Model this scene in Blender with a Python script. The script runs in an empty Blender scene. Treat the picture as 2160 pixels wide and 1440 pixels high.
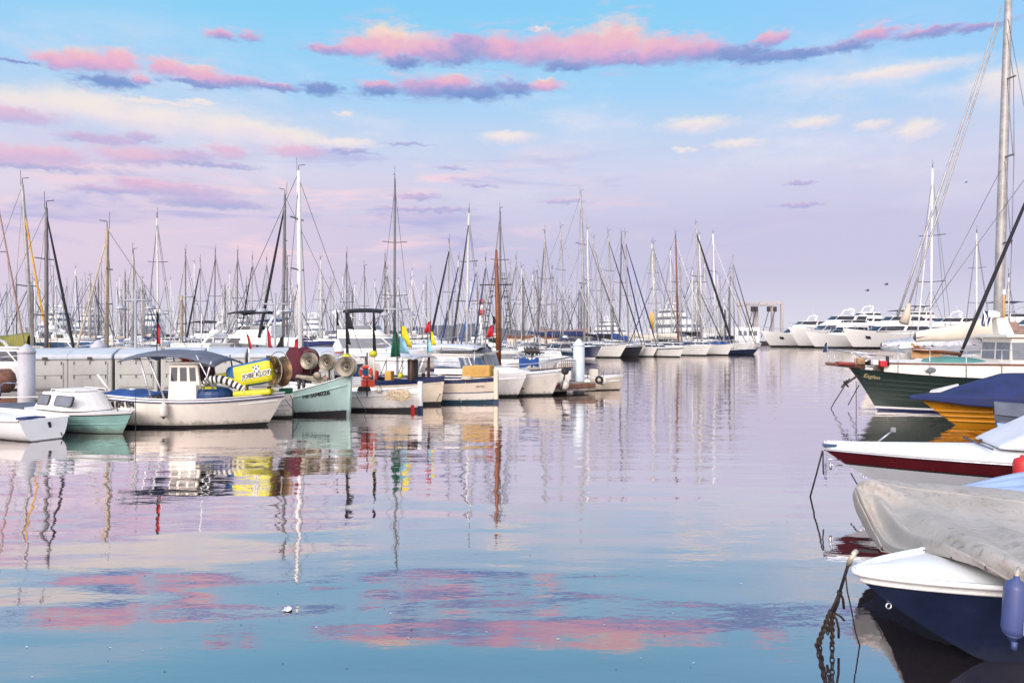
import bpy, math, random
from mathutils import Vector, Matrix
S = bpy.context.scene
COL = S.collection
RND = random.Random(11)
F, HZ, CX, HC = 1560.0, 708.0, 1080.0, 2.4      # lens in photo pixels, horizon row, centre column, eye height above water

def P(px, py, D): return Vector(((px - CX) / F * D, D, HC - (py - HZ) / F * D))
def WX(px, D): return (px - CX) / F * D
def ZY(py, D): return HC - (py - HZ) / F * D
def rad(a): return math.radians(a)
def lerp(a, b, t): return a + (b - a) * t
def s2l(c):
    c = c / 255.0
    return c / 12.92 if c <= 0.04045 else ((c + 0.055) / 1.055) ** 2.4
def lin(rgb): return tuple(s2l(c) for c in rgb) + (1.0,)

# ------------------------------------------------------------------ node helper
class NB:
    def __init__(s, nt): s.nt = nt; s.N = nt.nodes; s.L = nt.links
    def _in(s, sock, v):
        if v is None: return
        if isinstance(v, bpy.types.NodeSocket): s.L.new(v, sock)
        else: sock.default_value = v
    def new(s, t): return s.N.new(t)
    def math(s, op, a, b=None, c=None, clamp=False):
        n = s.new('ShaderNodeMath'); n.operation = op; n.use_clamp = clamp
        for i, v in enumerate((a, b, c)): s._in(n.inputs[i], v)
        return n.outputs[0]
    def vmath(s, op, a, b=None):
        n = s.new('ShaderNodeVectorMath'); n.operation = op
        s._in(n.inputs[0], a); s._in(n.inputs[1], b)
        return n.outputs['Value'] if op in ('LENGTH', 'DOT_PRODUCT', 'DISTANCE') else n.outputs[0]
    def noise(s, vec, scale=1.0, detail=3.0, rough=0.5, dist=0.0):
        n = s.new('ShaderNodeTexNoise'); s._in(n.inputs['Vector'], vec)
        n.inputs['Scale'].default_value = scale; n.inputs['Detail'].default_value = detail
        n.inputs['Roughness'].default_value = rough; n.inputs['Distortion'].default_value = dist
        return n.outputs[0]
    def mix(s, fac, a, b, mode='MIX'):
        n = s.new('ShaderNodeMix'); n.data_type = 'RGBA'; n.blend_type = mode
        s._in(n.inputs['Factor'], fac); s._in(n.inputs['A'], a); s._in(n.inputs['B'], b)
        return [o for o in n.outputs if o.type == 'RGBA'][0]
    def smooth(s, v, a, b, lo=0.0, hi=1.0):
        n = s.new('ShaderNodeMapRange'); n.interpolation_type = 'SMOOTHSTEP'
        s._in(n.inputs[0], v); n.inputs[1].default_value = a; n.inputs[2].default_value = b
        n.inputs[3].default_value = lo; n.inputs[4].default_value = hi
        return n.outputs[0]
    def linr(s, v, a, b, lo=0.0, hi=1.0):
        n = s.new('ShaderNodeMapRange'); s._in(n.inputs[0], v)
        n.inputs[1].default_value = a; n.inputs[2].default_value = b
        n.inputs[3].default_value = lo; n.inputs[4].default_value = hi
        return n.outputs[0]
    def ramp(s, fac, stops, interp='EASE'):
        n = s.new('ShaderNodeValToRGB'); n.color_ramp.interpolation = interp
        s._in(n.inputs[0], fac)
        els = n.color_ramp.elements
        while len(els) < len(stops): els.new(0.5)
        for e, (p, c) in zip(els, stops): e.position = p; e.color = c
        return n.outputs[0]
    def comb(s, x, y, z):
        n = s.new('ShaderNodeCombineXYZ')
        for i, v in enumerate((x, y, z)): s._in(n.inputs[i], v)
        return n.outputs[0]

MATS = {}
def mat(name, rgb, rough=0.5, metal=0.0, var=0.10, scale=2.5, spec=0.5, bump=0.0, streak=0.0, grime=0.0):
    """procedural paint / cloth / metal: base colour broken by noise, optional run-down streaks, bump."""
    if name in MATS: return MATS[name]
    m = bpy.data.materials.new(name); m.use_nodes = True
    nb = NB(m.node_tree); bs = nb.N['Principled BSDF']
    tc = nb.new('ShaderNodeTexCoord').outputs['Object']
    n1 = nb.noise(tc, scale, 5.0, 0.6)
    c = lin(rgb)
    dk = tuple(v * (1 - 2.2 * var) for v in c[:3]) + (1,)
    lt = tuple(min(1, v * (1 + 1.2 * var)) for v in c[:3]) + (1,)
    col = nb.ramp(n1, [(0.3, dk), (0.52, c), (0.72, lt)], 'LINEAR')
    if streak:
        sc = nb.vmath('MULTIPLY', tc, (7.0, 7.0, 0.7))
        n2 = nb.noise(sc, 1.6, 4.0, 0.65)
        f = nb.smooth(n2, 0.52, 0.78, 0.0, streak)
        st = tuple(v * k for v, k in zip(c[:3], (0.62, 0.52, 0.40))) + (1,)
        col = nb.mix(f, col, st)
    if grime:                       # weed and scum line just above the water, with its own ragged edge
        zz = nb.new('ShaderNodeSeparateXYZ'); nb.L.new(tc, zz.inputs[0])
        ed = nb.math('MULTIPLY_ADD', nb.noise(nb.vmath('MULTIPLY', tc, (4.0, 4.0, 1.0)), 2.0, 5.0, 0.65), -0.34, zz.outputs[2])
        col = nb.mix(nb.smooth(ed, 0.02, -0.10, 0.0, grime), col, lin((116, 112, 92)))
        n3 = nb.noise(nb.vmath('MULTIPLY', tc, (1.2, 1.2, 14.0)), 3.0, 5.0, 0.7)
        col = nb.mix(nb.smooth(n3, 0.60, 0.74, 0.0, grime * 0.5), col, tuple(v * 0.72 for v in c[:3]) + (1,))
    nb.L.new(col, bs.inputs['Base Color'])
    nb.L.new(nb.linr(n1, 0.25, 0.75, max(0.02, rough - 0.08), min(1, rough + 0.10)), bs.inputs['Roughness'])
    bs.inputs['Metallic'].default_value = metal
    bs.inputs['Specular IOR Level'].default_value = spec
    if bump:
        b = nb.new('ShaderNodeBump'); b.inputs['Strength'].default_value = 1.0; b.inputs['Distance'].default_value = bump
        nb.L.new(nb.noise(tc, scale * 5, 4.0, 0.6), b.inputs['Height']); nb.L.new(b.outputs[0], bs.inputs['Normal'])
    MATS[name] = m
    return m

def M(k): return MATS[k]
mat('gelcoat white', (236, 234, 228), 0.30, var=0.03, streak=0.14, grime=0.5)
mat('gelcoat cool', (214, 218, 224), 0.32, var=0.03, streak=0.10, grime=0.5)
mat('gelcoat cream', (234, 227, 215), 0.32, var=0.04, streak=0.22, grime=0.6)
mat('old cream paint', (226, 212, 190), 0.45, var=0.06, streak=0.4)
mat('bright white', (242, 242, 240), 0.30, var=0.02)
mat('yacht white', (240, 239, 234), 0.22, var=0.02)
mat('black antifoul', (26, 26, 29), 0.6, var=0.2)
mat('navy paint', (30, 44, 84), 0.28, var=0.08)
mat('deep navy', (38, 50, 80), 0.2, var=0.14, grime=0.10)
mat('boot teal', (30, 62, 78), 0.5, var=0.15)
mat('turquoise paint', (146, 190, 182), 0.42, var=0.05, streak=0.16, grime=0.6)
mat('aqua paint', (186, 216, 208), 0.42, var=0.05, streak=0.18, grime=0.5)
mat('dark green paint', (20, 43, 37), 0.3, var=0.12)
mat('ochre paint', (214, 148, 34), 0.32, var=0.06)
mat('oxblood paint', (96, 18, 26), 0.24, var=0.1)
mat('red paint', (196, 44, 44), 0.45, var=0.1)
mat('orange plastic', (224, 78, 52), 0.5, var=0.08)
mat('yellow plastic', (206, 200, 40), 0.42, var=0.06)
mat('blue plastic', (26, 92, 150), 0.42, var=0.08)
mat('dark blue plastic', (22, 56, 104), 0.42, var=0.1)
mat('smoked glass', (34, 38, 48), 0.08, var=0.1, spec=0.8)
mat('blue glass', (62, 84, 112), 0.08, var=0.1, spec=0.8)
mat('grey glass', (110, 116, 124), 0.12, var=0.12, spec=0.8)
mat('aluminium', (172, 170, 168), 0.38, 0.75, var=0.10)
mat('mast grey', (168, 165, 162), 0.45, 0.25, var=0.14)
mat('mast pale', (214, 212, 206), 0.4, 0.1, var=0.06)
mat('mast white', (238, 236, 232), 0.35, 0.0, var=0.03)
mat('mast dark', (112, 108, 108), 0.45, 0.2, var=0.15)
mat('mast gold', (172, 156, 132), 0.45, 0.2, var=0.15)
mat('varnished wood', (124, 72, 38), 0.32, var=0.2, scale=5)
mat('teak', (166, 122, 84), 0.55, var=0.15, scale=6)
mat('steel wire', (120, 118, 120), 0.4, 0.6, var=0.1)
mat('stainless', (196, 198, 202), 0.2, 0.9, var=0.06)
mat('dark steel', (74, 70, 68), 0.45, 0.6, var=0.25, scale=8)
mat('bronze steel', (112, 90, 66), 0.42, 0.7, var=0.25, scale=6)
mat('worn steel', (150, 142, 126), 0.42, 0.6, var=0.2, scale=6)
mat('canvas black', (30, 31, 38), 0.85, var=0.2, bump=0.004)
mat('canvas navy', (34, 46, 92), 0.8, var=0.14, bump=0.004)
mat('canvas blue', (42, 82, 148), 0.8, var=0.14, bump=0.004)
mat('canvas olive', (122, 122, 56), 0.85, var=0.14, bump=0.004)
mat('canvas beige', (200, 188, 168), 0.85, var=0.10, bump=0.004)
mat('canvas cream', (228, 218, 198), 0.8, var=0.06, bump=0.004)
mat('canvas brown', (150, 124, 112), 0.85, var=0.12, bump=0.004)
mat('canvas tan', (182, 142, 98), 0.85, var=0.18, bump=0.006)
mat('canvas mustard', (206, 164, 88), 0.8, var=0.10, bump=0.004)
mat('canvas grey', (96, 102, 116), 0.85, var=0.14, bump=0.004)
mat('canvas pale', (206, 210, 216), 0.8, var=0.06, bump=0.004)
mat('canvas white', (236, 236, 236), 0.75, var=0.05, bump=0.004)
mat('sail ochre', (214, 162, 62), 0.8, var=0.12)
mat('rope dark', (52, 48, 48), 0.9, var=0.3, scale=20)
mat('rope pale', (206, 196, 176), 0.9, var=0.2, scale=20)
mat('rubber black', (24, 24, 26), 0.6, var=0.2)
mat('locker plastic', (184, 184, 178), 0.5, var=0.05, streak=0.3)
mat('locker lid', (192, 197, 202), 0.45, var=0.07, streak=0.15)
mat('pile grey', (184, 184, 190), 0.5, var=0.07, streak=0.2)
mat('pile pale blue', (200, 212, 216), 0.5, var=0.05, streak=0.12)
mat('concrete', (150, 140, 130), 0.85, var=0.2, scale=4, bump=0.01)
mat('dark concrete', (66, 62, 60), 0.9, var=0.25, scale=3, bump=0.01)
mat('rusty chain', (74, 60, 52), 0.8, 0.3, var=0.3, scale=30)
mat('dull red', (142, 58, 58), 0.7, var=0.2)
mat('rust wood', (120, 84, 70), 0.8, var=0.25, scale=5)
mat('net maroon', (100, 36, 50), 0.95, var=0.4, scale=30, bump=0.02)
mat('net cream', (218, 200, 168), 0.95, var=0.3, scale=30, bump=0.02)
mat('teal canvas', (76, 128, 124), 0.7, var=0.12)
mat('fender blue', (70, 82, 130), 0.4, var=0.08)
mat('fender white', (226, 220, 208), 0.5, var=0.08, streak=0.2)
mat('flag green', (20, 92, 66), 0.8, var=0.1)
mat('flag yellow', (228, 206, 30), 0.8, var=0.1)
mat('flag cyan', (150, 206, 220), 0.8, var=0.1)
mat('flag red', (196, 36, 52), 0.8, var=0.1)
mat('lettering black', (24, 26, 34), 0.6, var=0.1)
mat('lettering gold', (206, 190, 140), 0.5, var=0.1)
mat('lamp grey', (166, 169, 175), 0.45, 0.2, var=0.1)
mat('land', (92, 96, 108), 0.95, var=0.25, scale=0.02)
mat('beacon yellow', (222, 176, 66), 0.6, var=0.1)
mat('gull', (70, 70, 80), 0.8, var=0.2)
mat('lift beige', (186, 178, 176), 0.6, var=0.1)

# ------------------------------------------------------------------ mesh builder
class MB:
    def __init__(s): s.v = []; s.f = []; s.m = []; s.s = []
    def add(s, vs, fs, mi=0, sm=False):
        o = len(s.v); s.v.extend([tuple(p) for p in vs])
        for f in fs: s.f.append(tuple(i + o for i in f)); s.m.append(mi); s.s.append(sm)
        return s
    def box(s, c, d, mi=0, rz=0.0, ry=0.0, rx=0.0):
        mt = Matrix.Rotation(rz, 3, 'Z') @ Matrix.Rotation(ry, 3, 'Y') @ Matrix.Rotation(rx, 3, 'X'); c = Vector(c)
        vs = [c + mt @ Vector((x * d[0] / 2, y * d[1] / 2, z * d[2] / 2)) for z in (-1, 1) for x, y in ((-1, -1), (1, -1), (1, 1), (-1, 1))]
        return s.add(vs, [(3, 2, 1, 0), (4, 5, 6, 7), (0, 1, 5, 4), (1, 2, 6, 5), (2, 3, 7, 6), (3, 0, 4, 7)], mi)
    def hexa(s, b, t, mi=0):          # frustum from 4 bottom and 4 top corners (counter-clockwise from above)
        return s.add(list(b) + list(t), [(3, 2, 1, 0), (4, 5, 6, 7), (0, 1, 5, 4), (1, 2, 6, 5), (2, 3, 7, 6), (3, 0, 4, 7)], mi)
    def tube(s, pts, r, n=6, mi=0, caps=True, closed=False):
        pts = [Vector(p) for p in pts]; k = len(pts)
        rs = r if isinstance(r, (list, tuple)) else [r] * k
        prev = None; vs = []
        for i, p in enumerate(pts):
            if closed: d = pts[(i + 1) % k] - pts[i - 1]
            else: d = pts[min(i + 1, k - 1)] - pts[max(i - 1, 0)]
            if d.length < 1e-9: d = Vector((0, 0, 1))
            d.normalize()
            if prev is None:
                a = Vector((0, 0, 1)) if abs(d.z) < 0.9 else Vector((1, 0, 0))
                u = d.cross(a).normalized()
            else:
                u = prev - d * prev.dot(d)
                u = u.normalized() if u.length > 1e-6 else d.orthogonal().normalized()
            w = d.cross(u); prev = u
            for j in range(n):
                a = 2 * math.pi * j / n
                vs.append(p + (u * math.cos(a) + w * math.sin(a)) * rs[i])
        fs = []
        for i in range(k if closed else k - 1):
            for j in range(n):
                a = i * n + j; b = i * n + (j + 1) % n; i2 = (i + 1) % k
                fs.append((a, b, i2 * n + (j + 1) % n, i2 * n + j))
        if caps and not closed:
            fs.append(tuple(range(n))[::-1]); fs.append(tuple((k - 1) * n + j for j in range(n)))
        return s.add(vs, fs, mi, n > 4)
    def loft(s, rings, mi=0, closed=True, cap0=True, cap1=True, sm=False):
        n = len(rings[0]); vs = [p for r in rings for p in r]; fs = []
        for i in range(len(rings) - 1):
            for j in range(n if closed else n - 1):
                a = i * n + j; b = i * n + (j + 1) % n
                fs.append((a, b, b + n, a + n))
        if closed and cap0: fs.append(tuple(range(n))[::-1])
        if closed and cap1: fs.append(tuple((len(rings) - 1) * n + j for j in range(n)))
        return s.add(vs, fs, mi, sm)
    def lathe(s, prof, n=16, mt=None, mi=0, sm=True, caps=True):   # prof (r, z) along local z, then mt
        mt = mt or Matrix.Identity(4)
        rings = [[mt @ Vector((r * math.cos(2 * math.pi * j / n), r * math.sin(2 * math.pi * j / n), z)) for j in range(n)] for r, z in prof]
        return s.loft(rings, mi, True, caps and prof[0][0] > 1e-4, caps and prof[-1][0] > 1e-4, sm)
    def ball(s, c, r, n=10, mi=0):
        if not isinstance(r, (tuple, list)): r = (r, r, r)
        c = Vector(c); k = max(4, n // 2)
        rings = [[c + Vector((r[0] * math.sin(math.pi * i / k) * math.cos(2 * math.pi * j / n), r[1] * math.sin(math.pi * i / k) * math.sin(2 * math.pi * j / n), -r[2] * math.cos(math.pi * i / k))) for j in range(n)] for i in range(1, k)]
        return s.loft(rings, mi, True, True, True, True)
    def grid(s, fn, nu, nv, mi=0, sm=True):
        vs = [fn(i / nu, j / nv) for i in range(nu + 1) for j in range(nv + 1)]
        fs = [(i * (nv + 1) + j, (i + 1) * (nv + 1) + j, (i + 1) * (nv + 1) + j + 1, i * (nv + 1) + j + 1) for i in range(nu) for j in range(nv)]
        return s.add(vs, fs, mi, sm)
    def prism(s, poly, y0, y1, mi=0, k=1.0):    # polygon in x-z pushed along y; k narrows nothing
        n = len(poly)
        vs = [(x, y0, z) for x, z in poly] + [(x, y1, z) for x, z in poly]
        fs = [tuple(range(n)), tuple(range(2 * n - 1, n - 1, -1))] + [(i, n + i, n + (i + 1) % n, (i + 1) % n) for i in range(n)]
        return s.add(vs, fs, mi)
    def slab(s, pts, off, mi=0):                # panel from a polygon pushed along off
        n = len(pts); off = Vector(off); pts = [Vector(p) for p in pts]
        vs = pts + [p + off for p in pts]
        fs = [tuple(range(n))[::-1], tuple(range(n, 2 * n))] + [(i, (i + 1) % n, n + (i + 1) % n, n + i) for i in range(n)]
        return s.add(vs, fs, mi)
    def build(s, name, mats, parent=None, bevel=0.0, solid=0.0, label=None, segs=2):
        me = bpy.data.meshes.new(name); me.from_pydata(s.v, [], s.f)
        if not isinstance(mats, (list, tuple)): mats = [mats]
        for m in mats: me.materials.append(M(m) if isinstance(m, str) else m)
        me.polygons.foreach_set('material_index', s.m); me.polygons.foreach_set('use_smooth', s.s)
        me.update()
        o = bpy.data.objects.new(name, me); COL.objects.link(o)
        if parent is not None: o.parent = parent
        if bevel:
            b = o.modifiers.new('bevel', 'BEVEL'); b.width = bevel; b.segments = segs; b.limit_method = 'ANGLE'; b.angle_limit = rad(40)
        if solid:
            d = o.modifiers.new('solid', 'SOLIDIFY'); d.thickness = solid; d.offset = 0
        if label: o['label'] = label
        return o

def tag(o, label, cat, group=None, kind=None):
    o['label'] = label; o['category'] = cat
    if group: o['group'] = group
    if kind: o['kind'] = kind
    return o
def thing(name, label, cat, loc=(0, 0, 0), rz=0.0, group=None):
    o = bpy.data.objects.new(name, None); COL.objects.link(o)
    o.location = loc; o.rotation_euler = (0, 0, rz); o.empty_display_size = 0.2
    return tag(o, label, cat, group)
KIDS = {}
def copy_tree(o, loc, rz, label=None, group=None, scale=None):
    if not KIDS:
        pass
    r = o.copy(); COL.objects.link(r); r.location = loc; r.rotation_euler = (0, 0, rz)
    if scale: r.scale = scale
    if label: r['label'] = label
    if group: r['group'] = group
    def rec(src, dst):
        for ch in [c for c in bpy.data.objects if c.parent == src]:
            c = ch.copy(); COL.objects.link(c); c.parent = dst; rec(ch, c)
    rec(o, r)
    return r

def text_mesh(txt, size, fn, name, material, parent, bold=0.0, shear=0.0):
    """writing as a mesh, each vertex carried by fn(x, y) onto the surface it stands on"""
    cu = bpy.data.curves.new('writing', 'FONT'); cu.body = txt; cu.size = size; cu.offset = bold; cu.shear = shear; cu.resolution_u = 3
    o = bpy.data.objects.new('writing', cu); COL.objects.link(o)
    bpy.context.view_layer.update()
    me = bpy.data.meshes.new_from_object(o.evaluated_get(bpy.context.evaluated_depsgraph_get()))
    COL.objects.unlink(o); bpy.data.objects.remove(o); bpy.data.curves.remove(cu)
    for v in me.vertices: v.co = fn(v.co.x, v.co.y)
    me.materials.clear(); me.materials.append(M(material)); me.name = name
    t = bpy.data.objects.new(name, me); COL.objects.link(t); t.parent = parent
    return t

# ------------------------------------------------------------------ hulls
class Hull:
    """x forward, y to port, z up from the waterline; t runs stern to bow, v waterline (0) to sheer (1)"""
    def __init__(s, L, B, hs, hm, hb, rake=0.5, rp=1.2, srake=0.0, bs=0.8, tm=0.42, pb=2.3, pw=1.5, wr=0.82, draft=0.35, fp=0.8, bl=1.0):
        s.__dict__.update(L=L, B=B, hs=hs, hm=hm, hb=hb, rake=rake, rp=rp, srake=srake, bs=bs, tm=tm, pb=pb, pw=pw, wr=wr, draft=draft, fp=fp, bl=bl)
    def sheer(s, t):
        m = 0.42
        return s.hs * (t - m) * (t - 1) / m + s.hm * t * (t - 1) / (m * (m - 1)) + s.hb * t * (t - m) / (1 - m)
    def half(s, t, v):
        if t < s.tm: p = 1 - (1 - s.bs) * ((s.tm - t) / s.tm) ** 2
        else: p = 1 - ((t - s.tm) / (1 - s.tm)) ** (s.pw + (s.pb - s.pw) * max(0.0, min(1.0, v)))
        if s.bl != 1.0 and t >= s.tm: p = max(p, 0.0) ** (1 + (s.bl - 1) * max(0.0, min(1.0, v)))
        fl = s.wr + (1 - s.wr) * max(v, 0.0) ** s.fp if v >= 0 else s.wr * max(0.0, 1 + v) ** 0.6
        return s.B / 2 * max(p, 0.0) * fl
    def x(s, t, v):
        k = max(0.0, 1 - v)
        xb = s.L / 2 - s.rake * k ** s.rp; xs = -s.L / 2 + s.srake * k
        return xs + (xb - xs) * t
    def pt(s, t, v, side, off=0.0):
        z = v * s.sheer(t) if v >= 0 else v * s.draft
        return Vector((s.x(t, v), side * (s.half(t, v) + off), z))
    def at_x(s, x, v=1.0):               # t for a given local x at level v
        a, b = s.x(0, v), s.x(1, v)
        return max(0.0, min(1.0, (x - a) / (b - a)))
    def ts(s, N): return [1 - (1 - i / N) ** 1.5 for i in range(N + 1)]
    def hull(s, mats, bands, parent, N=22, rail=0.05, well=0.25, name='hull', hulls=None):
        """bands: [(v_top, material index)...] from the keel up; the rail is the gunwale's width, well the drop inside it"""
        lv = [-1.0, -0.5]; mi = []
        lv = [-1.0, -0.45]; mi.append(bands[0][1])
        v0 = -0.45
        for vt, k in bands:
            st = max(1, int(math.ceil((vt - max(v0, -0.45)) / 0.22)))
            for i in range(st):
                lv.append(v0 + (vt - v0) * (i + 1) / st); mi.append(k)
            v0 = vt
        mb = MB(); T = s.ts(N); K = len(lv)
        for side in (1, -1):
            vs = [s.pt(t, v, side) for t in T for v in lv]; o = len(mb.v); mb.v.extend(tuple(p) for p in vs)
            for i in range(N):
                for j in range(K - 1):
                    a = o + i * K + j; q = (a, a + K, a + K + 1, a + 1)
                    mb.f.append(q if side < 0 else q[::-1]); mb.m.append(mi[j]); mb.s.append(True)
        if s.bs > 0.02:
            for j in range(K - 1):
                a, b = s.pt(0, lv[j], 1), s.pt(0, lv[j + 1], 1); c, d = s.pt(0, lv[j + 1], -1), s.pt(0, lv[j], -1)
                mb.add([a, b, c, d], [(0, 1, 2, 3)], mi[j])
        # gunwale cap and the bulwark's inner face
        for side in (1, -1):
            vs = []
            for t in T:
                p = s.pt(t, 1, side); h = max(0.0, s.half(t, 1) - rail)
                q = Vector((p.x - (rail if t > 0.97 else 0), side * h, p.z)); r = Vector((q.x, q.y * 0.985, q.z - well))
                vs += [p, q, r]
            o = len(mb.v); mb.v.extend(tuple(p) for p in vs)
            for i in range(N):
                for j in range(2):
                    a = o + i * 3 + j; q = (a, a + 3, a + 4, a + 1)
                    mb.f.append(q if side < 0 else q[::-1]); mb.m.append(mi[-1]); mb.s.append(False)
        return mb.build(name, mats, parent)
    def deck(s, material, parent, dz=0.03, inset=0.04, camber=0.05, t0=0.0, t1=1.0, N=18, name='deck'):
        mb = MB()
        def fn(u, w):
            t = t0 + (t1 - t0) * (1 - (1 - u) ** 1.4); h = max(0.0, s.half(t, 1) - inset); y = (2 * w - 1)
            return Vector((s.x(t, 1) - 0.02 * t, y * h, s.sheer(t) - dz + camber * (1 - y * y)))
        mb.grid(fn, N, 8)
        return mb.build(name, material, parent)
    def rail(s, material, parent, r=0.03, v=1.0, off=0.01, name='rub_rail', t0=0.0, N=20, dz=0.0):
        pts = []
        for side in (1, -1):
            T = [t0 + (1 - t0) * t for t in s.ts(N)]; q = [s.pt(t, v, side, off) + Vector((0, 0, dz)) for t in (T if side > 0 else T[::-1])]
            pts += q if side > 0 else q[1:]
        return MB().tube(pts, r, 6).build(name, material, parent)

def place(bow_px, bow_D, rz, L):
    """world spot of a boat's middle so that its bow tip stands over the given point"""
    d = Vector((math.cos(rz), math.sin(rz), 0))
    return Vector((WX(bow_px, bow_D), bow_D, 0)) - d * (L / 2)
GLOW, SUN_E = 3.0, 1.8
# ------------------------------------------------------------------ sky
W = bpy.data.worlds.new('World'); S.world = W; W.use_nodes = True
wb = NB(W.node_tree)
for n in list(wb.N): wb.N.remove(n)
def ang(px, py):
    az = math.atan((px - CX) / F); el = math.atan((HZ - py) / F * math.cos(az))
    return az * F, el * F, math.cos(az)
def cloud_group(name, blobs, nsx, nsy, namp, seed, lam=0.9):
    """density and light of a family of clouds at a sky direction (azimuth, elevation); blobs are (x, y, rx, ry, warmth) patches of sky"""
    g = bpy.data.node_groups.new(name, 'ShaderNodeTree')
    g.interface.new_socket('Vector', in_out='INPUT', socket_type='NodeSocketVector')
    g.interface.new_socket('Density', in_out='OUTPUT', socket_type='NodeSocketFloat')
    g.interface.new_socket('Light', in_out='OUTPUT', socket_type='NodeSocketFloat')
    b = NB(g); gi = b.new('NodeGroupInput'); go = b.new('NodeGroupOutput'); p = gi.outputs[0]
    wn = b.new('ShaderNodeTexNoise'); b._in(wn.inputs['Vector'], b.vmath('MULTIPLY', p, (0.011, 0.019, 0))); wn.inputs['Detail'].default_value = 2
    warp = b.vmath('MULTIPLY', b.vmath('SUBTRACT', wn.outputs['Color'], (0.5, 0.5, 0.5)), (50.0, 18.0, 0.0))
    q = b.vmath('ADD', p, warp)
    acc = None; ws = None; ls = None
    for bl in blobs:
        x, y, rx, ry = bl[:4]; wm = bl[4] if len(bl) > 4 else 0.25
        a, e, c = ang(x, y)
        r = b.vmath('MULTIPLY', b.vmath('SUBTRACT', q, (a, e, 0.0)), (1.0 / (rx * c), 1.0 / (ry * (0.5 + 0.5 * c)), 0.0))
        v = b.math('SUBTRACT', 1.0, b.vmath('LENGTH', r))
        w = b.math('MAXIMUM', b.math('ADD', v, 0.35), 0.0001); w = b.math('MULTIPLY', w, w)
        l = b.math('MULTIPLY', w, b.math('MULTIPLY_ADD', b.vmath('DOT_PRODUCT', r, (-0.12, 0.62, 0.0)), 1.0, wm))
        if acc is None: acc, ws, ls = v, w, l
        else:
            n = b.new('ShaderNodeMath'); n.operation = 'SMOOTH_MAX'; b._in(n.inputs[0], acc); b._in(n.inputs[1], v); n.inputs[2].default_value = 0.25; acc = n.outputs[0]
            ws = b.math('ADD', ws, w); ls = b.math('ADD', ls, l)
    pn = b.vmath('ADD', b.vmath('MULTIPLY', p, (nsx, nsy, 0.0)), (seed, seed * 1.7, seed))
    n1 = b.noise(pn, 1.0, 8.0, 0.62)
    n2 = b.noise(b.vmath('ADD', pn, (0.10, -0.22, 0.0)), 1.0, 4.0, 0.5)
    b.L.new(b.math('MULTIPLY_ADD', b.math('SUBTRACT', n1, 0.5), namp, acc), go.inputs[0])
    b.L.new(b.math('MULTIPLY_ADD', b.math('SUBTRACT', n2, 0.5), lam, b.math('DIVIDE', ls, ws)), go.inputs[1])
    return g
def use(g, vec):
    n = wb.new('ShaderNodeGroup'); n.node_tree = g; wb._in(n.inputs[0], vec); return n.outputs

tc = wb.new('ShaderNodeTexCoord').outputs['Generated']
sp = wb.new('ShaderNodeSeparateXYZ'); wb.L.new(tc, sp.inputs[0]); dx, dy, dz = sp.outputs
az = wb.math('ARCTAN2', dx, dy); el = wb.math('ARCSINE', dz)
A = wb.math('MULTIPLY', az, F); E = wb.math('MULTIPLY', el, F)
p = wb.comb(A, E, 0.0)
K = 10.0                                              # Background strength is 0.1
def c10(rgb, k=1.0): return tuple(s2l(v) * K * k for v in rgb) + (1.0,)
def elev(py): return math.atan((HZ - py) / F) * F / 1000.0
e01 = wb.math('MULTIPLY', E, 0.001)
base = wb.ramp(e01, [(0.0, lin((226, 223, 238))), (elev(655), lin((216, 213, 234))), (elev(585), lin((204, 199, 227))), (elev(480), lin((204, 200, 229))), (elev(380), lin((214, 214, 238))),
                     (elev(290), lin((196, 216, 244))), (elev(200), lin((166, 214, 250))), (elev(60), lin((143, 212, 250))), (0.93, lin((120, 196, 246)))], 'LINEAR')
pinkL = wb.math('MULTIPLY', wb.smooth(A, 100, -800), wb.math('MULTIPLY', wb.smooth(E, 20, 150, 0.0, 1.0), wb.smooth(E, 400, 200)))
base = wb.mix(wb.math('MULTIPLY', pinkL, 0.55), base, lin((243, 217, 231)))
base = wb.mix(wb.math('MULTIPLY', wb.smooth(A, 200, 700), wb.smooth(E, 300, 620, 0, 0.45)), base, lin((156, 204, 255)))
# high thin veil: stretched streaks
sv = wb.vmath('MULTIPLY', p, (0.0034, 0.021, 0.0))
n_s = wb.noise(sv, 1.0, 5.0, 0.6, 0.6)
lowleft = wb.math('MULTIPLY', wb.smooth(A, 500, -300, 0.15, 1.0), wb.math('MULTIPLY', wb.smooth(E, 110, 190), wb.smooth(E, 430, 330)))
base = wb.mix(wb.math('MULTIPLY', wb.smooth(n_s, 0.50, 0.68), wb.math('MULTIPLY', lowleft, 0.8)), base, lin((253, 218, 226)))
n_s2 = wb.noise(wb.vmath('ADD', sv, (3.1, 7.7, 2.0)), 1.0, 5.0, 0.6, 0.5)
base = wb.mix(wb.math('MULTIPLY', wb.smooth(n_s2, 0.52, 0.70), wb.math('MULTIPLY', lowleft, 0.7)), base, lin((176, 178, 226)))
veil = wb.math('MULTIPLY', wb.smooth(wb.noise(wb.vmath('MULTIPLY', p, (0.0022, 0.0065, 0)), 1.0, 6.0, 0.62), 0.46, 0.72), wb.math('MULTIPLY', wb.smooth(E, 180, 330), wb.smooth(E, 640, 430)))
base = wb.mix(wb.math('MULTIPLY', veil, 0.75), base, lin((234, 232, 245)))

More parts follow.
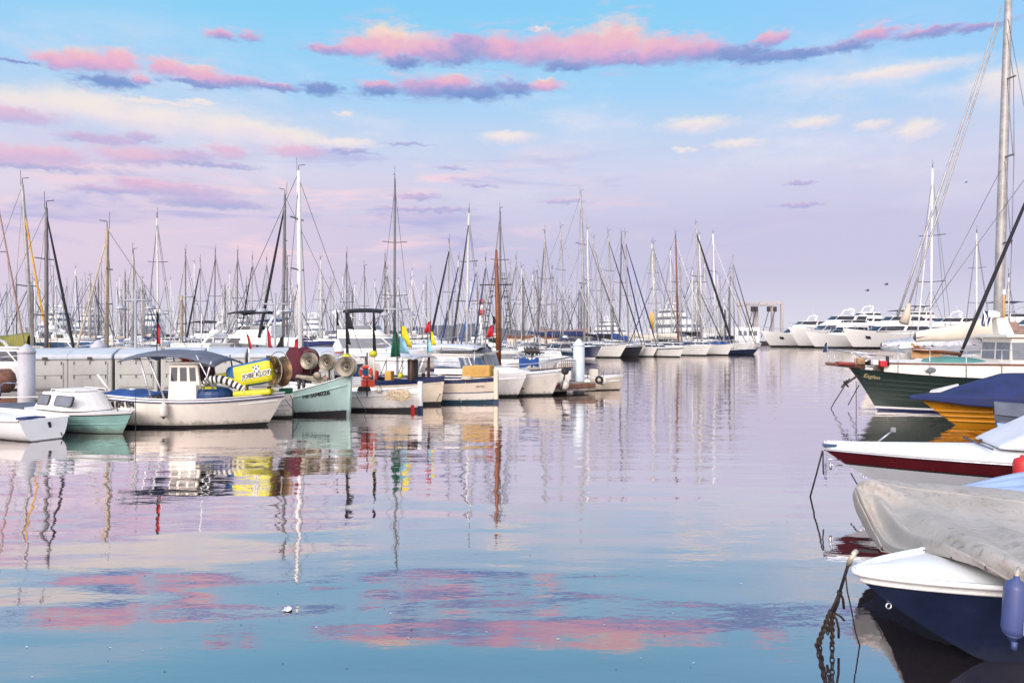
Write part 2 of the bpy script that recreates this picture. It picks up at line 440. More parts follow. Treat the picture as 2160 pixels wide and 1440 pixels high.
cream = cloud_group('cream veil', [(40, 215, 170, 34), (190, 225, 170, 42), (330, 250, 190, 42), (480, 268, 160, 36), (590, 288, 130, 28), (720, 302, 110, 14), (330, 215, 150, 10), (420, 216, 60, 6),
        (1470, 264, 105, 22), (1560, 302, 75, 13), (1710, 258, 75, 14), (1840, 264, 55, 12), (1935, 272, 55, 24), (1070, 290, 80, 16), (2120, 180, 110, 50), (1140, 62, 26, 5), (725, 240, 28, 6), (1440, 316, 28, 9), (1900, 150, 200, 18)], 0.009, 0.030, 0.9, 3.3)
dc = use(cream, p)
base = wb.mix(wb.math('MULTIPLY', wb.smooth(dc[0], -0.1, 0.85), 0.85), base, wb.mix(wb.smooth(dc[1], -0.1, 0.6), lin((238, 226, 236)), lin((255, 240, 228))))
low = cloud_group('low lilac banks', [(30, 242, 100, 20, 0.2), (20, 328, 90, 24, 0.25), (110, 330, 90, 24, 0.2), (40, 346, 160, 10, -0.6), (210, 292, 95, 13, -0.2), (300, 290, 44, 12, -0.2), (285, 328, 100, 24, 0.3), (400, 328, 80, 16, -0.1), (480, 320, 50, 16, 0.4), (420, 345, 160, 8, -0.5),
        (630, 318, 75, 18, 0.35), (740, 320, 70, 7, -0.6), (860, 304, 60, 5, -0.5), (300, 388, 75, 14, 0.35), (380, 404, 140, 18, -0.1), (440, 428, 140, 14, -0.5), (240, 402, 110, 9, -0.3), (1680, 432, 60, 6, -0.4), (1690, 385, 40, 5, -0.4), (950, 354, 36, 6, -0.4), (880, 415, 60, 9, -0.2), (900, 442, 120, 7, -0.4), (1010, 392, 40, 5, -0.4), (1190, 425, 60, 5, -0.3)], 0.015, 0.042, 1.0, 8.1)
dl = use(low, p)
cl = wb.ramp(wb.linr(dl[1], -0.7, 0.8), [(0.0, lin((160, 168, 218))), (0.4, lin((200, 178, 220))), (0.75, lin((234, 186, 214))), (1.0, lin((246, 196, 212)))], 'LINEAR')
base = wb.mix(wb.math('MULTIPLY', wb.smooth(dl[0], -0.15, 0.65), 0.74), base, cl)

puff = cloud_group('sunset cumulus', [(695, 104, 60, 11, 0.0), (765, 96, 62, 24, 0.35), (820, 88, 70, 40, 0.75), (850, 130, 45, 16, -0.9), (905, 104, 75, 30, 0.35), (985, 98, 60, 30, -0.35), (950, 118, 90, 22, -0.2), (1060, 102, 80, 32, 0.3), (1145, 106, 90, 36, 0.25), (1190, 138, 70, 13, -0.8), (1232, 100, 85, 40, 0.45), (1305, 86, 66, 52, 0.65), (1350, 122, 180, 16, -0.2), (1400, 104, 85, 34, 0.4), (1480, 110, 70, 22, 0.0), (1560, 112, 80, 18, -0.8),
        (1622, 84, 44, 17, 0.15), (1640, 118, 90, 12, -0.8), (1700, 114, 60, 12, -0.7), (1790, 98, 60, 14, -0.6), (1845, 72, 50, 16, 0.2), (1960, 68, 80, 12, -0.2), (2060, 60, 60, 9, -0.3),
        (120, 126, 52, 20, 0.4), (190, 130, 72, 25, 0.4), (250, 128, 46, 28, 0.5), (235, 172, 75, 17, -0.9), (350, 142, 44, 22, 0.45), (420, 160, 62, 22, 0.35), (490, 174, 66, 14, 0.0), (575, 184, 70, 9, -0.3), (300, 168, 30, 12, 0.3), (420, 176, 90, 8, -0.7),
        (680, 188, 54, 17, -1.0), (800, 190, 60, 17, -0.7), (800, 180, 40, 12, 0.3), (900, 184, 80, 24, -0.1), (960, 172, 50, 18, 0.35), (970, 194, 90, 18, -0.7), (1015, 196, 62, 18, -0.9), (1085, 186, 54, 18, -0.6), (1150, 180, 40, 13, 0.4), (470, 74, 34, 12, 0.1), (530, 77, 26, 12, 0.1), (40, 130, 40, 5, -0.7)], 0.019, 0.033, 1.05, 5.2)
dp = use(puff, p)
cc = wb.ramp(wb.linr(dp[1], -0.95, 1.05), [(0.0, lin((120, 150, 208))), (0.30, lin((156, 160, 214))), (0.50, lin((200, 168, 214))), (0.66, lin((234, 178, 210))), (0.82, lin((246, 190, 204))), (1.0, lin((255, 224, 204)))], 'LINEAR')
wsp = wb.noise(wb.vmath('MULTIPLY', p, (0.010, 0.055, 0.0)), 1.0, 7.0, 0.66, 0.8)
wa = wb.math('MULTIPLY', wb.smooth(wsp, 0.44, 0.72), wb.smooth(dp[0], -0.75, 0.05))
base = wb.mix(wb.math('MULTIPLY', wa, 0.8), base, wb.mix(wb.smooth(dp[1], -0.4, 0.3), lin((168, 182, 226)), lin((232, 200, 222))))
base = wb.mix(wb.math('MULTIPLY', wb.smooth(dp[0], -0.12, 0.58), 0.93), base, cc)

# overhead and behind the viewer: deeper blue at the zenith, and the warm afterglow of the low sun behind
zen = wb.smooth(dz, 0.42, 0.95)
base = wb.mix(zen, base, lin((150, 190, 236)))
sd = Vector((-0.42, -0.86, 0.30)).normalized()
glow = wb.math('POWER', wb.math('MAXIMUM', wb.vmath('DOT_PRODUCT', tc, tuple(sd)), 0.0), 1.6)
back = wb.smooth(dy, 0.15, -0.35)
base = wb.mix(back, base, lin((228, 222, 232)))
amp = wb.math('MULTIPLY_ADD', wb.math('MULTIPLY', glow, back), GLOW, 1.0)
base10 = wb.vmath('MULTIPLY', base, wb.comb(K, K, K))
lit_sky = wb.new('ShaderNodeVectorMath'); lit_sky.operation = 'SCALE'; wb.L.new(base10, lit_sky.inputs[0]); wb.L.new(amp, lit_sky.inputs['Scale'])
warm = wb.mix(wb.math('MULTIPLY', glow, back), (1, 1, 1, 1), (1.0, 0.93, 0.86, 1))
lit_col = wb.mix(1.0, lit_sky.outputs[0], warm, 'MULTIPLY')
SUN_EL, SUN_AZ = rad(24), math.atan2(sd.x, sd.y)
sky = wb.new('ShaderNodeTexSky'); sky.sky_type = 'NISHITA'; sky.sun_disc = False; sky.sun_elevation = SUN_EL; sky.sun_rotation = SUN_AZ
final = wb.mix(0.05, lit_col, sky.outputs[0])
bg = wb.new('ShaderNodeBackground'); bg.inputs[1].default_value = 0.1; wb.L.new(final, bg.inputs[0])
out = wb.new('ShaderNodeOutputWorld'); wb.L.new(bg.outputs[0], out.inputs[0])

sun = bpy.data.lights.new('sun', 'SUN'); sun.energy = SUN_E; sun.angle = rad(24); sun.color = (1.0, 0.93, 0.86)
so = bpy.data.objects.new('sun', sun); COL.objects.link(so)
sv_ = Vector((math.sin(SUN_AZ) * math.cos(SUN_EL), math.cos(SUN_AZ) * math.cos(SUN_EL), math.sin(SUN_EL)))
so.rotation_euler = (-sv_).to_track_quat('-Z', 'Y').to_euler(); so.location = (-30, -40, 40)

# ------------------------------------------------------------------ camera
cam = bpy.data.cameras.new('camera'); co = bpy.data.objects.new('camera', cam); COL.objects.link(co)
co.location = (0, 0, HC); co.rotation_euler = (rad(90), 0, 0)
cam.sensor_width = 36.0; cam.lens = 26.0; cam.shift_y = -12.0 / 2160.0; cam.clip_end = 6000; cam.clip_start = 0.05
S.camera = co
S.view_settings.view_transform = 'Standard'; S.view_settings.look = 'None'; S.view_settings.exposure = 0; S.view_settings.gamma = 1
S.view_settings.use_curve_mapping = False
S.cycles.max_bounces = 6; S.cycles.glossy_bounces = 4; S.cycles.diffuse_bounces = 3; S.cycles.caustics_reflective = False

# ------------------------------------------------------------------ water
wm = bpy.data.materials.new('harbour water'); wm.use_nodes = True; MATS['harbour water'] = wm
nb = NB(wm.node_tree)
for n in list(nb.N): nb.N.remove(n)
oc = nb.new('ShaderNodeTexCoord').outputs['Object']
big = nb.noise(nb.vmath('ADD', nb.vmath('MULTIPLY', oc, (0.34, 1.05, 1.0)), (21.3, 9.1, 0.0)), 0.95, 1.6, 0.42)
mid = nb.noise(nb.vmath('MULTIPLY', oc, (0.55, 2.1, 1.0)), 2.0, 2.0, 0.5)
fin = nb.noise(nb.vmath('MULTIPLY', oc, (1.0, 2.2, 1.0)), 6.0, 2.0, 0.5)
yy_ = nb.new('ShaderNodeSeparateXYZ'); nb.L.new(oc, yy_.inputs[0])
calm = nb.smooth(yy_.outputs[1], 8.5, 14.0, 0.10, 1.0)
patch = nb.smooth(nb.noise(nb.vmath('MULTIPLY', oc, (0.05, 0.09, 1.0)), 1.0, 2.0, 0.5), 0.42, 0.62)
hgt = nb.math('ADD', nb.math('MULTIPLY', big, 0.026), nb.math('ADD', nb.math('MULTIPLY', fin, 0.0006), nb.math('MULTIPLY', calm, nb.math('ADD', nb.math('MULTIPLY', mid, nb.math('MULTIPLY_ADD', patch, 0.0040, 0.0044)), nb.math('MULTIPLY', fin, nb.math('MULTIPLY', patch, 0.0011))))))
bp = nb.new('ShaderNodeBump'); bp.inputs['Strength'].default_value = 1.0; bp.inputs['Distance'].default_value = 1.0; nb.L.new(hgt, bp.inputs['Height'])
fr = nb.new('ShaderNodeLayerWeight'); fr.inputs['Blend'].default_value = 0.5; nb.L.new(bp.outputs[0], fr.inputs['Normal'])
g_ = lambda v: (v, v, v, 1)
fac = nb.ramp(fr.outputs['Facing'], [(0.0, g_(0.12)), (0.585, g_(0.52)), (0.70, g_(0.63)), (0.815, g_(0.92)), (0.9, g_(0.97)), (1.0, g_(1.0))], 'LINEAR')
gl = nb.new('ShaderNodeBsdfGlossy'); gl.inputs['Roughness'].default_value = 0.015; gl.inputs['Color'].default_value = (1.0, 0.945, 0.925, 1); nb.L.new(bp.outputs[0], gl.inputs['Normal'])
df = nb.new('ShaderNodeBsdfDiffuse'); df.inputs['Color'].default_value = (0.040, 0.033, 0.041, 1)
mx = nb.new('ShaderNodeMixShader'); nb.L.new(fac, mx.inputs[0]); nb.L.new(df.outputs[0], mx.inputs[1]); nb.L.new(gl.outputs[0], mx.inputs[2])
mo = nb.new('ShaderNodeOutputMaterial'); nb.L.new(mx.outputs[0], mo.inputs[0])
o = MB().add([(-3500, -60, 0), (3500, -60, 0), (3500, 5000, 0), (-3500, 5000, 0)], [(0, 1, 2, 3)]).build('water', 'harbour water')
tag(o, 'calm mirror-like harbour water holding the sky', 'water', kind='structure')
# low shore far behind the harbour mouth
mb = MB(); R2 = random.Random(5); prev = None
rings = []
for i in range(60):
    x = lerp(-230, 75, i / 59); h = 6.5 + 3.0 * math.sin(i * 0.21) + R2.uniform(0, 2.2)
    if i < 8: h *= i / 8
    if i > 50: h *= (59 - i) / 9
    h = max(h, 1.2)
    rings.append([Vector((x, 520, -1)), Vector((x, 528, h * 0.72)), Vector((x, 545, h)), Vector((x, 600, h * 0.8)), Vector((x, 640, -1))])
mb.loft(rings, 0, closed=False)
tag(mb.build('hills', 'land'), 'low grey wooded shore far across the harbour mouth', 'shore', kind='structure')
# ------------------------------------------------------------------ generators
def ring(x0, x1, w, z, m=14, d=None):
    d = d if d is not None else min(w * 0.75, (x1 - x0) * 0.45)
    pts = [Vector((x0, -w / 2, z)), Vector((lerp(x0, x1 - d, 0.33), -w / 2, z)), Vector((lerp(x0, x1 - d, 0.66), -w / 2, z))]
    for k in range(m + 1):
        a = -math.pi / 2 + math.pi * k / m
        c = math.cos(a); s_ = math.sin(a)
        pts.append(Vector((x1 - d + d * (abs(c) ** 0.75), w / 2 * (abs(s_) ** 0.75) * (1 if s_ > 0 else -1), z)))
    pts += [Vector((lerp(x0, x1 - d, 0.66), w / 2, z)), Vector((lerp(x0, x1 - d, 0.33), w / 2, z)), Vector((x0, w / 2, z))]
    return pts
def tier(parent, x0, x1, w, z0, z1, rf, rb=0.0, wt=None, g=(0.3, 0.85), mats=('yacht white', 'smoked glass'), name='cabin', gname='cabin_glazing', roof=0.12, gap=5, d=None, gx=None):
    """one storey of a superstructure: raked front, glazing band standing proud of it, a roof lip on top"""
    wt = wt or w * 0.86
    def rg(k, off=0.0):
        z = lerp(z0, z1, k); return ring(lerp(x0, x0 + rb, k) - off, lerp(x1, x1 - rf, k) + off, lerp(w, wt, k) + 2 * off, z, d=d)
    mb = MB(); mb.loft([rg(0), rg(0.5), rg(1)])
    if roof:
        a = ring(x0 + rb - roof, x1 - rf + roof, wt + roof, z1 + 0.004, d=d); b = [p + Vector((0, 0, 0.07)) for p in a]
        mb.loft([a, b])
    o = mb.build(name, mats[0], parent)
    if g:
        mg = MB(); r0, r1 = rg(g[0], 0.015), rg(g[1], 0.015); n = len(r0)
        for i in range(n - 1):
            if gap and i % gap == gap - 1: 
                p, q, u, v = r0[i], r0[i + 1], r1[i], r1[i + 1]
                mg.add([p, p.lerp(q, 0.72), u.lerp(v, 0.72), u], [(0, 1, 2, 3)]); continue
            mg.add([r0[i], r0[i + 1], r1[i + 1], r1[i]], [(0, 1, 2, 3)])
        mg.build(gname, mats[1], o)
    return o
def radar_arch(parent, x, w, z0, h, rake, material='yacht white', r=0.07):
    pts = [(x, -w / 2, z0), (x - rake * 0.8, -w / 2 * 0.9, z0 + h * 0.8), (x - rake, -w / 2 * 0.7, z0 + h), (x - rake, w / 2 * 0.7, z0 + h), (x - rake * 0.8, w / 2 * 0.9, z0 + h * 0.8), (x, w / 2, z0)]
    o = MB().tube(pts, r, 6).build('radar_arch', material, parent)
    MB().ball((x - rake, 0.25, z0 + h + 0.2), (0.28, 0.28, 0.16)).build('radar_dome', 'bright white', o)
    MB().tube([(x - rake, -0.3, z0 + h), (x - rake - 0.1, -0.3, z0 + h + 1.6)], 0.018, 5).build('antenna', 'mast pale', o)
    return o
def bimini(parent, x0, x1, w, z, material='canvas black', sag=0.16, foot=1.2):
    def fn(u, v):
        y = 2 * v - 1; return Vector((lerp(x0, x1, u), y * w / 2, z - sag * y * y - 0.10 * (2 * u - 1) ** 2))
    mb = MB(); mb.grid(fn, 8, 8)
    o = mb.build('bimini', material, parent, solid=0.06)
    mx_ = (x0 + x1) / 2
    for s_ in (1, -1):
        MB().tube([(mx_, s_ * w / 2 * 0.97, z - foot), (x0 + 0.1, s_ * w / 2, z - sag - 0.1)], 0.02, 5).build('bimini_pole', 'stainless', o)
        MB().tube([(mx_, s_ * w / 2 * 0.97, z - foot), (x1 - 0.1, s_ * w / 2, z - sag - 0.1)], 0.02, 5).build('bimini_pole', 'stainless', o)
    return o
def bow_rail(parent, H, t0=0.45, h=0.55, n=9, r=0.018, material='stainless'):
    mb = MB(); top = []
    T = [t0 + (1 - t0) * (1 - (1 - i / n) ** 1.4) for i in range(n + 1)]
    for side, seq in ((1, T), (-1, T[::-1])):
        q = [H.pt(t, 1, side, -0.06) + Vector((-0.02, 0, h)) for t in seq]
        top += q if side > 0 else q[1:]
    mb.tube(top, r, 5)
    for side in (1, -1):
        for t in T[::2]: a = H.pt(t, 1, side, -0.06); mb.tube([a + Vector((-0.02, 0, -0.03)), a + Vector((-0.02, 0, h))], r * 0.9, 5)
    return mb.build('bow_rail', material, parent)
def motor_yacht(label, cat, loc, rz, L, style='cruiser', hullmat='yacht white', glass='smoked glass', boot='black antifoul', bim=None, group=None, name='motor_yacht', rails=True, fb=1.0):
    t = thing(name, label, cat, loc, rz, group)
    B = L * 0.30 if L < 18 else L * 0.23
    hb = (0.17 * L if L < 14 else 0.15 * L) * fb; hb = min(hb, 4.6); hm = hb * 0.72; hs = hb * 0.62
    H = Hull(L, B, hs, hm, hb, rake=0.12 * L, rp=1.25, bs=0.86, tm=0.38, pb=2.6, pw=1.7, wr=0.74, draft=0.5, fp=0.9)
    H.hull(['black antifoul' if not boot else boot, hullmat, 'yacht white'], [(0.10, 0), (0.86, 1), (1.0, 2)], t, rail=0.06, well=0.12)
    H.deck('bright white', t, dz=0.03, camber=0.10)
    if rails: bow_rail(t, H, 0.5, min(0.9, 0.055 * L), r=0.02 if L < 16 else 0.035)
    if style in ('cruiser', 'fly', 'hard'):
        z = hm + 0.02
        tier(t, -0.22 * L, 0.24 * L, B * 0.78, z, z + 0.105 * L, 0.15 * L, 0.02 * L, g=(0.34, 0.86), mats=('yacht white', glass))
        z2 = z + 0.105 * L + 0.07
        if style == 'cruiser':
            radar_arch(t, -0.14 * L, B * 0.7, z2 - 0.25, 0.07 * L, 0.05 * L)
            if bim: bimini(t, -0.36 * L, -0.12 * L, B * 0.72, z2 + 0.05 * L, bim)
        else:
            tier(t, -0.2 * L, 0.06 * L, B * 0.66, z2, z2 + 0.05 * L, 0.03 * L, 0, g=(0.55, 0.98), mats=('yacht white', glass), name='flybridge', gname='flybridge_glazing', roof=0)
            radar_arch(t, -0.17 * L, B * 0.62, z2 + 0.03 * L, 0.075 * L, 0.04 * L)
            if bim: bimini(t, -0.17 * L, 0.07 * L, B * 0.66, z2 + 0.145 * L, bim, foot=0.09 * L)
    if style in ('express', 'mega'):
        z = hm + 0.05; h = 0.075 * L if style == 'express' else 0.068 * L
        tier(t, -0.36 * L, 0.22 * L, B * 0.82, z, z + h, 0.12 * L, 0, g=(0.30, 0.80) if style == 'express' else (0.48, 0.86), mats=('yacht white', glass), gap=6)
        z2 = z + h + 0.08
        tier(t, -0.34 * L, 0.08 * L, B * 0.70, z2, z2 + h * 0.8, 0.10 * L, 0.03 * L, g=(0.48, 0.88) if style == 'mega' else (0.45, 0.95), mats=('yacht white', glass), name='upper_deck', gname='upper_glazing', gap=6)
        z3 = z2 + h * 0.8 + 0.08
        if style == 'mega':
            tier(t, -0.28 * L, -0.02 * L, B * 0.56, z3, z3 + h * 0.7, 0.06 * L, 0.02 * L, g=(0.45, 0.85), mats=('yacht white', glass), name='bridge_deck', gname='bridge_glazing', gap=6)
            z3 += h * 0.7 + 0.08
        radar_arch(t, -0.16 * L, B * 0.5, z3, 0.05 * L, 0.03 * L, r=0.006 * L)
        mb = MB(); mb.ball((-0.2 * L, 0.1 * B, z3 + 0.02 * L), 0.016 * L); mb.build('satellite_dome', 'bright white', t)
        if bim: bimini(t, -0.3 * L, -0.08 * L, B * 0.6, z3 + 0.05 * L, bim, foot=0.045 * L)
        # anchor pocket and hull port
        for side in (1, -1):
            q = [H.pt(tt, vv, side, 0.02) for tt, vv in ((0.80, 0.52), (0.845, 0.52), (0.845, 0.70), (0.80, 0.70))]
            MB().add(q, [(0, 1, 2, 3) if side < 0 else (3, 2, 1, 0)]).build('hull_window', 'smoked glass', t)
    return t

def sailboat(label, px, D, top, bow_px=None, L=None, hull='gelcoat white', band=None, boot='black antifoul', mast='mast grey', lean=0.0, jib=None, jr=0.06, cover=None, spread=(0.56,), w=None, toward=-1, group=None, name='sailboat', wires=True, low_jib=None, cabin='gelcoat white', vane=True, rz=None, wr=None, jf=1.0, cs=1.0):
    Hm = ZY(top, D)
    L = L or max(6.0, min(16.0, Hm / 1.28))
    if rz is None:          # the heading that brings the bow over its place, found by trial
        bp_ = bow_px if bow_px is not None else px + 30; best = None
        for k in range(8, 173, 2):
            a = rad(k) * toward; X_, Y_ = WX(px, D) + 0.42 * L * math.cos(a), D + 0.42 * L * math.sin(a)
            e = abs(CX + X_ / Y_ * F - bp_)
            if best is None or e < best[0]: best = (e, a)
        rz = best[1]
    mx_ = 0.08 * L
    loc = Vector((WX(px, D), D, 0)) - Vector((math.cos(rz), math.sin(rz), 0)) * mx_
    t = thing(name, label, 'sailboat', loc, rz, group)
    hb = 0.112 * L; H = Hull(L, L * 0.29, hb * 0.86, hb * 0.80, hb, rake=0.07 * L, rp=1.0, srake=-0.02 * L, bs=0.62, tm=0.42, pb=2.2, pw=1.6, wr=0.86, draft=0.4)
    b3 = band or hull
    H.hull([boot, hull, b3, 'gelcoat white'], [(0.10, 0), (0.80, 1), (0.90, 2), (1.0, 3 if band else 1)], t, N=14, rail=0.05, well=0.1)
    H.deck('gelcoat white', t, camber=0.06, N=10)
    z = H.hm
    tier(t, -0.18 * L, 0.2 * L, L * 0.17, z, z + 0.045 * L, 0.08 * L, 0.0, g=(0.35, 0.8), mats=(cabin, 'smoked glass'), name='coachroof', roof=0, gap=4)
    bow_rail(t, H, 0.72, 0.5, n=5, r=0.016)
    dxt = lean / F * D; lx, ly = dxt * math.cos(rz), -dxt * math.sin(rz)
    z0 = z + 0.03 * L
    def mp(k): return Vector((mx_ + lx * k, ly * k, lerp(z0, Hm, k)))
    r = w or max(0.055, 0.0062 * Hm); wr = wr or 0.0085 + 0.00012 * D
    m = MB().tube([mp(0), mp(0.5), mp(0.93), mp(1)], [r, r, r * 0.85, r * 0.6], 8).build('mast', mast, t)
    for s_ in spread:
        c = mp(s_); MB().tube([c + Vector((-0.12, -0.062 * Hm, 0.02 * Hm * 0.2)), c, c + Vector((-0.12, 0.062 * Hm, 0.02 * Hm * 0.2))], max(0.022, r * 0.3), 5).build('spreader', 'dark steel', m)
    if vane:
        c = mp(1); MB().tube([c, c + Vector((0, 0, 0.25)), c + Vector((0.0, 0.0, 0.3)), c + Vector((0.32, 0.1, 0.34))], 0.02, 5).build('wind_vane', 'dark steel', m)
        MB().tube([c + Vector((-0.1, 0, -0.05)), c + Vector((-0.12, 0, 0.75))], 0.012, 5).build('antenna', 'dark steel', m)
    bl = 0.40 * L; zb = z0 + 0.075 * L
    bo = MB().tube([mp(0) + Vector((-0.1, 0, 0.075 * L)), (mx_ - bl, 0, zb + 0.02 * L)], r * 0.8, 7).build('boom', mast, t)
    if cover:
        def cf(u, v):
            a = 2 * math.pi * v; h = cs * lerp(0.26, 0.11, u) * (L / 10) ** 0.5; x = mx_ - 0.12 - (bl - 0.2) * u
            return Vector((x, 0.55 * h * math.cos(a), zb + 0.02 * L * u + 0.12 + h * math.sin(a) * 1.2 + 0.05 * math.sin(9 * u) * (1 - u)))
        MB().grid(cf, 10, 8).build('sail_cover', cover, bo)
    if jib:
        a = mp(low_jib or 0.93); b = Vector((lerp(mx_, L / 2 - 0.12, jf), 0, hb + 0.1)); pts = [a.lerp(b, k / 6) for k in range(7)]
        MB().tube(pts, [jr * 0.45, jr * 0.7, jr * 0.9, jr, jr * 1.1, jr * 1.1, jr * 0.6], 7).build('furled_jib', jib, t)
    if wires:
        if not jib: MB().tube([mp(0.96), (L / 2 - 0.1, 0, hb)], wr, 4).build('forestay', 'steel wire', t)
        MB().tube([mp(0.99), (-L / 2 + 0.1, 0, H.hs + 0.1)], wr, 4).build('backstay', 'steel wire', t)
        for sd_ in (1, -1):
            tip = mp(spread[0]) + Vector((-0.12, sd_ * 0.062 * Hm, 0.004 * Hm))
            MB().tube([mp(0.95), tip, (mx_ - 0.1, sd_ * L * 0.13, z)], wr, 4).build('shroud', 'steel wire', t)
            MB().tube([mp(spread[0] - 0.03), (mx_ - 0.35, sd_ * L * 0.125, z)], wr, 4).build('shroud', 'steel wire', t)
    return t

def fender(label, loc, r, h, material, tip='black antifoul', line_top=None, group=None, cat='fender'):
    t = thing('fender', label, cat, loc, 0, group)
    prof = [(r * 0.25, h * 0.56), (r * 0.3, h * 0.5), (r * 0.85, h * 0.44), (r, h * 0.34), (r, -h * 0.34), (r * 0.85, -h * 0.44), (r * 0.3, -h * 0.5)]
    MB().lathe(prof[::-1], 14).build('body', material, t)
    MB().lathe([(r * 0.12, -h * 0.62), (r * 0.45, -h * 0.5), (r * 0.8, -h * 0.452)], 12).build('end_cap', tip, t)
    if line_top: MB().tube([(0, 0, h * 0.54), Vector(line_top) - Vector(loc)], 0.012, 5).build('line', 'rope pale', t)
    return t
def rope(label, pts, r=0.014, material='rope dark', group=None, name='mooring_rope', sag=0.0, n=8):
    pts = [Vector(p) for p in pts]
    if len(pts) == 2 and n > 2:
        a, b = pts; pts = [a.lerp(b, k / n) - Vector((0, 0, sag * math.sin(math.pi * k / n))) for k in range(n + 1)]
    c = pts[0].copy()
    o = MB().tube([p - c for p in pts], r, 6).build(name, material); o.location = c
    return tag(o, label, 'rope', group)
def net_hauler(label, loc, r, axis, post, r_in=0.3, depth=0.62, material='bronze steel', group='net haulers on the fishing boats', spokes=8):
    """the big double-coned wheel that lifts fishing nets, on its bracket"""
    t = thing('net_hauler', label, 'net hauler', loc, 0, group)
    q = Vector(axis).normalized().to_track_quat('Z', 'Y').to_matrix().to_4x4(); d = r * depth
    prof = [(r, d), (r * 1.04, d * 0.93), (r, d * 0.86), (r * r_in, 0.02), (r * r_in, -0.02), (r, -d * 0.86), (r * 1.04, -d * 0.93), (r, -d)]
    w = MB(); w.lathe([(r * 0.99, d * 0.99), (r * 0.62, d * 0.50), (r * (r_in + 0.02), d * 0.10), (0.001, d * 0.08)][::-1], 28, q, caps=False)
    w.lathe(prof[::-1], 28, q, caps=False)
    w.lathe([(r * 0.99, -d * 0.99), (r * (r_in + 0.02), -d * 0.1), (0.001, -d * 0.08)], 28, q, caps=False)
    wheel = w.build('wheel', material, t)
    h = MB(); h.lathe([(r * 0.22, d * 0.05), (r * 0.20, d * 0.38), (r * 0.12, d * 0.60), (0.001, d * 0.62)], 14, q); h.build('hub', 'dark steel', wheel)
    for k in range(spokes):
        a = 2 * math.pi * k / spokes; c, s_ = math.cos(a), math.sin(a)
        MB().tube([q @ Vector((r * 0.3 * c, r * 0.3 * s_, d * 0.16)), q @ Vector((r * 0.93 * c, r * 0.93 * s_, d * 0.95))], r * 0.022, 5).build('spoke', 'worn steel', wheel)
    MB().tube([q @ Vector((r * 1.0 * math.cos(2 * math.pi * k / 28), r * 1.0 * math.sin(2 * math.pi * k / 28), d)) for k in range(28)], r * 0.035, 6, closed=True).build('rim', 'worn steel', wheel)
    b = MB(); b.tube([q @ Vector((0, 0, -d * 1.25)), q @ Vector((0, 0, -d * 0.2))], r * 0.12, 8)
    e = q @ Vector((0, 0, -d * 1.2)); b.tube([e, Vector(post) - Vector(loc)], r * 0.10, 8)
    b.build('bracket', 'dark steel', t)
    g = MB(); g.tube([q @ Vector((r * 1.35 * math.cos(a), r * 1.35 * math.sin(a), 0)) for a in [rad(x) for x in range(40, 141, 12)]], r * 0.03, 6); g.build('net_guide', 'worn steel', t)
    return t
def dan_buoy(label, px, D, top, foot, flags, fl=None, lean=0.0, group='flag poles standing in the fishing boats', pole='rope dark'):
    """a fishing marker: pole, flags near the top, a float near the foot"""
    b = P(px, foot, D); h = ZY(top, D) - b.z
    t = thing('marker_flag', label, 'flag', b, 0, group)
    dx = lean / F * D
    MB().tube([(0, 0, 0), (dx, 0, h)], 0.014, 6).build('pole', pole, t)
    for i, (mt, k0, k1, wpx, side) in enumerate(flags):
        wd = 1.5 * wpx / F * D
        def fn(u, v, k0=k0, k1=k1, wd=wd, side=side):
            z = lerp(h * k0, h * k1, v); x = dx * z / h + side * wd * u * (0.35 + 0.65 * (1 - v) ** 0.8) 
            return Vector((x, 0.05 * math.sin(7 * v + 3 * u) * u + 0.03 * math.sin(5 * u), z - 0.12 * wd * u))
        MB().grid(fn, 5, 8).build('flag', mt, t, solid=0.006)
    if fl: MB().ball((dx * 0.1, 0, fl[1]), (fl[0], fl[0], fl[0] * 0.85), 12).build('float', fl[2], t)
    return t
def lamp_post(label, px, D, top, arm, foot_z, span, drop, group='twin-armed lamp posts on the pontoon'):
    z = ZY(arm, D); zt = ZY(top, D)
    t = thing('lamp_post', label, 'lamp post', (WX(px, D), D, foot_z), 0.0, group)
    MB().lathe([(0.10, 0), (0.10, 0.06), (0.055, 0.1), (0.05, zt - foot_z)], 10).build('post', 'lamp grey', t)
    MB().tube([(-span, 0, z - foot_z), (span, 0, z - foot_z)], 0.032, 8).build('cross_arm', 'lamp grey', t)
    for s_ in (1, -1):
        c = Matrix.Translation((s_ * span * 0.92, 0, z - foot_z - drop))
        o = MB().lathe([(0.001, -0.005), (0.22, 0.0), (0.23, 0.015), (0.13, 0.12), (0.05, 0.16), (0.04, drop * 0.7)], 16, c).build('lamp_shade', 'lamp grey', t)
        MB().tube([(s_ * span * 0.98, 0, z - foot_z), (s_ * span * 0.8, 0, z - foot_z - drop * 0.45)], 0.02, 6).build('bracket', 'lamp grey', o)
    return t
def pile(label, px, D, cap_top, cap_low, r, body='pile grey', cap='pile grey', stripe=None):
    t = thing('mooring_pile', label, 'mooring pile', (WX(px, D), D, 0), 0, 'capped mooring piles along the pontoon')
    zl, zt = ZY(cap_low, D), ZY(cap_top, D)
    MB().lathe([(r, -1.2), (r, zl)], 24).build('shaft', body, t)
    MB().lathe([(r * 1.04, zl - 0.02), (r * 1.07, zl + 0.0), (r * 1.07, zl + 0.05), (r * 0.98, zl + 0.08), (r * 0.25, zt - 0.02), (r * 0.1, zt)], 24).build('cap', cap, t)
    if stripe: MB().lathe([(r * 1.075, zl - 0.05), (r * 1.075, zl - 0.022)], 24).build('band', stripe, t)
    return t
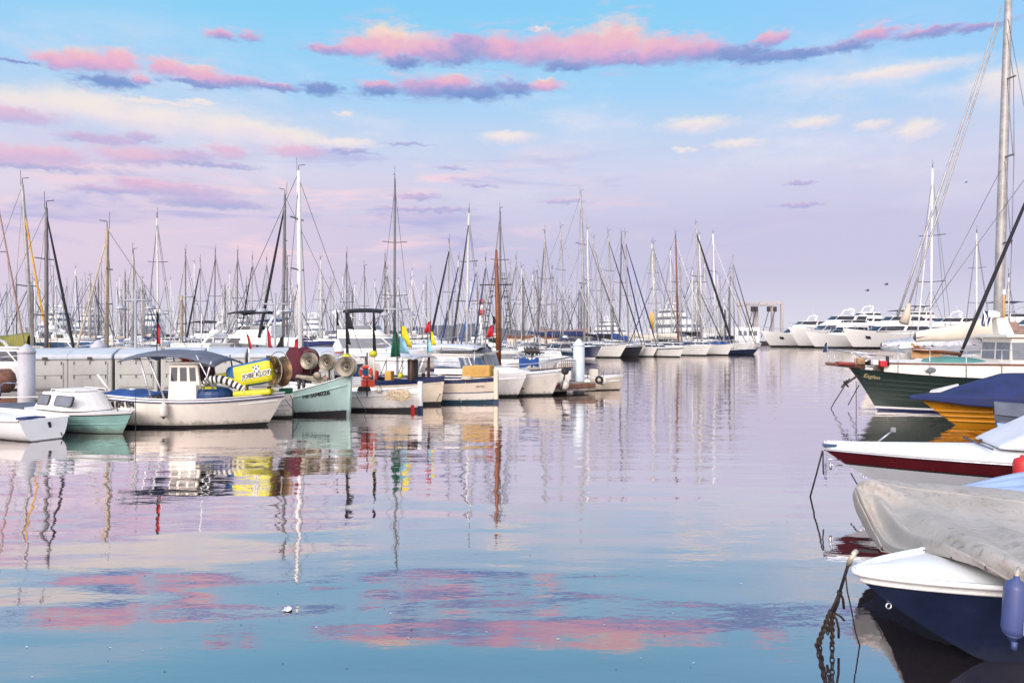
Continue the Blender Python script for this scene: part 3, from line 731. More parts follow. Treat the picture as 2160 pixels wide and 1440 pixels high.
# ------------------------------------------------------------------ pontoon, lockers, piles, lamps
edge = [(-30, 20.0), (-16.5, 23.4), (-6.2, 26.2), (0.6, 29.6), (3.5, 31.0)]     # its front edge on the water
def edge_at(px):
    for (x0, y0), (x1, y1) in zip(edge, edge[1:]):
        for k in range(2001):
            x, y = lerp(x0, x1, k / 2000), lerp(y0, y1, k / 2000)
            if abs(CX + x / y * F - px) < 1.2: return x, y
    return edge[0]
t = thing('pontoon', 'long grey concrete pontoon carrying the lockers, lamps and capped piles', 'pontoon', (0, 0, 0))
mb = MB(); rings = []
for i, (x, y) in enumerate(edge):
    d = Vector((edge[min(i + 1, 4)][0] - edge[max(i - 1, 0)][0], edge[min(i + 1, 4)][1] - edge[max(i - 1, 0)][1], 0)).normalized(); nrm = Vector((-d.y, d.x, 0))
    b = Vector((x, y, 0)); rings.append([b + Vector((0, 0, 0.12)), b + nrm * 2.6 + Vector((0, 0, 0.12)), b + nrm * 2.6 + Vector((0, 0, 0.46)), b + Vector((0, 0, 0.46))])
mb.loft(rings); mb.build('deck', 'concrete', t)
mb = MB(); rr = [[p + Vector((0, -0.012, 0)) if i in (0, 3) else p for i, p in enumerate(r)] for r in rings]
for r in rr: r[0].z = 0.26; r[1].z = 0.26; r[2].z = 0.41; r[3].z = 0.41
mb2 = MB()
for a, b in zip(rr, rr[1:]): mb2.slab([a[0], b[0], b[3], a[3]], (0, -0.05, 0))
mb2.build('fender_board', 'rust wood', t)
locker_lab = ['pale grey dock locker beside the near capped pile, above the white dinghy', 'pale grey dock locker above the turquoise cabin boat, by the leaning white pole',
              'pale grey dock locker directly behind the blue tarp of the white fishing boat', 'pale grey dock locker mostly hidden behind the grey canopy and wheelhouse',
              'pale grey dock locker rising behind the tilted yellow inflatable', 'pale grey dock locker between the bronze net hauler and the maroon net drum', 'pale grey dock locker behind the two small steel net wheels of the aqua boat']
for px, lab in zip((82, 178, 277, 374, 468, 560, 662), locker_lab):
    x, y = edge_at(px); a = math.atan2(2.8, 10.3)
    t = thing('dock_locker', lab, 'locker', (x, y + 0.35, 0.464), a, 'plastic dock lockers in a row on the pontoon')
    w, dp, h = 1.30, 1.3, 1.16
    MB().box((0, dp / 2, h / 2), (w, dp, h)).build('body', 'locker plastic', t, bevel=0.03)
    mb = MB(); prof = [(-0.05, h), (-0.05, h + 0.10), (0.05, h + 0.17), (dp * 0.55, h + 0.31), (dp + 0.04, h + 0.36), (dp + 0.04, h)]
    vs = [(-w / 2 - 0.005, y_, z_) for y_, z_ in prof] + [(w / 2 + 0.005, y_, z_) for y_, z_ in prof]; n = len(prof)
    mb.add(vs, [tuple(range(n))[::-1], tuple(range(n, 2 * n))] + [(i, (i + 1) % n, n + (i + 1) % n, n + i) for i in range(n)])
    lid = mb.build('lid', 'locker lid', t, bevel=0.02)
    for z0, z1 in ((0.22, 0.60), (0.64, 1.06)):
        d = MB().box((0, -0.012, (z0 + z1) / 2), (w * 0.80, 0.03, z1 - z0)).build('door', 'locker plastic', t, bevel=0.012)
        for k in (-0.36, 0.0, 0.36): MB().box((k * w, -0.035, z1 - 0.02), (0.022, 0.02, 0.11)).build('latch', 'dark steel', d)
    MB().box((0, -0.006, 0.16), (w * 0.84, 0.02, 0.035)).build('plinth_strip', 'mast dark', t)
    MB().box((0, -0.06, h + 0.03), (0.14, 0.02, 0.1)).build('hasp', 'dark steel', lid)
pile('pale grey capped pile standing over the white dinghy', 56, 22.6, 725, 744, 0.235)
pile('pale grey pile cap rising between lockers, behind the turquoise cabin boat', 208, 27.0, 716, 733, 0.26)
pile('grey pile with white pointed cap and thin orange line, beside the black flags', 712, 28.6, 715, 741, 0.235, cap='bright white', stripe='orange plastic')
pile('pale blue-white pile at the open end of the pontoon', 1221, 31.6, 714, 729, 0.245, body='pile pale blue', cap='pile pale blue')
lamp_post('twin-armed grey lamp post above the grey fishing boat canopy', 286, 26.5, 612, 633, 0.46, 0.58, 0.32)
lamp_post('twin-armed grey lamp post in front of the navy bimini and tall white mast', 580, 28.0, 618, 641, 0.46, 0.55, 0.30)
lamp_post('twin-armed grey lamp post above the green and yellow flags', 838, 30.0, 637, 652, 0.46, 0.55, 0.26)
# small dockside things by the near pile
t = thing('bollard', 'rusty net heap frame with pale blue hoop on the pontoon edge', 'hoop rail', (WX(20, 22.6), 22.6, 0.46), 0.2)
MB().tube([(-0.25, 0, 0), (-0.25, 0, 0.4), (-0.15, 0, 0.5), (0.15, 0, 0.5), (0.25, 0, 0.4), (0.25, 0, 0)], 0.025, 7).build('hoop', 'blue glass', t)
mb = MB(); mb.ball((-0.3, 0.35, 0.55), (0.35, 0.3, 0.42), 12); mb.build('net', 'rust wood', t)
t = thing('leaning_pole', 'white pole leaning on a dock locker behind the turquoise cabin boat', 'pole', P(232, 824, 23.6)); MB().tube([(0, 0, 0), P(206, 790, 23.75) - P(232, 824, 23.6)], 0.035, 8).build('shaft', 'mast white', t)
MB().ball((0, 0, 0), 0.06, 8).build('end_knob', 'canvas beige', t)

def text_on_hull(H, txt, size, x0, z0, side, parent, material='lettering black', slope=0.0, name='registration_number', bold=0.0, shear=0.0, sx=1.0):
    def fn(x, y):
        lx_ = x0 + sx * x * (-side); z = z0 + y + slope * x; v = 0.8
        for _ in range(3): tt = H.at_x(lx_, v); v = z / H.sheer(tt)
        return H.pt(tt, v, side, 0.022)
    return text_mesh(txt, size, fn, name, material, parent, bold, shear)

# ------------------------------------------------------------------ white fishing boat
rz = rad(-4); L = 4.85
fb = thing('fishing_boat', 'white fishing boat with navy stripes, cream wheelhouse and grey canopy', 'fishing boat', place(602, 19.9, rz, L), rz)
H = Hull(L, 1.95, 0.90, 0.77, 0.90, rake=0.50, rp=1.15, bs=0.86, tm=0.40, pb=2.5, pw=1.9, wr=0.86, draft=0.4)
H.hull(['black antifoul', 'gelcoat cream', 'bright white', 'navy paint'], [(0.09, 0), (0.85, 1), (0.868, 3), (0.93, 2), (0.96, 3), (1.0, 2)], fb, N=26, rail=0.07, well=0.22)
H.deck('gelcoat white', fb, dz=0.2, inset=0.07, camber=0.02)
H.rail('navy paint', fb, r=0.018, v=0.86, off=0.012, name='rub_rail')
text_on_hull(H, 'NI 874 594', 0.215, -1.97, 0.535, -1, fb, bold=0.012, sx=0.74)
lx = lambda px: (px - 602) / F * 19.9 + L / 2
b = [Vector((lx(366), -0.52, 0.5)), Vector((lx(440), -0.52, 0.5)), Vector((lx(440), 0.52, 0.5)), Vector((lx(366), 0.52, 0.5))]
tp = [Vector((lx(369), -0.48, 1.64)), Vector((lx(430), -0.48, 1.64)), Vector((lx(430), 0.48, 1.64)), Vector((lx(369), 0.48, 1.64))]
wh = MB().hexa(b, tp).build('wheelhouse', 'gelcoat cream', fb, bevel=0.03)
rf = MB().box((lx(402), 0, 1.68), (1.0, 1.12, 0.06)).build('roof', 'gelcoat cream', wh, bevel=0.02)
def panel(parent, a, b_, c, d, name, material, off=(0, -0.012, 0)):
    return MB().slab([a, b_, c, d], off).build(name, material, parent)
def sidept(u, z): # on the wheelhouse's starboard face
    k = (z - 0.5) / 1.14; return Vector((lerp(lerp(b[0].x, tp[0].x, k), lerp(b[1].x, tp[1].x, k), u), lerp(-0.52, -0.48, k), z))
for u0, u1 in ((0.08, 0.28), (0.38, 0.60), (0.70, 0.90)):
    panel(wh, sidept(u0, 1.20), sidept(u1, 1.20), sidept(u1, 1.56), sidept(u0, 1.56), 'window', 'smoked glass')
for y0, y1 in ((-0.42, -0.04), (0.04, 0.42)):
    panel(wh, Vector((lx(433.3), y0, 1.20)), Vector((lx(433.3), y1, 1.20)), Vector((lx(431), y1, 1.56)), Vector((lx(431), y0, 1.56)), 'window', 'smoked glass', (0.012, 0, 0))
MB().box((lx(418), -0.60, 0.86), (0.42, 0.16, 0.52)).build('side_locker', 'gelcoat white', fb, bevel=0.04)
for px in (406, 416, 424): MB().lathe([(0.035, 0), (0.035, 0.16), (0.06, 0.17), (0.06, 0.22), (0.02, 0.24)], 10, Matrix.Translation((lx(px), -0.25, 1.71))).build('deck_light', 'bright white', rf)
MB().box((lx(390), 0.1, 1.80), (0.34, 0.4, 0.18)).build('raft_pack', 'orange plastic', rf, bevel=0.06)
def cnp(u, v):
    x = lerp(lx(278), lx(482), u); y = (2 * v - 1); return Vector((x, y * 0.92, 2.02 - 0.15 * y * y - 0.24 * (2 * u - 0.82) ** 2 + (0.05 if u > .6 else 0) * u))
cb = MB(); cb.grid(cnp, 12, 10); can = cb.build('canopy', 'canvas grey', fb, solid=0.03)
for a_, c_ in (((lx(348), -0.85, 0.7), (lx(322), -0.88, 1.86)), ((lx(378), -0.9, 0.72), (lx(340), -0.88, 1.88)), ((lx(450), -0.7, 0.95), (lx(474), -0.86, 1.74)), ((lx(472), -0.7, 1.0), (lx(442), -0.86, 1.9)), ((lx(330), 0.85, 0.7), (lx(320), 0.88, 1.86)), ((lx(470), 0.7, 1.0), (lx(450), 0.86, 1.86))):
    MB().tube([a_, c_], 0.022, 7).build('canopy_pole', 'stainless', can)
MB().tube([(lx(407), 0.3, 1.7), (lx(407), 0.3, 3.0)], 0.012, 6).build('whip_antenna', 'bright white', rf)
MB().tube([(lx(331), 0.0, 2.0), (lx(331), 0.0, 2.35)], 0.02, 6).build('flag_staff', 'mast pale', can)
def tarp(u, v):
    x = lerp(lx(240), lx(348), u); y = lerp(-0.86, 0.86, v); return Vector((x, y, 0.78 + 0.12 * math.sin(math.pi * v) ** 0.7 * (0.7 + 0.3 * math.sin(5 * u + 1)) + 0.025 * math.sin(15 * u + 5 * v) + 0.03))
o = MB(); o.grid(tarp, 16, 12); o = o.build('tarp', 'canvas blue', None, solid=0.015); o.location = fb.location; o.rotation_euler = (0, 0, rz)
tag(o, 'bright blue tarp spread over the stern of the white fishing boat', 'tarp')
p0 = P(345, 865, 19.02); fender('white cylindrical fender hanging on the white fishing boat', p0, 0.10, 0.36, 'fender white', line_top=P(345, 838, 19.06), group='fenders on the boats')
# national flag on a dark staff beside the canopy
dan_buoy('dark drooping red and white flag above the grey fishing boat canopy', 331, 20.2, 655, 742, [('canvas black', 0.62, 0.96, 5, 1), ('flag red', 0.20, 0.70, 7, 1)])
# inflatables heaped on the foredeck
def infl(label, rings, mats, mi_fn, n=18, name='towable_inflatable'):
    o = MB(); vs = [q for r in rings for q in r]; K = len(rings[0])
    for i in range(len(rings) - 1):
        for j in range(K):
            o.add([rings[i][j], rings[i][(j + 1) % K], rings[i + 1][(j + 1) % K], rings[i + 1][j]], [(0, 1, 2, 3)], mi_fn(i, j), True)
    o.add(rings[0], [tuple(range(K))[::-1]], mi_fn(0, 0)); o.add(rings[-1], [tuple(range(K))], mi_fn(len(rings) - 2, 0))
    ob = o.build(name, mats)
    return ob
def sect(c, ax, hy, hz, n=20, e=0.55):
    ax = Vector(ax).normalized(); up = Vector((0, 0, 1)); sd_ = ax.cross(up).normalized(); up2 = sd_.cross(ax)
    return [Vector(c) + sd_ * hy * abs(math.cos(a)) ** e * (1 if math.cos(a) > 0 else -1) + up2 * hz * abs(math.sin(a)) ** e * (1 if math.sin(a) > 0 else -1) for a in [2 * math.pi * (j + 0.5) / n for j in range(n)]]
a0, a1 = P(486, 797, 20.0), P(582, 779, 19.9); ax = a1 - a0
rings = [sect(a0 + ax * k, ax, 0.30 * s_, lerp(0.30, 0.34, k) * s_) for k, s_ in ((0, 0.62), (0.02, 0.86), (0.06, 0.98), (0.17, 1.0), (0.19, 1.0), (0.5, 1.0), (0.9, 1.0), (0.97, 0.9), (1.0, 0.6))]
def mfn(i, j):
    c = math.cos(2 * math.pi * (j + 1) / 20); s_ = math.sin(2 * math.pi * (j + 1) / 20)
    return 0 if i < 4 or s_ > 0.72 or s_ < -0.78 else 1
tube1 = infl('x', rings, ['blue plastic', 'yellow plastic'], mfn)
tag(tube1, 'big yellow and blue towable inflatable with dark lettering, tilted on the fishing boat', 'inflatable')
axn = ax.normalized(); sd_ = axn.cross(Vector((0, 0, 1))).normalized(); up2 = sd_.cross(axn)
org = a0 + ax * 0.36 + sd_ * 0.302 - up2 * 0.10
text_mesh('JOBE KLOT', 0.17, lambda x, y: org + axn * x * 0.92 + up2 * y + sd_ * 0.004, 'lettering_backing', 'bright white', tube1, bold=0.022, shear=0.15)
text_mesh('JOBE KLOT', 0.17, lambda x, y: org + axn * x * 0.92 + up2 * y + sd_ * 0.012, 'lettering', 'lettering black', tube1, bold=0.004, shear=0.15)
mbp = MB(); cb_ = org + axn * 0.42 + up2 * 0.21
mbp.add([cb_ + sd_ * 0.005 + axn * 0.10 * math.cos(a) + up2 * 0.09 * math.sin(a) for a in [2 * math.pi * k / 20 for k in range(20)]], [tuple(range(20))], 0)
for ax_, ay_, r_ in ((0, 0, 0.032), (-0.07, 0.045, 0.026), (0.07, 0.045, 0.026), (0.0, 0.082, 0.02), (-0.05, -0.06, 0.022), (0.05, -0.06, 0.022)):
    mbp.add([cb_ + sd_ * 0.009 + axn * (ax_ + r_ * math.cos(a)) + up2 * (ay_ + r_ * math.sin(a)) for a in [2 * math.pi * k / 6 for k in range(6)]], [tuple(range(6))], 1)
mbp.build('ball_emblem', ['bright white', 'lettering black'], tube1)
pts = [P(430, 812, 19.75), P(440, 801, 19.72), P(462, 799, 19.7), P(490, 806, 19.68), P(512, 818, 19.68), P(519, 824, 19.7)]
pp = []
for i in range(len(pts) - 1): pp += [pts[i].lerp(pts[i + 1], k / 5) for k in range(5)]
rings = []
for i, q in enumerate(pp):
    d = pp[min(i + 1, len(pp) - 1)] - pp[max(i - 1, 0)]; rings.append(sect(q, d, 0.10, 0.11 if 2 < i < 22 else 0.07, 12, 1.0))
o = infl('x', rings, ['bright white', 'lettering black', 'yellow plastic'], lambda i, j: (2 if j in (1, 2, 3) and i > 12 else i % 2))
tag(o, 'black and white striped inflatable tube with yellow top, by the wheelhouse', 'inflatable')
o = MB(); q0, q1, q2, q3 = P(450, 791, 19.95), P(516, 777, 19.95), P(519, 812, 19.85), P(470, 800, 19.85)
o.slab([q0, q3, q2, q1], (0, 0.12, 0)); o = o.build('towable_inflatable', 'yellow plastic', None, bevel=0.03)
tag(o, 'plain yellow inflatable flap above the striped tube', 'inflatable')
MB().lathe([(0.001, 0), (0.10, 0.0), (0.10, 0.006), (0.001, 0.006)], 12, Matrix.Translation(P(488, 795, 19.84)) @ Matrix.Rotation(rad(90), 4, 'X')).build('round_emblem', 'mast dark', o)
o = MB(); c = P(452, 836, 19.75)
rings = [[c + Vector((0.50 * math.cos(th) * r_, 0.42 * math.sin(th) * r_, z_)) for th in [2 * math.pi * k / 18 for k in range(18)]] for r_, z_ in ((1.0, -0.02), (1.0, 0.07), (0.93, 0.15), (0.74, 0.22), (0.45, 0.26), (0.1, 0.275))]
o = infl('x', rings, ['dark blue plastic', 'yellow plastic'], lambda i, j: 1 if i in (3, 4) and 6 < j < 15 else 0)
tag(o, 'round dark blue inflatable with yellow patch beside the wheelhouse', 'inflatable')
o = MB(); o.box(P(535, 828, 19.72), (1.02, 0.35, 0.16), 0, ry=rad(-4)); o = o.build('towable_inflatable', 'yellow plastic', None, bevel=0.06, segs=3)
tag(o, 'flat yellow inflatable board lying below the big tilted one', 'inflatable')
rope('thin pale cord tied round the inflatables', [P(517, 778, 19.5), P(518, 800, 19.44), P(516, 830, 19.4)], 0.008, 'rope pale')
net_hauler('large bronze double net hauler wheel on the bow of the white fishing boat', P(587, 783, 19.7), 0.39, (-0.60, -0.80, 0.05), P(560, 826, 19.8), r_in=0.28, depth=0.42)
MB()
o = MB(); o.box(P(603, 824, 20.2), (0.30, 0.3, 0.14)); o = o.build('fish_crate', 'flag green', None, bevel=0.02); tag(o, 'small green crate on the bow of the white fishing boat', 'crate')

# ------------------------------------------------------------------ turquoise cabin boat
rz = rad(-32); L = 3.9
tb = thing('cabin_boat', 'small turquoise cabin boat with cream coach roof and two side windows', 'cabin boat', place(279, 17.9, rz, L), rz)
H = Hull(L, 1.55, 0.52, 0.49, 0.58, rake=0.42, rp=1.0, bs=0.8, tm=0.40, pb=2.3, pw=1.8, wr=0.88, draft=0.35)
H.hull(['black antifoul', 'turquoise paint', 'bright white'], [(0.03, 0), (0.88, 1), (1.0, 2)], tb, N=20, rail=0.05, well=0.03)
H.deck('gelcoat white', tb, dz=0.02, camber=0.02)
H.rail('lettering black', tb, r=0.012, v=0.88, off=0.01)
H.rail('turquoise paint', tb, r=0.010, v=0.45, off=0.006, name='strake')
cz = 0.52
cabo = tier(tb, -1.45, 0.50, 1.26, cz, cz + 0.44, 0.42, 0.22, 0.98, g=None, mats=('gelcoat white', 'blue glass'), name='coachroof', roof=0)
for x0, x1, zz in ((-1.26, -0.82, 0.0), (-0.42, 0.30, 0.03)):
    def wp(x, k): return Vector((x, -lerp(0.63, 0.49, k) - 0.004, cz + 0.44 * k))
    poly = []
    for cx_, cy_, a0_ in ((x1, 0.78, 0), (x0, 0.78, 90), (x0, 0.44, 180), (x1, 0.44, 270)):
        for s_ in range(4):
            an = rad(a0_ + 30 * s_); poly.append(wp(cx_ + 0.07 * math.cos(an), cy_ + 0.13 * math.sin(an) - 0.06))
    fr = MB().slab(poly, (0, -0.02, 0.004)).build('window_frame', 'rubber black', cabo)
    ctr = sum(poly, Vector()) / len(poly); MB().slab([ctr + (q - ctr) * 0.88 + Vector((0, -0.021, 0.004)) for q in poly], (0, -0.006, 0)).build('pane', 'grey glass', fr)
MB().box((-0.55, 0, cz + 0.475), (0.95, 0.62, 0.06)).build('sliding_hatch', 'bright white', cabo, bevel=0.03)
for s_ in (1, -1): MB().tube([(-1.0, s_ * 0.42, cz + 0.45), (-0.95, s_ * 0.42, cz + 0.51), (0.02, s_ * 0.42, cz + 0.51), (0.06, s_ * 0.42, cz + 0.45)], 0.014, 6).build('grab_rail', 'bright white', cabo)
bow_rail(tb, H, 0.90, 0.09, n=4, r=0.006)
fender('cream cylindrical fender lying above the turquoise cabin boat', P(196, 829, 20.6), 0.09, 0.46, 'fender white', group='fenders on the boats').rotation_euler = (0, rad(88), 0)
rope('thin mooring line dropping from the bow of the turquoise cabin boat', [P(248, 856, 18.2), P(249, 912, 18.35), P(249, 922, 18.4)], 0.010)
rope('second thin line beside the number on the white fishing boat', [P(286, 822, 19.3), P(286, 917, 17.95)], 0.008)

# ------------------------------------------------------------------ white dinghy, transom showing
rz = rad(152); L = 3.6
wd = thing('dinghy', 'white rounded dinghy with grey transom slot and open cockpit', 'dinghy', Vector((WX(88, 17.1), 17.1, 0)) + Vector((math.cos(rz), math.sin(rz), 0)) * (L / 2 - 0.1), rz)
H = Hull(L, 1.5, 0.50, 0.50, 0.62, rake=0.3, rp=1.2, srake=-0.10, bs=0.74, tm=0.45, pb=2.2, pw=1.8, wr=0.48, draft=0.3, fp=0.42)
H.hull(['mast dark', 'bright white'], [(0.05, 0), (1.0, 1)], wd, N=20, rail=0.08, well=0.12)
H.deck('bright white', wd, dz=0.10, inset=0.08, camber=0.10)
H.rail('gelcoat white', wd, r=0.03, v=0.98)
MB().box((-L / 2 - 0.03, -0.12, 0.24), (0.03, 0.06, 0.34), 0, rx=rad(-10)).build('rudder_slot', 'rubber black', wd)
MB().box((-L / 2 + 0.35, 0.1, 0.50), (0.34, 0.5, 0.05), 0, rz=0.2).build('cockpit_hatch', 'canvas navy', wd, bevel=0.02)
MB().box((0.5, 0.0, 0.56), (0.6, 0.12, 0.14)).build('thwart', 'gelcoat white', wd, bevel=0.03)
t = thing('mooring_buoy', 'small white float beside the turquoise hull', 'buoy', P(119, 924, 17.3)); t.location.z = 0.05
MB().ball((0, 0, 0), 0.075, 12).build('body', 'fender white', t); MB().tube([(0.05, 0, 0.05), (0.09, 0.02, 0.09), (0.12, 0.02, 0.02)], 0.014, 6).build('rope_eye', 'rope dark', t)
t = thing('dark_dinghy', 'dark grey covered dinghy tucked behind the white dinghy', 'dinghy', (WX(38, 20.0), 20.0, 0), rad(10))
H = Hull(2.6, 1.2, 0.5, 0.46, 0.55, rake=0.25, bs=0.8, wr=0.8, draft=0.2); H.hull(['black antifoul', 'mast dark'], [(0.05, 0), (1, 1)], t, N=14); H.deck('canvas grey', t, dz=-0.01, camber=0.12)
MB().tube([(-1.2, -0.5, 0.5), (-1.2, -0.5, 0.78), (1.1, -0.45, 0.78), (1.1, -0.45, 0.5)], 0.016, 6).build('side_rail', 'mast pale', t)

# ------------------------------------------------------------------ white clinker boat and aqua fishing boat
rz = rad(-20); L = 4.6
cb2 = thing('wooden_boat', 'white planked boat wedged between the fishing boat and the aqua hull', 'wooden boat', place(619, 21.6, rz, L), rz)
H = Hull(L, 1.7, 0.62, 0.56, 0.76, rake=0.05, bs=0.4, tm=0.45, pb=2.2, pw=1.8, wr=0.8, draft=0.4)
H.hull(['black antifoul', 'gelcoat white', 'aqua paint'], [(0.09, 0), (0.93, 1), (1.0, 2)], cb2, N=20); H.deck('gelcoat white', cb2, dz=0.06)
for v in (0.35, 0.55, 0.75): H.rail('gelcoat cream', cb2, r=0.010, v=v, off=0.004, name='strake')
rz = rad(-20); L = 5.6
aq = thing('fishing_boat', 'aqua green double-ended fishing boat with sharply rising bow and steel net wheels', 'fishing boat', place(741, 22.35, rz, L), rz)
AQ = Hull(L, 2.0, 0.64, 0.47, 1.24, rake=0.13, rp=1.0, bs=0.3, tm=0.45, pb=2.6, pw=2.2, wr=0.84, draft=0.45)
AQ.hull(['black antifoul', 'aqua paint', 'aqua paint'], [(0.13, 0), (0.80, 1), (1.0, 2)], aq, N=28, rail=0.06, well=0.2)
AQ.deck('gelcoat white', aq, dz=0.12, inset=0.06, camber=0.10)
AQ.rail('bright white', aq, r=0.018, v=1.0, name='gunwale'); AQ.rail('aqua paint', aq, r=0.020, v=0.76, off=0.012, name='rub_rail')
MB().hexa([Vector((L / 2 - 0.16, -0.05, -0.2)), Vector((L / 2 - 0.06, -0.05, -0.2)), Vector((L / 2 - 0.06, 0.05, -0.2)), Vector((L / 2 - 0.16, 0.05, -0.2))], [Vector((L / 2 - 0.07, -0.05, 1.42)), Vector((L / 2 + 0.04, -0.05, 1.42)), Vector((L / 2 + 0.04, 0.05, 1.42)), Vector((L / 2 - 0.07, 0.05, 1.42))]).build('stem_post', 'aqua paint', aq, bevel=0.01)
text_on_hull(AQ, 'NI·504026', 0.17, 1.55, 0.52, -1, aq, slope=0.17, bold=0.006)
def aqp(px, py, D): return P(px, py, D)
t = thing('net_drum', 'large drum wound with maroon netting on the aqua fishing boat', 'net drum', P(640, 765, 23.2))
q = Vector((-0.62, -0.78, 0.0)).to_track_quat('Z', 'Y').to_matrix().to_4x4()
MB().lathe([(0.1, -0.32), (0.44, -0.32), (0.46, -0.2), (0.48, 0.0), (0.46, 0.2), (0.44, 0.32), (0.1, 0.32)], 24, q).build('wound_net', 'net maroon', t)
MB().lathe([(0.001, 0.33), (0.5, 0.33), (0.5, 0.36), (0.001, 0.36)], 24, q).build('flange', 'net maroon', t)
MB().tube([(0.1, 0.1, 0), (0.1, 0.1, -0.7)], 0.05, 8).build('stand', 'dark steel', t)
R3 = random.Random(3); mb = MB()
for k in range(26):
    a = R3.uniform(0, 6.28); zz = R3.uniform(-0.3, 0.3); pts = []
    for j in range(6):
        a2 = a + j * 0.13; pts.append(q @ Vector((0.485 * math.cos(a2), 0.485 * math.sin(a2), zz + R3.uniform(-0.05, 0.05))))
    mb.tube(pts, 0.011, 4)
mb.build('loose_net', 'net maroon', t)
net_hauler('small steel net wheel in front of the maroon net drum', P(652, 761, 22.5), 0.25, (-0.35, -0.93, 0.08), P(655, 800, 22.6), r_in=0.34, depth=0.36, material='worn steel', spokes=0)
net_hauler('small polished net wheel standing alone between two others on the aqua boat', P(690, 764, 22.6), 0.25, (-0.3, -0.95, 0.06), P(695, 815, 22.6), r_in=0.34, depth=0.36, material='worn steel', spokes=0)
net_hauler('larger steel net wheel hung over the bow of the aqua boat', P(731, 773, 22.1), 0.295, (-0.22, -0.97, 0.05), P(694, 816, 22.35), r_in=0.3, depth=0.36, material='worn steel', spokes=0)
o = MB(); o.slab([P(625, 790, 22.4), P(622, 796, 22.4), P(690, 812, 22.3), P(690, 797, 22.3)], (0, 0.3, 0)); o = o.build('net_chute', 'worn steel', None, bevel=0.02); tag(o, 'grey steel chute sloping under the net wheels of the aqua boat', 'chute')
MB().lathe([(0.04, -0.05), (0.115, -0.05), (0.115, 0.05), (0.04, 0.05)], 16, Matrix.Translation((P(669, 792, 22.25))) @ Matrix.Rotation(rad(90), 4, 'X')).build('roller', 'worn steel', o)
MB().tube([P(600, 806, 22.6), P(690, 815, 22.3)], 0.045, 8).build('spar', 'bright white', o)
for px in (630, 640): MB().tube([P(px, 800, 22.4), P(px + 1, 828, 22.4)], 0.05, 7).build('leg', 'dark steel', o)
o = MB(); o.tube([P(645, 828, 22.9), P(650, 820, 22.9), P(660, 820, 22.9), P(665, 826, 22.9)], 0.045, 8); o = o.build('hose', 'red paint'); tag(o, 'short curved red hose on the deck of the aqua boat', 'hose')
rope('dark mooring rope hanging down the side of the aqua hull', [P(612, 834, 21.5), P(617, 842, 21.4), P(618, 880, 21.4), P(618, 894, 21.4)], 0.014)
rope('thin rope trailing into the water below the aqua hull', [P(600, 840, 21.0), P(622, 868, 20.9), P(630, 884, 20.9)], 0.009)
dan_buoy('red pennant above the maroon net drum', 628, 23.3, 714, 760, [('flag red', 0.1, 1.0, 8, -1)])
dan_buoy('tattered black pennant over the yellow float at the bow of the aqua boat', 731, 22.6, 655, 765, [('canvas black', 0.66, 0.97, 12, 1), ('canvas black', 0.36, 0.68, 7, 1), ('canvas black', 0.12, 0.40, 5, 1)], fl=(0.17, 0.14, 'yellow plastic'), lean=-2)
dan_buoy('furled black pennant over a yellow float, straight beside the lifebuoy', 787, 23.6, 652, 752, [('canvas black', 0.55, 0.95, 4.5, 1), ('canvas black', 0.1, 0.56, 5.5, 1)], fl=(0.14, 0.09, 'yellow plastic'))
dan_buoy('dark green pennant standing over the white canopy', 838, 24.6, 690, 755, [('flag green', 0.05, 0.92, 9, -1), ('flag green', 0.05, 0.85, 5, 1)], lean=-3)
dan_buoy('bright yellow pennant beside the dark green one', 846, 25.0, 676, 745, [('flag yellow', 0.22, 0.85, 16, 1)], lean=0)
dan_buoy('pale blue pennant below the bright yellow one', 842, 24.9, 706, 756, [('flag cyan', 0.25, 0.95, 15, 1)])
dan_buoy('red and yellow signal flag by the white pilot boats', 908, 27.0, 676, 740, [('flag red', 0.62, 0.98, 9, -1), ('flag yellow', 0.2, 0.66, 8, 1)])
dan_buoy('small pale blue pennant by the red and yellow flag', 902, 26.6, 705, 752, [('flag cyan', 0.2, 0.85, 8, 1)])
dan_buoy('red, white and green flag near the brown wooden mast', 1040, 33.0, 665, 735, [('canvas black', 0.75, 0.98, 5, 1), ('flag red', 0.35, 0.72, 10, -1)])
dan_buoy('white and red flag hanging between the lamp post and the bimini', 567, 27.0, 680, 738, [('flag red', 0.1, 0.75, 6, 1), ('bright white', 0.2, 0.95, 4, -1)], lean=-4)
dan_buoy('dark red rag leaning over the lockers', 528, 26.5, 700, 742, [('flag red', 0.1, 0.9, 5, 1)], lean=-8)
dan_buoy('thin black pennant beside the white flybridge cruiser', 710, 30.0, 652, 720, [('canvas black', 0.5, 0.95, 4, 1)])
dan_buoy('black ragged pennant over the dock lockers', 598, 27.2, 706, 738, [('canvas black', 0.1, 0.9, 10, -1)])

# ------------------------------------------------------------------ white double-ender with the lifebuoy, navy boat, cream boat, cabin boat
rz = rad(-22); L = 5.2
wp_ = thing('wooden_boat', 'white double-ended wooden boat with upright white stem and a net slung over its side', 'wooden boat', place(886, 23.55, rz, L), rz)
H = Hull(L, 1.8, 0.72, 0.60, 0.80, rake=0.02, bs=0.25, tm=0.46, pb=2.5, pw=2.0, wr=0.84, draft=0.42)
H.hull(['black antifoul', 'gelcoat white', 'bright white'], [(0.16, 0), (0.78, 1), (1.0, 2)], wp_, N=24, rail=0.06, well=0.2); H.deck('gelcoat white', wp_, dz=0.16, camber=0.05)
H.rail('gelcoat white', wp_, r=0.016, v=0.74, off=0.01); H.rail('bright white', wp_, r=0.018, name='gunwale')
MB().box((L / 2 + 0.01, 0, 0.42), (0.14, 0.10, 1.06)).build('stem_post', 'bright white', wp_, bevel=0.012)
MB().box((L / 2 + 0.01, 0, 0.06), (0.146, 0.106, 0.22)).build('stem_foot', 'navy paint', wp_)
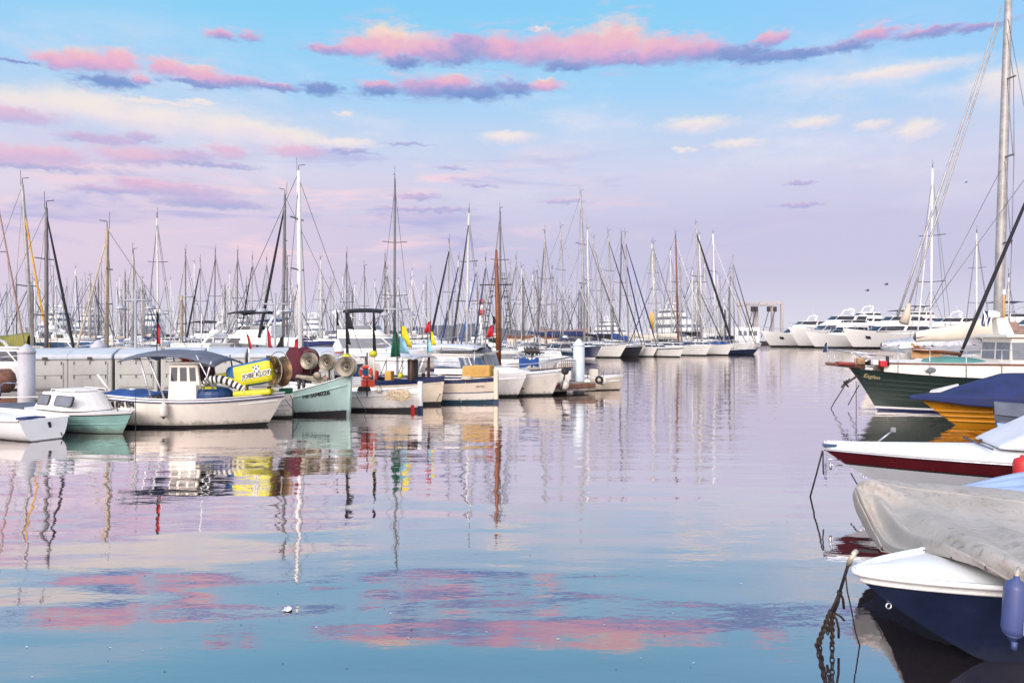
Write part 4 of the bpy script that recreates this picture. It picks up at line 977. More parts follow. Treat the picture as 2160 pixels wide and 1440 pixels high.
MB().box((L / 2 - 0.22, -0.09, 0.08), (0.10, 0.12, 0.24), 0, rz=rad(-30)).build('red_mark', 'red paint', wp_)
MB().box((-0.3, -0.35, 0.66), (0.55, 0.12, 0.05), 0, rz=0.2, ry=-0.1).build('oar_blade', 'varnished wood', wp_)
mb = MB(); R4 = random.Random(9); c = P(842, 826, 23.0)
for k in range(46):
    x = R4.uniform(-0.32, 0.30); pts = [c + Vector((x + 0.05 * j * R4.uniform(-1, 1) - 0.04 * x * j, -0.03 * j, 0.06 - 0.055 * j * R4.uniform(0.5, 1.15 - abs(x)))) for j in range(7)]
    mb.tube(pts, 0.018, 4)
o = mb.build('fishing_net', 'net cream'); tag(o, 'bundle of cream netting slung over the white double-ended boat', 'fishing net')
t = thing('lifebuoy', 'orange lifebuoy with white bands on a pole', 'lifebuoy', P(772, 785, 23.1))
R_, r_ = 0.165, 0.05; mb = MB(); vs = []
for i in range(32):
    a = 2 * math.pi * i / 32
    for j in range(10):
        b_ = 2 * math.pi * j / 10; rr_ = R_ + r_ * math.cos(b_); vs.append((rr_ * math.cos(a), r_ * math.sin(b_), rr_ * math.sin(a)))
for i in range(32):
    for j in range(10): mb.add([vs[i * 10 + j], vs[((i + 1) % 32) * 10 + j], vs[((i + 1) % 32) * 10 + (j + 1) % 10], vs[i * 10 + (j + 1) % 10]], [(0, 1, 2, 3)], 1 if (i + 4) % 8 == 0 else 0, True)
mb.build('ring', ['orange plastic', 'bright white'], t)
MB().tube([Vector((R_ * 1.36 * math.cos(a), 0.0, R_ * 1.36 * math.sin(a))) for a in [2 * math.pi * k / 24 for k in range(24)]], 0.008, 5, closed=True).build('grab_rope', 'rope pale', t)
MB().tube([(0.02, 0.07, 0.62), (0.02, 0.07, -0.75)], 0.022, 7).build('pole', 'dark steel', t)
rope('slack line running from the white double-ender into the water', [P(751, 832, 22.6), P(762, 852, 22.3), P(773, 868, 22.2), P(767, 880, 22.1)], 0.009)

rz = rad(-22); L = 5.6
nv = thing('fishing_boat', 'weathered cream boat with navy sheer strake under the white flat canopy', 'fishing boat', place(938, 25.6, rz, L), rz)
H = Hull(L, 2.0, 0.98, 0.84, 1.02, rake=0.15, bs=0.3, tm=0.46, pb=2.5, pw=2.0, wr=0.84, draft=0.42)
H.hull(['black antifoul', 'old cream paint', 'navy paint'], [(0.12, 0), (0.80, 1), (1.0, 2)], nv, N=24, rail=0.06, well=0.2); H.deck('canvas grey', nv, dz=0.2)
MB().hexa([Vector((1.55, -0.4, 0.8)), Vector((1.82, -0.4, 0.8)), Vector((1.82, -0.1, 0.8)), Vector((1.55, -0.1, 0.8))], [Vector((1.55, -0.4, 1.58)), Vector((1.82, -0.4, 1.58)), Vector((1.82, -0.1, 1.58)), Vector((1.55, -0.1, 1.58))]).build('engine_box', 'dark concrete', nv, bevel=0.02)
for px, py in ((838, 810), (898, 812), (760, 800)): q = P(px, py, 25.3)
def cn(u, v):
    return Vector((lerp(-1.10, 2.05, u), (2 * v - 1) * 0.85, 1.77 - 0.07 * (2 * v - 1) ** 2 - 0.10 * (2 * u - 1) ** 4))
o = MB(); o.grid(cn, 12, 6); cn_o = o.build('canopy', 'canvas pale', nv, solid=0.05)
for x, y in ((1.85, -0.66), (0.45, -0.78), (-0.9, -0.75), (1.85, 0.6), (-0.9, 0.75)): MB().tube([(x, y, 0.85), (x, y, 1.70)], 0.03 if x < 1.5 else 0.05, 7).build('canopy_post', 'old cream paint' if x < 1.5 else 'rust wood', cn_o)
MB().box((0.9, -0.5, 1.0), (0.25, 0.25, 0.34)).build('yellow_box', 'canvas mustard', nv, bevel=0.02); MB().box((0.4, -0.55, 1.02), (0.12, 0.12, 0.3)).build('red_can', 'red paint', nv, bevel=0.02)
MB().lathe([(0.2, -0.08), (0.26, -0.05), (0.26, 0.05), (0.2, 0.08)], 16, Matrix.Translation((-0.75, -0.8, 1.35)) @ Matrix.Rotation(rad(90), 4, 'X')).build('tyre_fender', 'rubber black', nv)

rz = rad(-18); L = 4.6
cr = thing('fishing_boat', 'cream wooden boat with navy rail and mustard canvas dodger', 'fishing boat', place(1043, 26.55, rz, L), rz)
H = Hull(L, 1.8, 0.92, 0.84, 0.92, rake=0.05, bs=0.3, tm=0.46, pb=2.6, pw=2.2, wr=0.86, draft=0.42)
H.hull(['boot teal', 'gelcoat cream', 'navy paint', 'old cream paint'], [(0.13, 0), (0.40, 1), (0.44, 2), (0.82, 3), (1.0, 2)], cr, N=24, rail=0.06, well=0.2); H.deck('old cream paint', cr, dz=0.08, camber=0.06)
H.rail('gelcoat white', cr, r=0.02, name='gunwale')
MB().box((L / 2 + 0.06, 0, 0.52), (0.16, 0.12, 1.35), 0, ry=0.0).build('stem_post', 'old cream paint', cr, bevel=0.02)
MB().box((L / 2 + 0.06, 0, 0.05), (0.166, 0.126, 0.16)).build('stem_foot', 'navy paint', cr)
text_on_hull(H, 'ASTEL', 0.10, L / 2 - 0.55, 0.56, -1, cr, name='boat_name')
MB().hexa([Vector((L / 2 - 1.02, -0.62, 0.90)), Vector((L / 2 - 0.1, -0.25, 0.94)), Vector((L / 2 - 0.1, 0.25, 0.94)), Vector((L / 2 - 1.02, 0.62, 0.90))], [Vector((L / 2 - 1.0, -0.60, 1.32)), Vector((L / 2 - 0.1, -0.24, 1.34)), Vector((L / 2 - 0.1, 0.24, 1.34)), Vector((L / 2 - 1.0, 0.60, 1.32))]).build('canvas_dodger', 'canvas mustard', cr, bevel=0.02)
for x in (-1.9, -1.2, -0.5): MB().tube([(x, -0.78, 0.85), (x + 0.25, -0.72, 1.5)], 0.016, 6).build('stanchion', 'stainless', cr)
MB().tube([(-2.1, -0.75, 1.48), (1.2, -0.7, 1.46)], 0.014, 6).build('hand_rail', 'stainless', cr)
MB().box((-0.15, -0.74, 0.98), (0.1, 0.1, 0.16)).build('winch', 'dark steel', cr); MB().tube([(-0.6, -0.74, 0.99), (0.4, -0.74, 0.99)], 0.02, 6).build('winch_bar', 'dark steel', cr)
rope('mooring line hanging in a V down the cream wooden hull', [P(936, 812, 26.0), P(920, 850, 25.2)], 0.011)
rope('pale line looped over the cream wooden hull', [P(982, 806, 25.9), P(975, 838, 25.8), P(972, 848, 25.8)], 0.010, 'rope pale')
rope('long rail-high line from the white double-ender to the cream boat', [P(800, 818, 23.0), P(930, 808, 25.4)], 0.010, 'rope pale')

rz = rad(-16); L = 5.6
wc = thing('cabin_cruiser', 'white cabin cruiser with flared bow and long grey wheelhouse windows', 'cabin cruiser', place(1186, 29.6, rz, L), rz)
H = Hull(L, 2.1, 0.82, 0.80, 1.02, rake=0.42, rp=1.0, bs=0.85, tm=0.4, pb=2.4, pw=1.7, wr=0.80, draft=0.4)
H.hull(['black antifoul', 'gelcoat cream', 'bright white'], [(0.08, 0), (0.84, 1), (1.0, 2)], wc, N=24, rail=0.06, well=0.06); H.deck('gelcoat white', wc, dz=0.03, camber=0.09)
H.rail('bright white', wc, r=0.025)
k = tier(wc, -2.2, 0.15, 1.5, 0.86, 1.72, 0.22, 0.0, 1.34, g=(0.36, 0.90), mats=('gelcoat white', 'grey glass'), name='wheelhouse', gname='wheelhouse_glazing', roof=0.10, gap=4, d=0.35)
tier(wc, 0.0, 1.55, 1.25, 0.9, 1.12, 0.35, 0.0, 0.95, g=None, mats=('gelcoat white', 'grey glass'), name='foredeck_trunk', roof=0, d=0.6)
MB().box((0.95, -0.2, 1.13), (0.45, 0.4, 0.03)).build('deck_hatch', 'grey glass', wc)
bow_rail(wc, H, 0.55, 0.38, n=7, r=0.014)
MB().lathe([(0.001, 0), (0.07, 0), (0.07, 0.05), (0.001, 0.05)], 10, Matrix.Translation((-2.05, -0.78, 1.62)) @ Matrix.Rotation(rad(90), 4, 'X')).build('speaker_port', 'lettering black', k)
mb = MB()
def bt(u, v): return P(1095 + 42 * u, 757 + 16 * v, 29.5) + Vector((0, 0.6 * u, 0.05 * math.sin(8 * u + 3 * v)))
mb.grid(bt, 8, 6); o = mb.build('tarp', 'canvas blue', None, solid=0.03); tag(o, 'blue tarp over the cockpit of the white cabin cruiser', 'tarp')
# outer dinghy, fenders and rail at the pontoon's end
t = thing('dinghy', 'dirty cream open dinghy moored outside the pontoon end', 'dinghy', (WX(1262, 33.0), 33.0, 0), rad(-6))
H = Hull(2.2, 1.2, 0.66, 0.6, 0.68, rake=0.16, bs=0.85, wr=0.85, draft=0.25); H.hull(['black antifoul', 'old cream paint', 'bright white'], [(0.06, 0), (0.86, 1), (1, 2)], t, N=14); H.deck('gelcoat white', t, dz=0.2)
MB().box((-0.2, 0.1, 0.74), (0.34, 0.3, 0.34), 0, rz=0.3).build('seat_box', 'canvas cream', t, bevel=0.05)
for lab, px, py, D, r in (('round white fender at the bow of the white cabin cruiser', 1191, 812, 30.2, 0.19), ('round cream fender under the pontoon end', 1239, 808, 31.3, 0.17), ('pale fender with dark tyre on the outer dinghy', 1272, 804, 31.9, 0.16)):
    t = thing('fender', lab, 'fender', P(px, py, D), 0, 'fenders on the boats'); MB().ball((0, 0, 0), (r, r, r * 1.15), 14).build('body', 'fender white', t); MB().tube([(0, 0, r), (0.02, 0, r + 0.3)], 0.014, 6).build('line', 'rope dark', t)
t = thing('tyre_fender', 'black tyre hanging beside the pale fender on the outer dinghy', 'tyre', P(1264, 801, 31.7)); MB().tube([(0.13 * math.cos(a), 0, 0.13 * math.sin(a)) for a in [2 * math.pi * i / 18 for i in range(18)]], 0.055, 8, closed=True).build('rubber', 'rubber black', t)
t = thing('anchor_roller', 'black rubber roller and chain at the bow of the white cabin cruiser', 'anchor roller', P(1192, 782, 29.4)); q = Matrix.Rotation(rad(90), 4, 'X'); MB().lathe([(0.04, -0.08), (0.14, -0.08), (0.16, 0), (0.14, 0.08), (0.04, 0.08)], 16, q).build('drum', 'rubber black', t)
MB().tube([(0, 0, -0.1), (-0.1, 0.05, -0.5), (-0.15, 0.05, -0.8)], 0.03, 6).build('chain', 'dark steel', t)
t = thing('railing', 'small dark barred railing beside the pale blue-white pile', 'railing', (WX(1199, 31.2), 31.2, 0.46), 0.3)
for i in range(8): MB().tube([(-0.3 + 0.085 * i, 0, 0), (-0.3 + 0.085 * i, 0, 0.9)], 0.012, 5).build('bar', 'dark steel', t)
MB().tube([(-0.34, 0, 0.9), (0.34, 0, 0.9)], 0.018, 6).build('top_rail', 'dark steel', t)
t = thing('gangway', 'thin aluminium gangway sloping to the pile at the pontoon end', 'gangway', P(1128, 766, 30.6)); d = P(1212, 752, 31.6) - P(1128, 766, 30.6)
MB().tube([(0, 0, 0), d], 0.03, 6).build('rail', 'aluminium', t); MB().tube([(0, 0.5, 0), d + Vector((0, 0.5, 0))], 0.03, 6).build('rail', 'aluminium', t)

# small gear lying about on the boats and the pontoon
def coil(label, loc, r, material='rope pale', n=4):
    t = thing('rope_coil', label, 'rope coil', loc); mb = MB()
    for k in range(n): mb.tube([(r * (1 - 0.06 * k) * math.cos(a), r * (1 - 0.06 * k) * math.sin(a), 0.02 + 0.03 * k) for a in [2 * math.pi * i / 18 for i in range(18)]], 0.02, 6, closed=True)
    mb.build('rope', material, t)
coil('pale rope coil beside the near capped pile', P(78, 842, 22.9) * 1.0, 0.22)
coil('dark rope coil on the deck of the white double-ender', P(768, 824, 23.4), 0.2, 'rope dark')
coil('pale rope coil on the foredeck of the cream wooden boat', P(985, 800, 26.3), 0.2)
for lab, px, py, D, d, m in (('grey fish crate on the aqua boat behind the net chute', 640, 812, 23.6, (0.5, 0.35, 0.22), 'canvas grey'), ('blue fish crate on the pontoon behind the white canopy', 760, 792, 26.8, (0.5, 0.35, 0.3), 'blue plastic'), ('white fish box on the stern of the white double-ender', 748, 812, 24.2, (0.5, 0.35, 0.25), 'bright white'), ('orange fish crate at the foot of the lifebuoy pole', 776, 815, 23.5, (0.4, 0.3, 0.2), 'orange plastic')):
    t = thing('fish_crate', lab, 'crate', P(px, py, D), 0.3); MB().box((0, 0, d[2] / 2), d).build('body', m, t, bevel=0.02); MB().box((0, 0, d[2]), (d[0] * 1.04, d[1] * 1.04, 0.03)).build('rim', m, t, bevel=0.008)
for lab, px, py, D, r, m in (('orange net float on the aqua boat under the polished wheel', 684, 800, 22.5, 0.09, 'orange plastic'), ('red net float beside the aqua stem', 722, 788, 22.3, 0.08, 'red paint'), ('white net float on the white double-ender', 800, 822, 23.3, 0.09, 'fender white'), ('yellow net float under the white canopy', 845, 792, 25.6, 0.10, 'yellow plastic')):
    t = thing('net_float', lab, 'float', P(px, py, D)); MB().ball((0, 0, 0), (r, r, r * 1.1), 12).build('body', m, t); MB().tube([(0, 0, r), (0.03, 0, r + 0.06), (0.05, 0, r)], 0.012, 5).build('eye', 'rope dark', t)
# ------------------------------------------------------------------ navy speedboat close by (bow towards the open water)
rz = rad(186); L = 5.6
bl = thing('motorboat', 'navy hulled motorboat with rounded white foredeck, blue fender at its side', 'motorboat', place(1801, 5.36, rz, L), rz)
NB_ = Hull(L, 1.66, 0.72, 0.71, 0.70, rake=1.0, rp=1.25, bs=0.88, tm=0.36, pb=2.0, pw=1.5, wr=0.60, draft=0.35, fp=0.95, bl=0.7)
NB_.hull(['deep navy', 'deep navy', 'bright white'], [(0.05, 0), (0.90, 1), (1.0, 2)], bl, N=40, rail=0.05, well=0.02)
NB_.deck('bright white', bl, dz=0.012, inset=0.04, camber=0.05, N=36)
NB_.rail('bright white', bl, r=0.022, v=0.985, off=0.012, name='rub_rail', N=40); NB_.rail('yacht white', bl, r=0.014, v=0.90, off=0.012, name='lower_rail', N=40)
for v0, v1 in ((0.10, 0.16), (0.24, 0.27)):
    for side in (1, -1):
        T = [0.30 + 0.44 * k / 24 for k in range(25)]
        up = [NB_.pt(t_, lerp(v0 + 0.04, v1, min(1, (0.74 - t_) / 0.3)) if v0 < 0.2 else v1, side, 0.02) for t_ in T]; lo = [NB_.pt(t_, v0, side, 0.006) for t_ in T]
        mb = MB(); n_ = len(T)
        mb.add(up + lo, [(i, i + 1, n_ + i + 1, n_ + i) if side < 0 else (i, n_ + i, n_ + i + 1, i + 1) for i in range(n_ - 1)], 0, True); mb.build('spray_rail', 'bright white', bl)
MB().tube([NB_.pt(1, 0.62, 1) + Vector((0.03, 0, 0)) + Vector((0.02 * math.cos(a), 0, 0.02 * math.sin(a))) for a in [2 * math.pi * k / 12 for k in range(12)]], 0.006, 6, closed=True).build('bow_eye', 'stainless', bl)
for x, y in ((1.5, 0.1), (1.9, 0.25)): MB().box((x, y, 0.75), (0.05, 0.02, 0.015)).build('deck_fitting', 'stainless', bl)
f1 = P(2140, 1282, 4.62); f = fender('blue ribbed fender hung on the navy motorboat with white foredeck', f1, 0.068, 0.36, 'fender blue', tip='fender blue', line_top=P(2143, 1196, 4.72), group='fenders on the boats')
f.rotation_euler = (0, rad(4), 0)
MB().tube([Vector((0.02, -0.071, z_)) for z_ in (-0.14, 0, 0.14)], 0.006, 6).build('rib', 'yacht white', f)
MB().tube([Vector((0.0, -0.02 , -0.20)), Vector((0, -0.02, -0.25))], 0.018, 6).build('tail', 'fender blue', f)
# its mooring rope and chain
k0, k1, k2 = P(1796, 1168, 5.1), P(1771, 1249, 5.35), P(1746, 1300, 5.52)
mo_ = thing('mooring_line', 'dark knotted mooring rope ending in a rusty chain, tied to the navy motorboat', 'rope', k2)
def rl(pts): return [Vector(p_) - k2 for p_ in pts]
MB().tube(rl([P(1850, 1164, 5.55), P(1815, 1160, 5.25), k0, k1]), 0.011, 7).build('rope', 'rope dark', mo_)
MB().tube(rl([P(1806, 1162, 5.15), P(1797, 1172, 5.1), P(1790, 1190, 5.15)]), 0.018, 7).build('splice', 'rope pale', mo_)
mb = MB(); mb.ball(k1 - k2, (0.022, 0.02, 0.022), 8)
mb.tube(rl([k1, P(1760, 1275, 5.444), P(1752, 1292, 5.506)]), 0.012, 6); mb.tube(rl([k1, P(1768, 1270, 5.426), P(1758, 1294, 5.513)]), 0.011, 6); mb.tube(rl([k1, P(1778, 1262, 5.397), P(1780, 1282, 5.470)]), 0.010, 6)
mb.build('knot', 'rope dark', mo_)
mb = MB()
def links(a, b, n, r=0.016, w=0.006):
    a, b = Vector(a), Vector(b); d = (b - a).normalized(); s1 = d.cross(Vector((0, 1, 0))).normalized(); s2 = d.cross(s1)
    for i in range(n):
        c = a.lerp(b, (i + 0.5) / n); u = s1 if i % 2 else s2; l = (b - a).length / n * 0.72
        mb.tube([c + d * l * math.cos(t_) + u * r * math.sin(t_) for t_ in [2 * math.pi * k / 10 for k in range(10)]], w, 5, closed=True)
links(rl([P(1752, 1288, 5.492)])[0], rl([P(1722, 1362, 5.760)])[0], 12); links(rl([P(1756, 1290, 5.499)])[0], rl([P(1755, 1372, 5.796)])[0], 12)
links(rl([P(1746, 1300, 5.535)])[0], rl([P(1728, 1358, 5.745)])[0], 10); links(rl([P(1760, 1292, 5.506)])[0], rl([P(1745, 1335, 5.662)])[0], 7)
mb.build('chain', 'rusty chain', mo_)
mb = MB(); mb.tube(rl([P(1757, 1290, 5.499), P(1774, 1300, 5.535), P(1781, 1308, 5.564)]), 0.008, 6); mb.tube(rl([P(1764, 1304, 5.550), P(1769, 1325, 5.626), P(1769, 1344, 5.695)]), 0.009, 6)
mb.tube(rl([P(1750, 1288, 5.492), P(1744, 1310, 5.571), P(1736, 1335, 5.662), P(1724, 1360, 5.753)]), 0.012, 6)
mb.build('frayed_end', 'rope dark', mo_)
rope('thin slack line from the knotted mooring rope down to the water', [P(1784, 1214, 5.22), P(1787, 1245, 5.3), P(1797, 1290, 5.45), P(1804, 1330, 5.6), P(1814, 1362, 5.75)], 0.005)

# ------------------------------------------------------------------ boat under the dirty beige cover
rz = rad(158); L = 3.4
bg_ = thing('covered_boat', 'motorboat wrapped in a stained pale grey canvas cover with deep folds', 'covered boat', place(1812, 8.05, rz, L), rz)
HB = Hull(L, 1.6, 0.60, 0.58, 0.58, rake=0.62, rp=1.2, bs=0.85, tm=0.38, pb=2.6, pw=1.8, wr=0.72, draft=0.35)
HB.hull(['navy paint', 'mast dark', 'navy paint'], [(0.06, 0), (0.62, 1), (1.0, 2)], bg_, N=26, rail=0.05, well=0.03)
text_on_hull(HB, 'MIS', 0.14, 0.75, 0.12, 1, bg_)
cvm = bpy.data.materials.new('stained canvas'); cvm.use_nodes = True; MATS['stained canvas'] = cvm
nb = NB(cvm.node_tree); bs = nb.N['Principled BSDF']; oc = nb.new('ShaderNodeTexCoord').outputs['Object']
c0 = nb.ramp(nb.noise(oc, 2.2, 6, 0.65), [(0.25, lin((160, 153, 144))), (0.5, lin((182, 175, 166))), (0.8, lin((196, 189, 180)))], 'LINEAR')
sx = nb.new('ShaderNodeSeparateXYZ'); nb.L.new(oc, sx.inputs[0])
st = nb.math('MULTIPLY', nb.smooth(nb.noise(oc, 4.5, 9, 0.72), 0.47, 0.72), nb.smooth(sx.outputs[2], 0.72, 0.86))
c1 = nb.mix(nb.math('MULTIPLY', st, 0.6), c0, lin((122, 100, 84)))
c2 = nb.mix(nb.math('MULTIPLY', nb.smooth(nb.noise(oc, 14, 6, 0.7), 0.52, 0.7), nb.math('MULTIPLY', nb.smooth(sx.outputs[2], 0.68, 0.84), 0.5)), c1, lin((90, 78, 70)))
nb.L.new(c2, bs.inputs['Base Color']); bs.inputs['Roughness'].default_value = 0.85
b_ = nb.new('ShaderNodeBump'); b_.inputs['Distance'].default_value = 0.006; nb.L.new(nb.noise(oc, 60, 3, 0.6), b_.inputs['Height']); nb.L.new(b_.outputs[0], bs.inputs['Normal'])
from mathutils import noise as mnoise
def cat(pts, k):
    n = len(pts) - 1; k = min(max(k, 0.0), 0.99999) * n; i = int(k); f = k - i
    g = lambda j: Vector(pts[min(max(j, 0), n)]); a, b, c, d = g(i - 1), g(i), g(i + 1), g(i + 2)
    return 0.5 * ((2 * b) + (c - a) * f + (2 * a - 5 * b + 4 * c - d) * f * f + (3 * b - a - 3 * c + d) * f ** 3)
rows = [[(1812, 1052, 8.35), (1832, 1050, 8.6), (1890, 1056, 8.8), (2000, 1075, 8.7), (2160, 1110, 8.2), (2360, 1150, 7.6)],
        [(1808, 1030, 8.12), (1824, 1018, 8.2), (1880, 1017, 8.3), (1990, 1025, 8.1), (2160, 1040, 7.7), (2380, 1072, 7.1)],
        [(1803, 1034, 8.0), (1818, 1017, 7.95), (1875, 1020, 7.8), (1990, 1034, 7.5), (2160, 1054, 7.0), (2380, 1090, 6.5)],
        [(1800, 1042, 7.92), (1812, 1036, 7.80), (1875, 1056, 7.45), (1995, 1084, 6.9), (2160, 1122, 6.25), (2390, 1190, 5.7)],
        [(1800, 1052, 7.88), (1813, 1072, 7.65), (1868, 1104, 7.15), (1990, 1130, 6.0), (2160, 1182, 5.2), (2400, 1290, 4.7)],
        [(1803, 1060, 7.88), (1822, 1100, 7.55), (1868, 1146, 6.9), (1985, 1156, 5.62), (2160, 1222, 4.80), (2410, 1345, 4.35)],
        [(1805, 1063, 7.90), (1828, 1112, 7.58), (1872, 1162, 6.8), (1990, 1170, 5.52), (2160, 1240, 4.74), (2420, 1368, 4.25)]]
rows = [[P(*q) for q in r] for r in rows]
rib = bg_.matrix_basis.copy(); rinv = (Matrix.Translation(bg_.location) @ Matrix.Rotation(rz, 4, 'Z')).inverted()
folds = [(0.06, 0.52, 1.45, 0.060, 0.050), (0.10, 0.50, 1.05, 0.050, 0.045), (0.00, 0.62, 2.2, 0.040, 0.05), (0.34, 0.50, 1.30, 0.055, 0.05), (0.46, 0.52, 0.75, 0.045, 0.06), (0.70, 0.55, 0.8, 0.05, 0.05), (0.2, 0.40, 0.25, 0.030, 0.05), (0.62, 0.68, 0.45, 0.05, 0.06), (0.85, 0.6, 1.2, 0.04, 0.05)]
def cover(u, v):
    q = cat([cat(r, u) for r in rows], v); d = 0.0
    for u0, v0, s_, A_, w_ in folds:
        if u < u0 - 0.03: continue
        e = (v - (v0 + s_ * (u - u0) + 0.04 * math.sin(9 * u + v0 * 20))) / w_
        d += 3.0 * A_ * (math.exp(-e * e) - 0.55 * math.exp(-((e - 1.7) ** 2) / 0.9)) * min(1, (u - u0 + 0.03) / 0.12) * math.exp(-((u - u0) / 0.42) ** 2) * (1 if v < 0.93 else (1 - v) / 0.07)
    d += 0.020 * mnoise.noise(Vector((u * 6, v * 5, 0.3))) + 0.008 * mnoise.noise(Vector((u * 26, v * 14, 2.3))) + 0.004 * mnoise.noise(Vector((u * 70, v * 40, 5.3)))
    q = q + Vector((-0.25, -0.75, 0.55)) * d * min(1, u / 0.06)
    return rinv @ q
mb = MB(); mb.grid(cover, 150, 90); cvo = mb.build('canvas_cover', 'stained canvas', bg_, solid=0.012)
q = rinv @ P(1935, 1163, 5.9); MB().add([q, q + Vector((-0.09, 0.03, 0.0)), q + Vector((-0.07, 0.03, 0.05)), q + Vector((-0.02, 0.0, 0.04))], [(0, 1, 2, 3)]).build('tie_tab', 'canvas pale', cvo, solid=0.006)
for vv, n_ in ((0.36, 90), (0.70, 90)):
    MB().tube([cover(k / n_, vv) + Vector((0, 0, 0.006)) for k in range(2, n_ + 1)], 0.0035, 5).build('seam', 'canvas beige', cvo)
for k in range(9):
    c = cover(0.12 + 0.085 * k, 0.965); MB().tube([c + Vector((0.014 * math.cos(a), 0.006, 0.014 * math.sin(a))) for a in [2 * math.pi * i / 10 for i in range(10)]], 0.004, 5, closed=True).build('eyelet', 'dark steel', cvo)
MB().tube([cover(0.30, 0.966), cover(0.36, 0.99) + Vector((0, 0, -0.04)), cover(0.43, 0.966)], 0.006, 5).build('lashing', 'rope pale', cvo)
mat('tarp faded blue', (146, 168, 200), 0.7, var=0.1, bump=0.004)
mb = MB()
def bt2(u, v):
    a = cat([P(2004, 1035, 8.15), P(2060, 1026, 8.1), P(2160, 1003, 7.9), P(2300, 980, 7.6)], u); b = cat([P(2006, 1040, 7.95), P(2060, 1042, 7.75), P(2160, 1046, 7.4), P(2300, 1056, 7.0)], u)
    return a.lerp(b, v) + Vector((0, -0.02, 0.03)) * math.sin(14 * v + 4 * u) * min(1, 3 * u) + Vector((0, 0, 0.03))
mb.grid(bt2, 24, 16); o = mb.build('tarp', 'tarp faded blue', None, solid=0.01)
tag(o, 'faded blue tarp edge lying over the stained canvas cover', 'tarp')

# ------------------------------------------------------------------ red-striped speedboat
rz = rad(164); L = 6.0
rs = thing('speedboat', 'white speedboat with broad oxblood stripe and pointed bow', 'speedboat', place(1735, 10.85, rz, L), rz)
HR = Hull(L, 2.2, 0.84, 0.80, 0.76, rake=1.25, rp=1.15, bs=0.88, tm=0.34, pb=2.1, pw=1.5, wr=0.66, draft=0.35, fp=1.0)
HR.hull(['navy paint', 'gelcoat cool', 'black antifoul', 'oxblood paint', 'bright white'], [(0.03, 0), (0.70, 1), (0.735, 2), (0.955, 3), (1.0, 4)], rs, N=34, rail=0.04, well=0.015)
HR.deck('bright white', rs, dz=0.012, inset=0.03, camber=0.12, N=30)
HR.rail('stainless', rs, r=0.012, v=0.965, off=0.012, name='rub_rail', N=34)
o = MB(); o.hexa([Vector((-2.6, -0.86, 0.82)), Vector((0.95, -0.60, 0.90)), Vector((0.95, 0.60, 0.90)), Vector((-2.6, 0.86, 0.82))], [Vector((-2.6, -0.7, 1.30)), Vector((0.15, -0.48, 1.36)), Vector((0.15, 0.48, 1.36)), Vector((-2.6, 0.7, 1.30))])
o.build('windscreen_cover', 'canvas pale', rs, bevel=0.12, segs=4)
MB().tube([(1.0, -0.62, 0.91), (1.0, 0.62, 0.91)], 0.014, 6).build('cover_hem', 'canvas grey', rs)
o = MB(); o.tube([(L / 2 - 0.75, -0.05, 0.87), (L / 2 - 0.92, -0.05, 1.02)], 0.012, 6); o.box((L / 2 - 0.95, -0.05, 1.05), (0.06, 0.05, 0.06)); o.build('bow_light', 'stainless', rs)
MB().box((L / 2 - 0.10, 0, 0.80), (0.2, 0.10, 0.05)).build('bow_roller', 'blue glass', rs, bevel=0.01)
for k, (tt, vv) in enumerate(((0.985, 0.40), (0.975, 0.12))):
    c = HR.pt(1, vv + 0.1, 1) + Vector((0.03, 0, 0)); MB().tube([c + Vector((0.03 * math.cos(a), 0, 0.03 * math.sin(a))) for a in [2 * math.pi * i / 12 for i in range(12)]], 0.008, 6, closed=True).build('bow_eye', 'stainless', rs)
for x in (1.4, 0.9): MB().box((x, -0.2, 0.93), (0.03, 0.03, 0.02)).build('deck_fitting', 'dark steel', rs)
MB().box((-0.65, 1.02, 0.84), (0.07, 0.05, 0.06)).build('cleat', 'dark steel', rs)
f2 = P(2158, 1000, 9.05); fender('red fender at the side of the red-striped speedboat', f2, 0.11, 0.42, 'red paint', tip='red paint', group='fenders on the boats')
rope('black mooring line hanging from the tip of the red-striped speedboat', [P(1735, 950, 10.85), P(1722, 1000, 10.9), P(1709, 1047, 11.05)], 0.012)
rope('short dark line end dangling at the bow of the red-striped speedboat', [P(1736, 952, 10.8), P(1736, 980, 10.75), P(1737, 1000, 10.7)], 0.010)
o = MB(); o.tube([P(1745, 967, 10.6), P(1775, 970, 10.6)], 0.010, 6); o.tube([P(1748, 980, 10.6), P(1776, 981, 10.6)], 0.010, 6); o.tube([P(1752, 975, 10.6), P(1752, 990, 10.6)], 0.018, 6)
o = o.build('bow_ladder', 'stainless'); tag(o, 'folded steel bow ladder under the speedboat tip', 'ladder')
rope('heap of dark rope on the bow deck of the red-striped speedboat', [P(1760, 940, 10.9), P(1776, 934, 10.8), P(1786, 940, 10.9), P(1796, 931, 10.8), P(1806, 938, 10.9), P(1782, 944, 10.7), P(1800, 941, 10.8)], 0.024)
rope('line running from under the red-striped bow into the water', [P(1795, 998, 10.9), P(1812, 1028, 10.2)], 0.010, n=2)

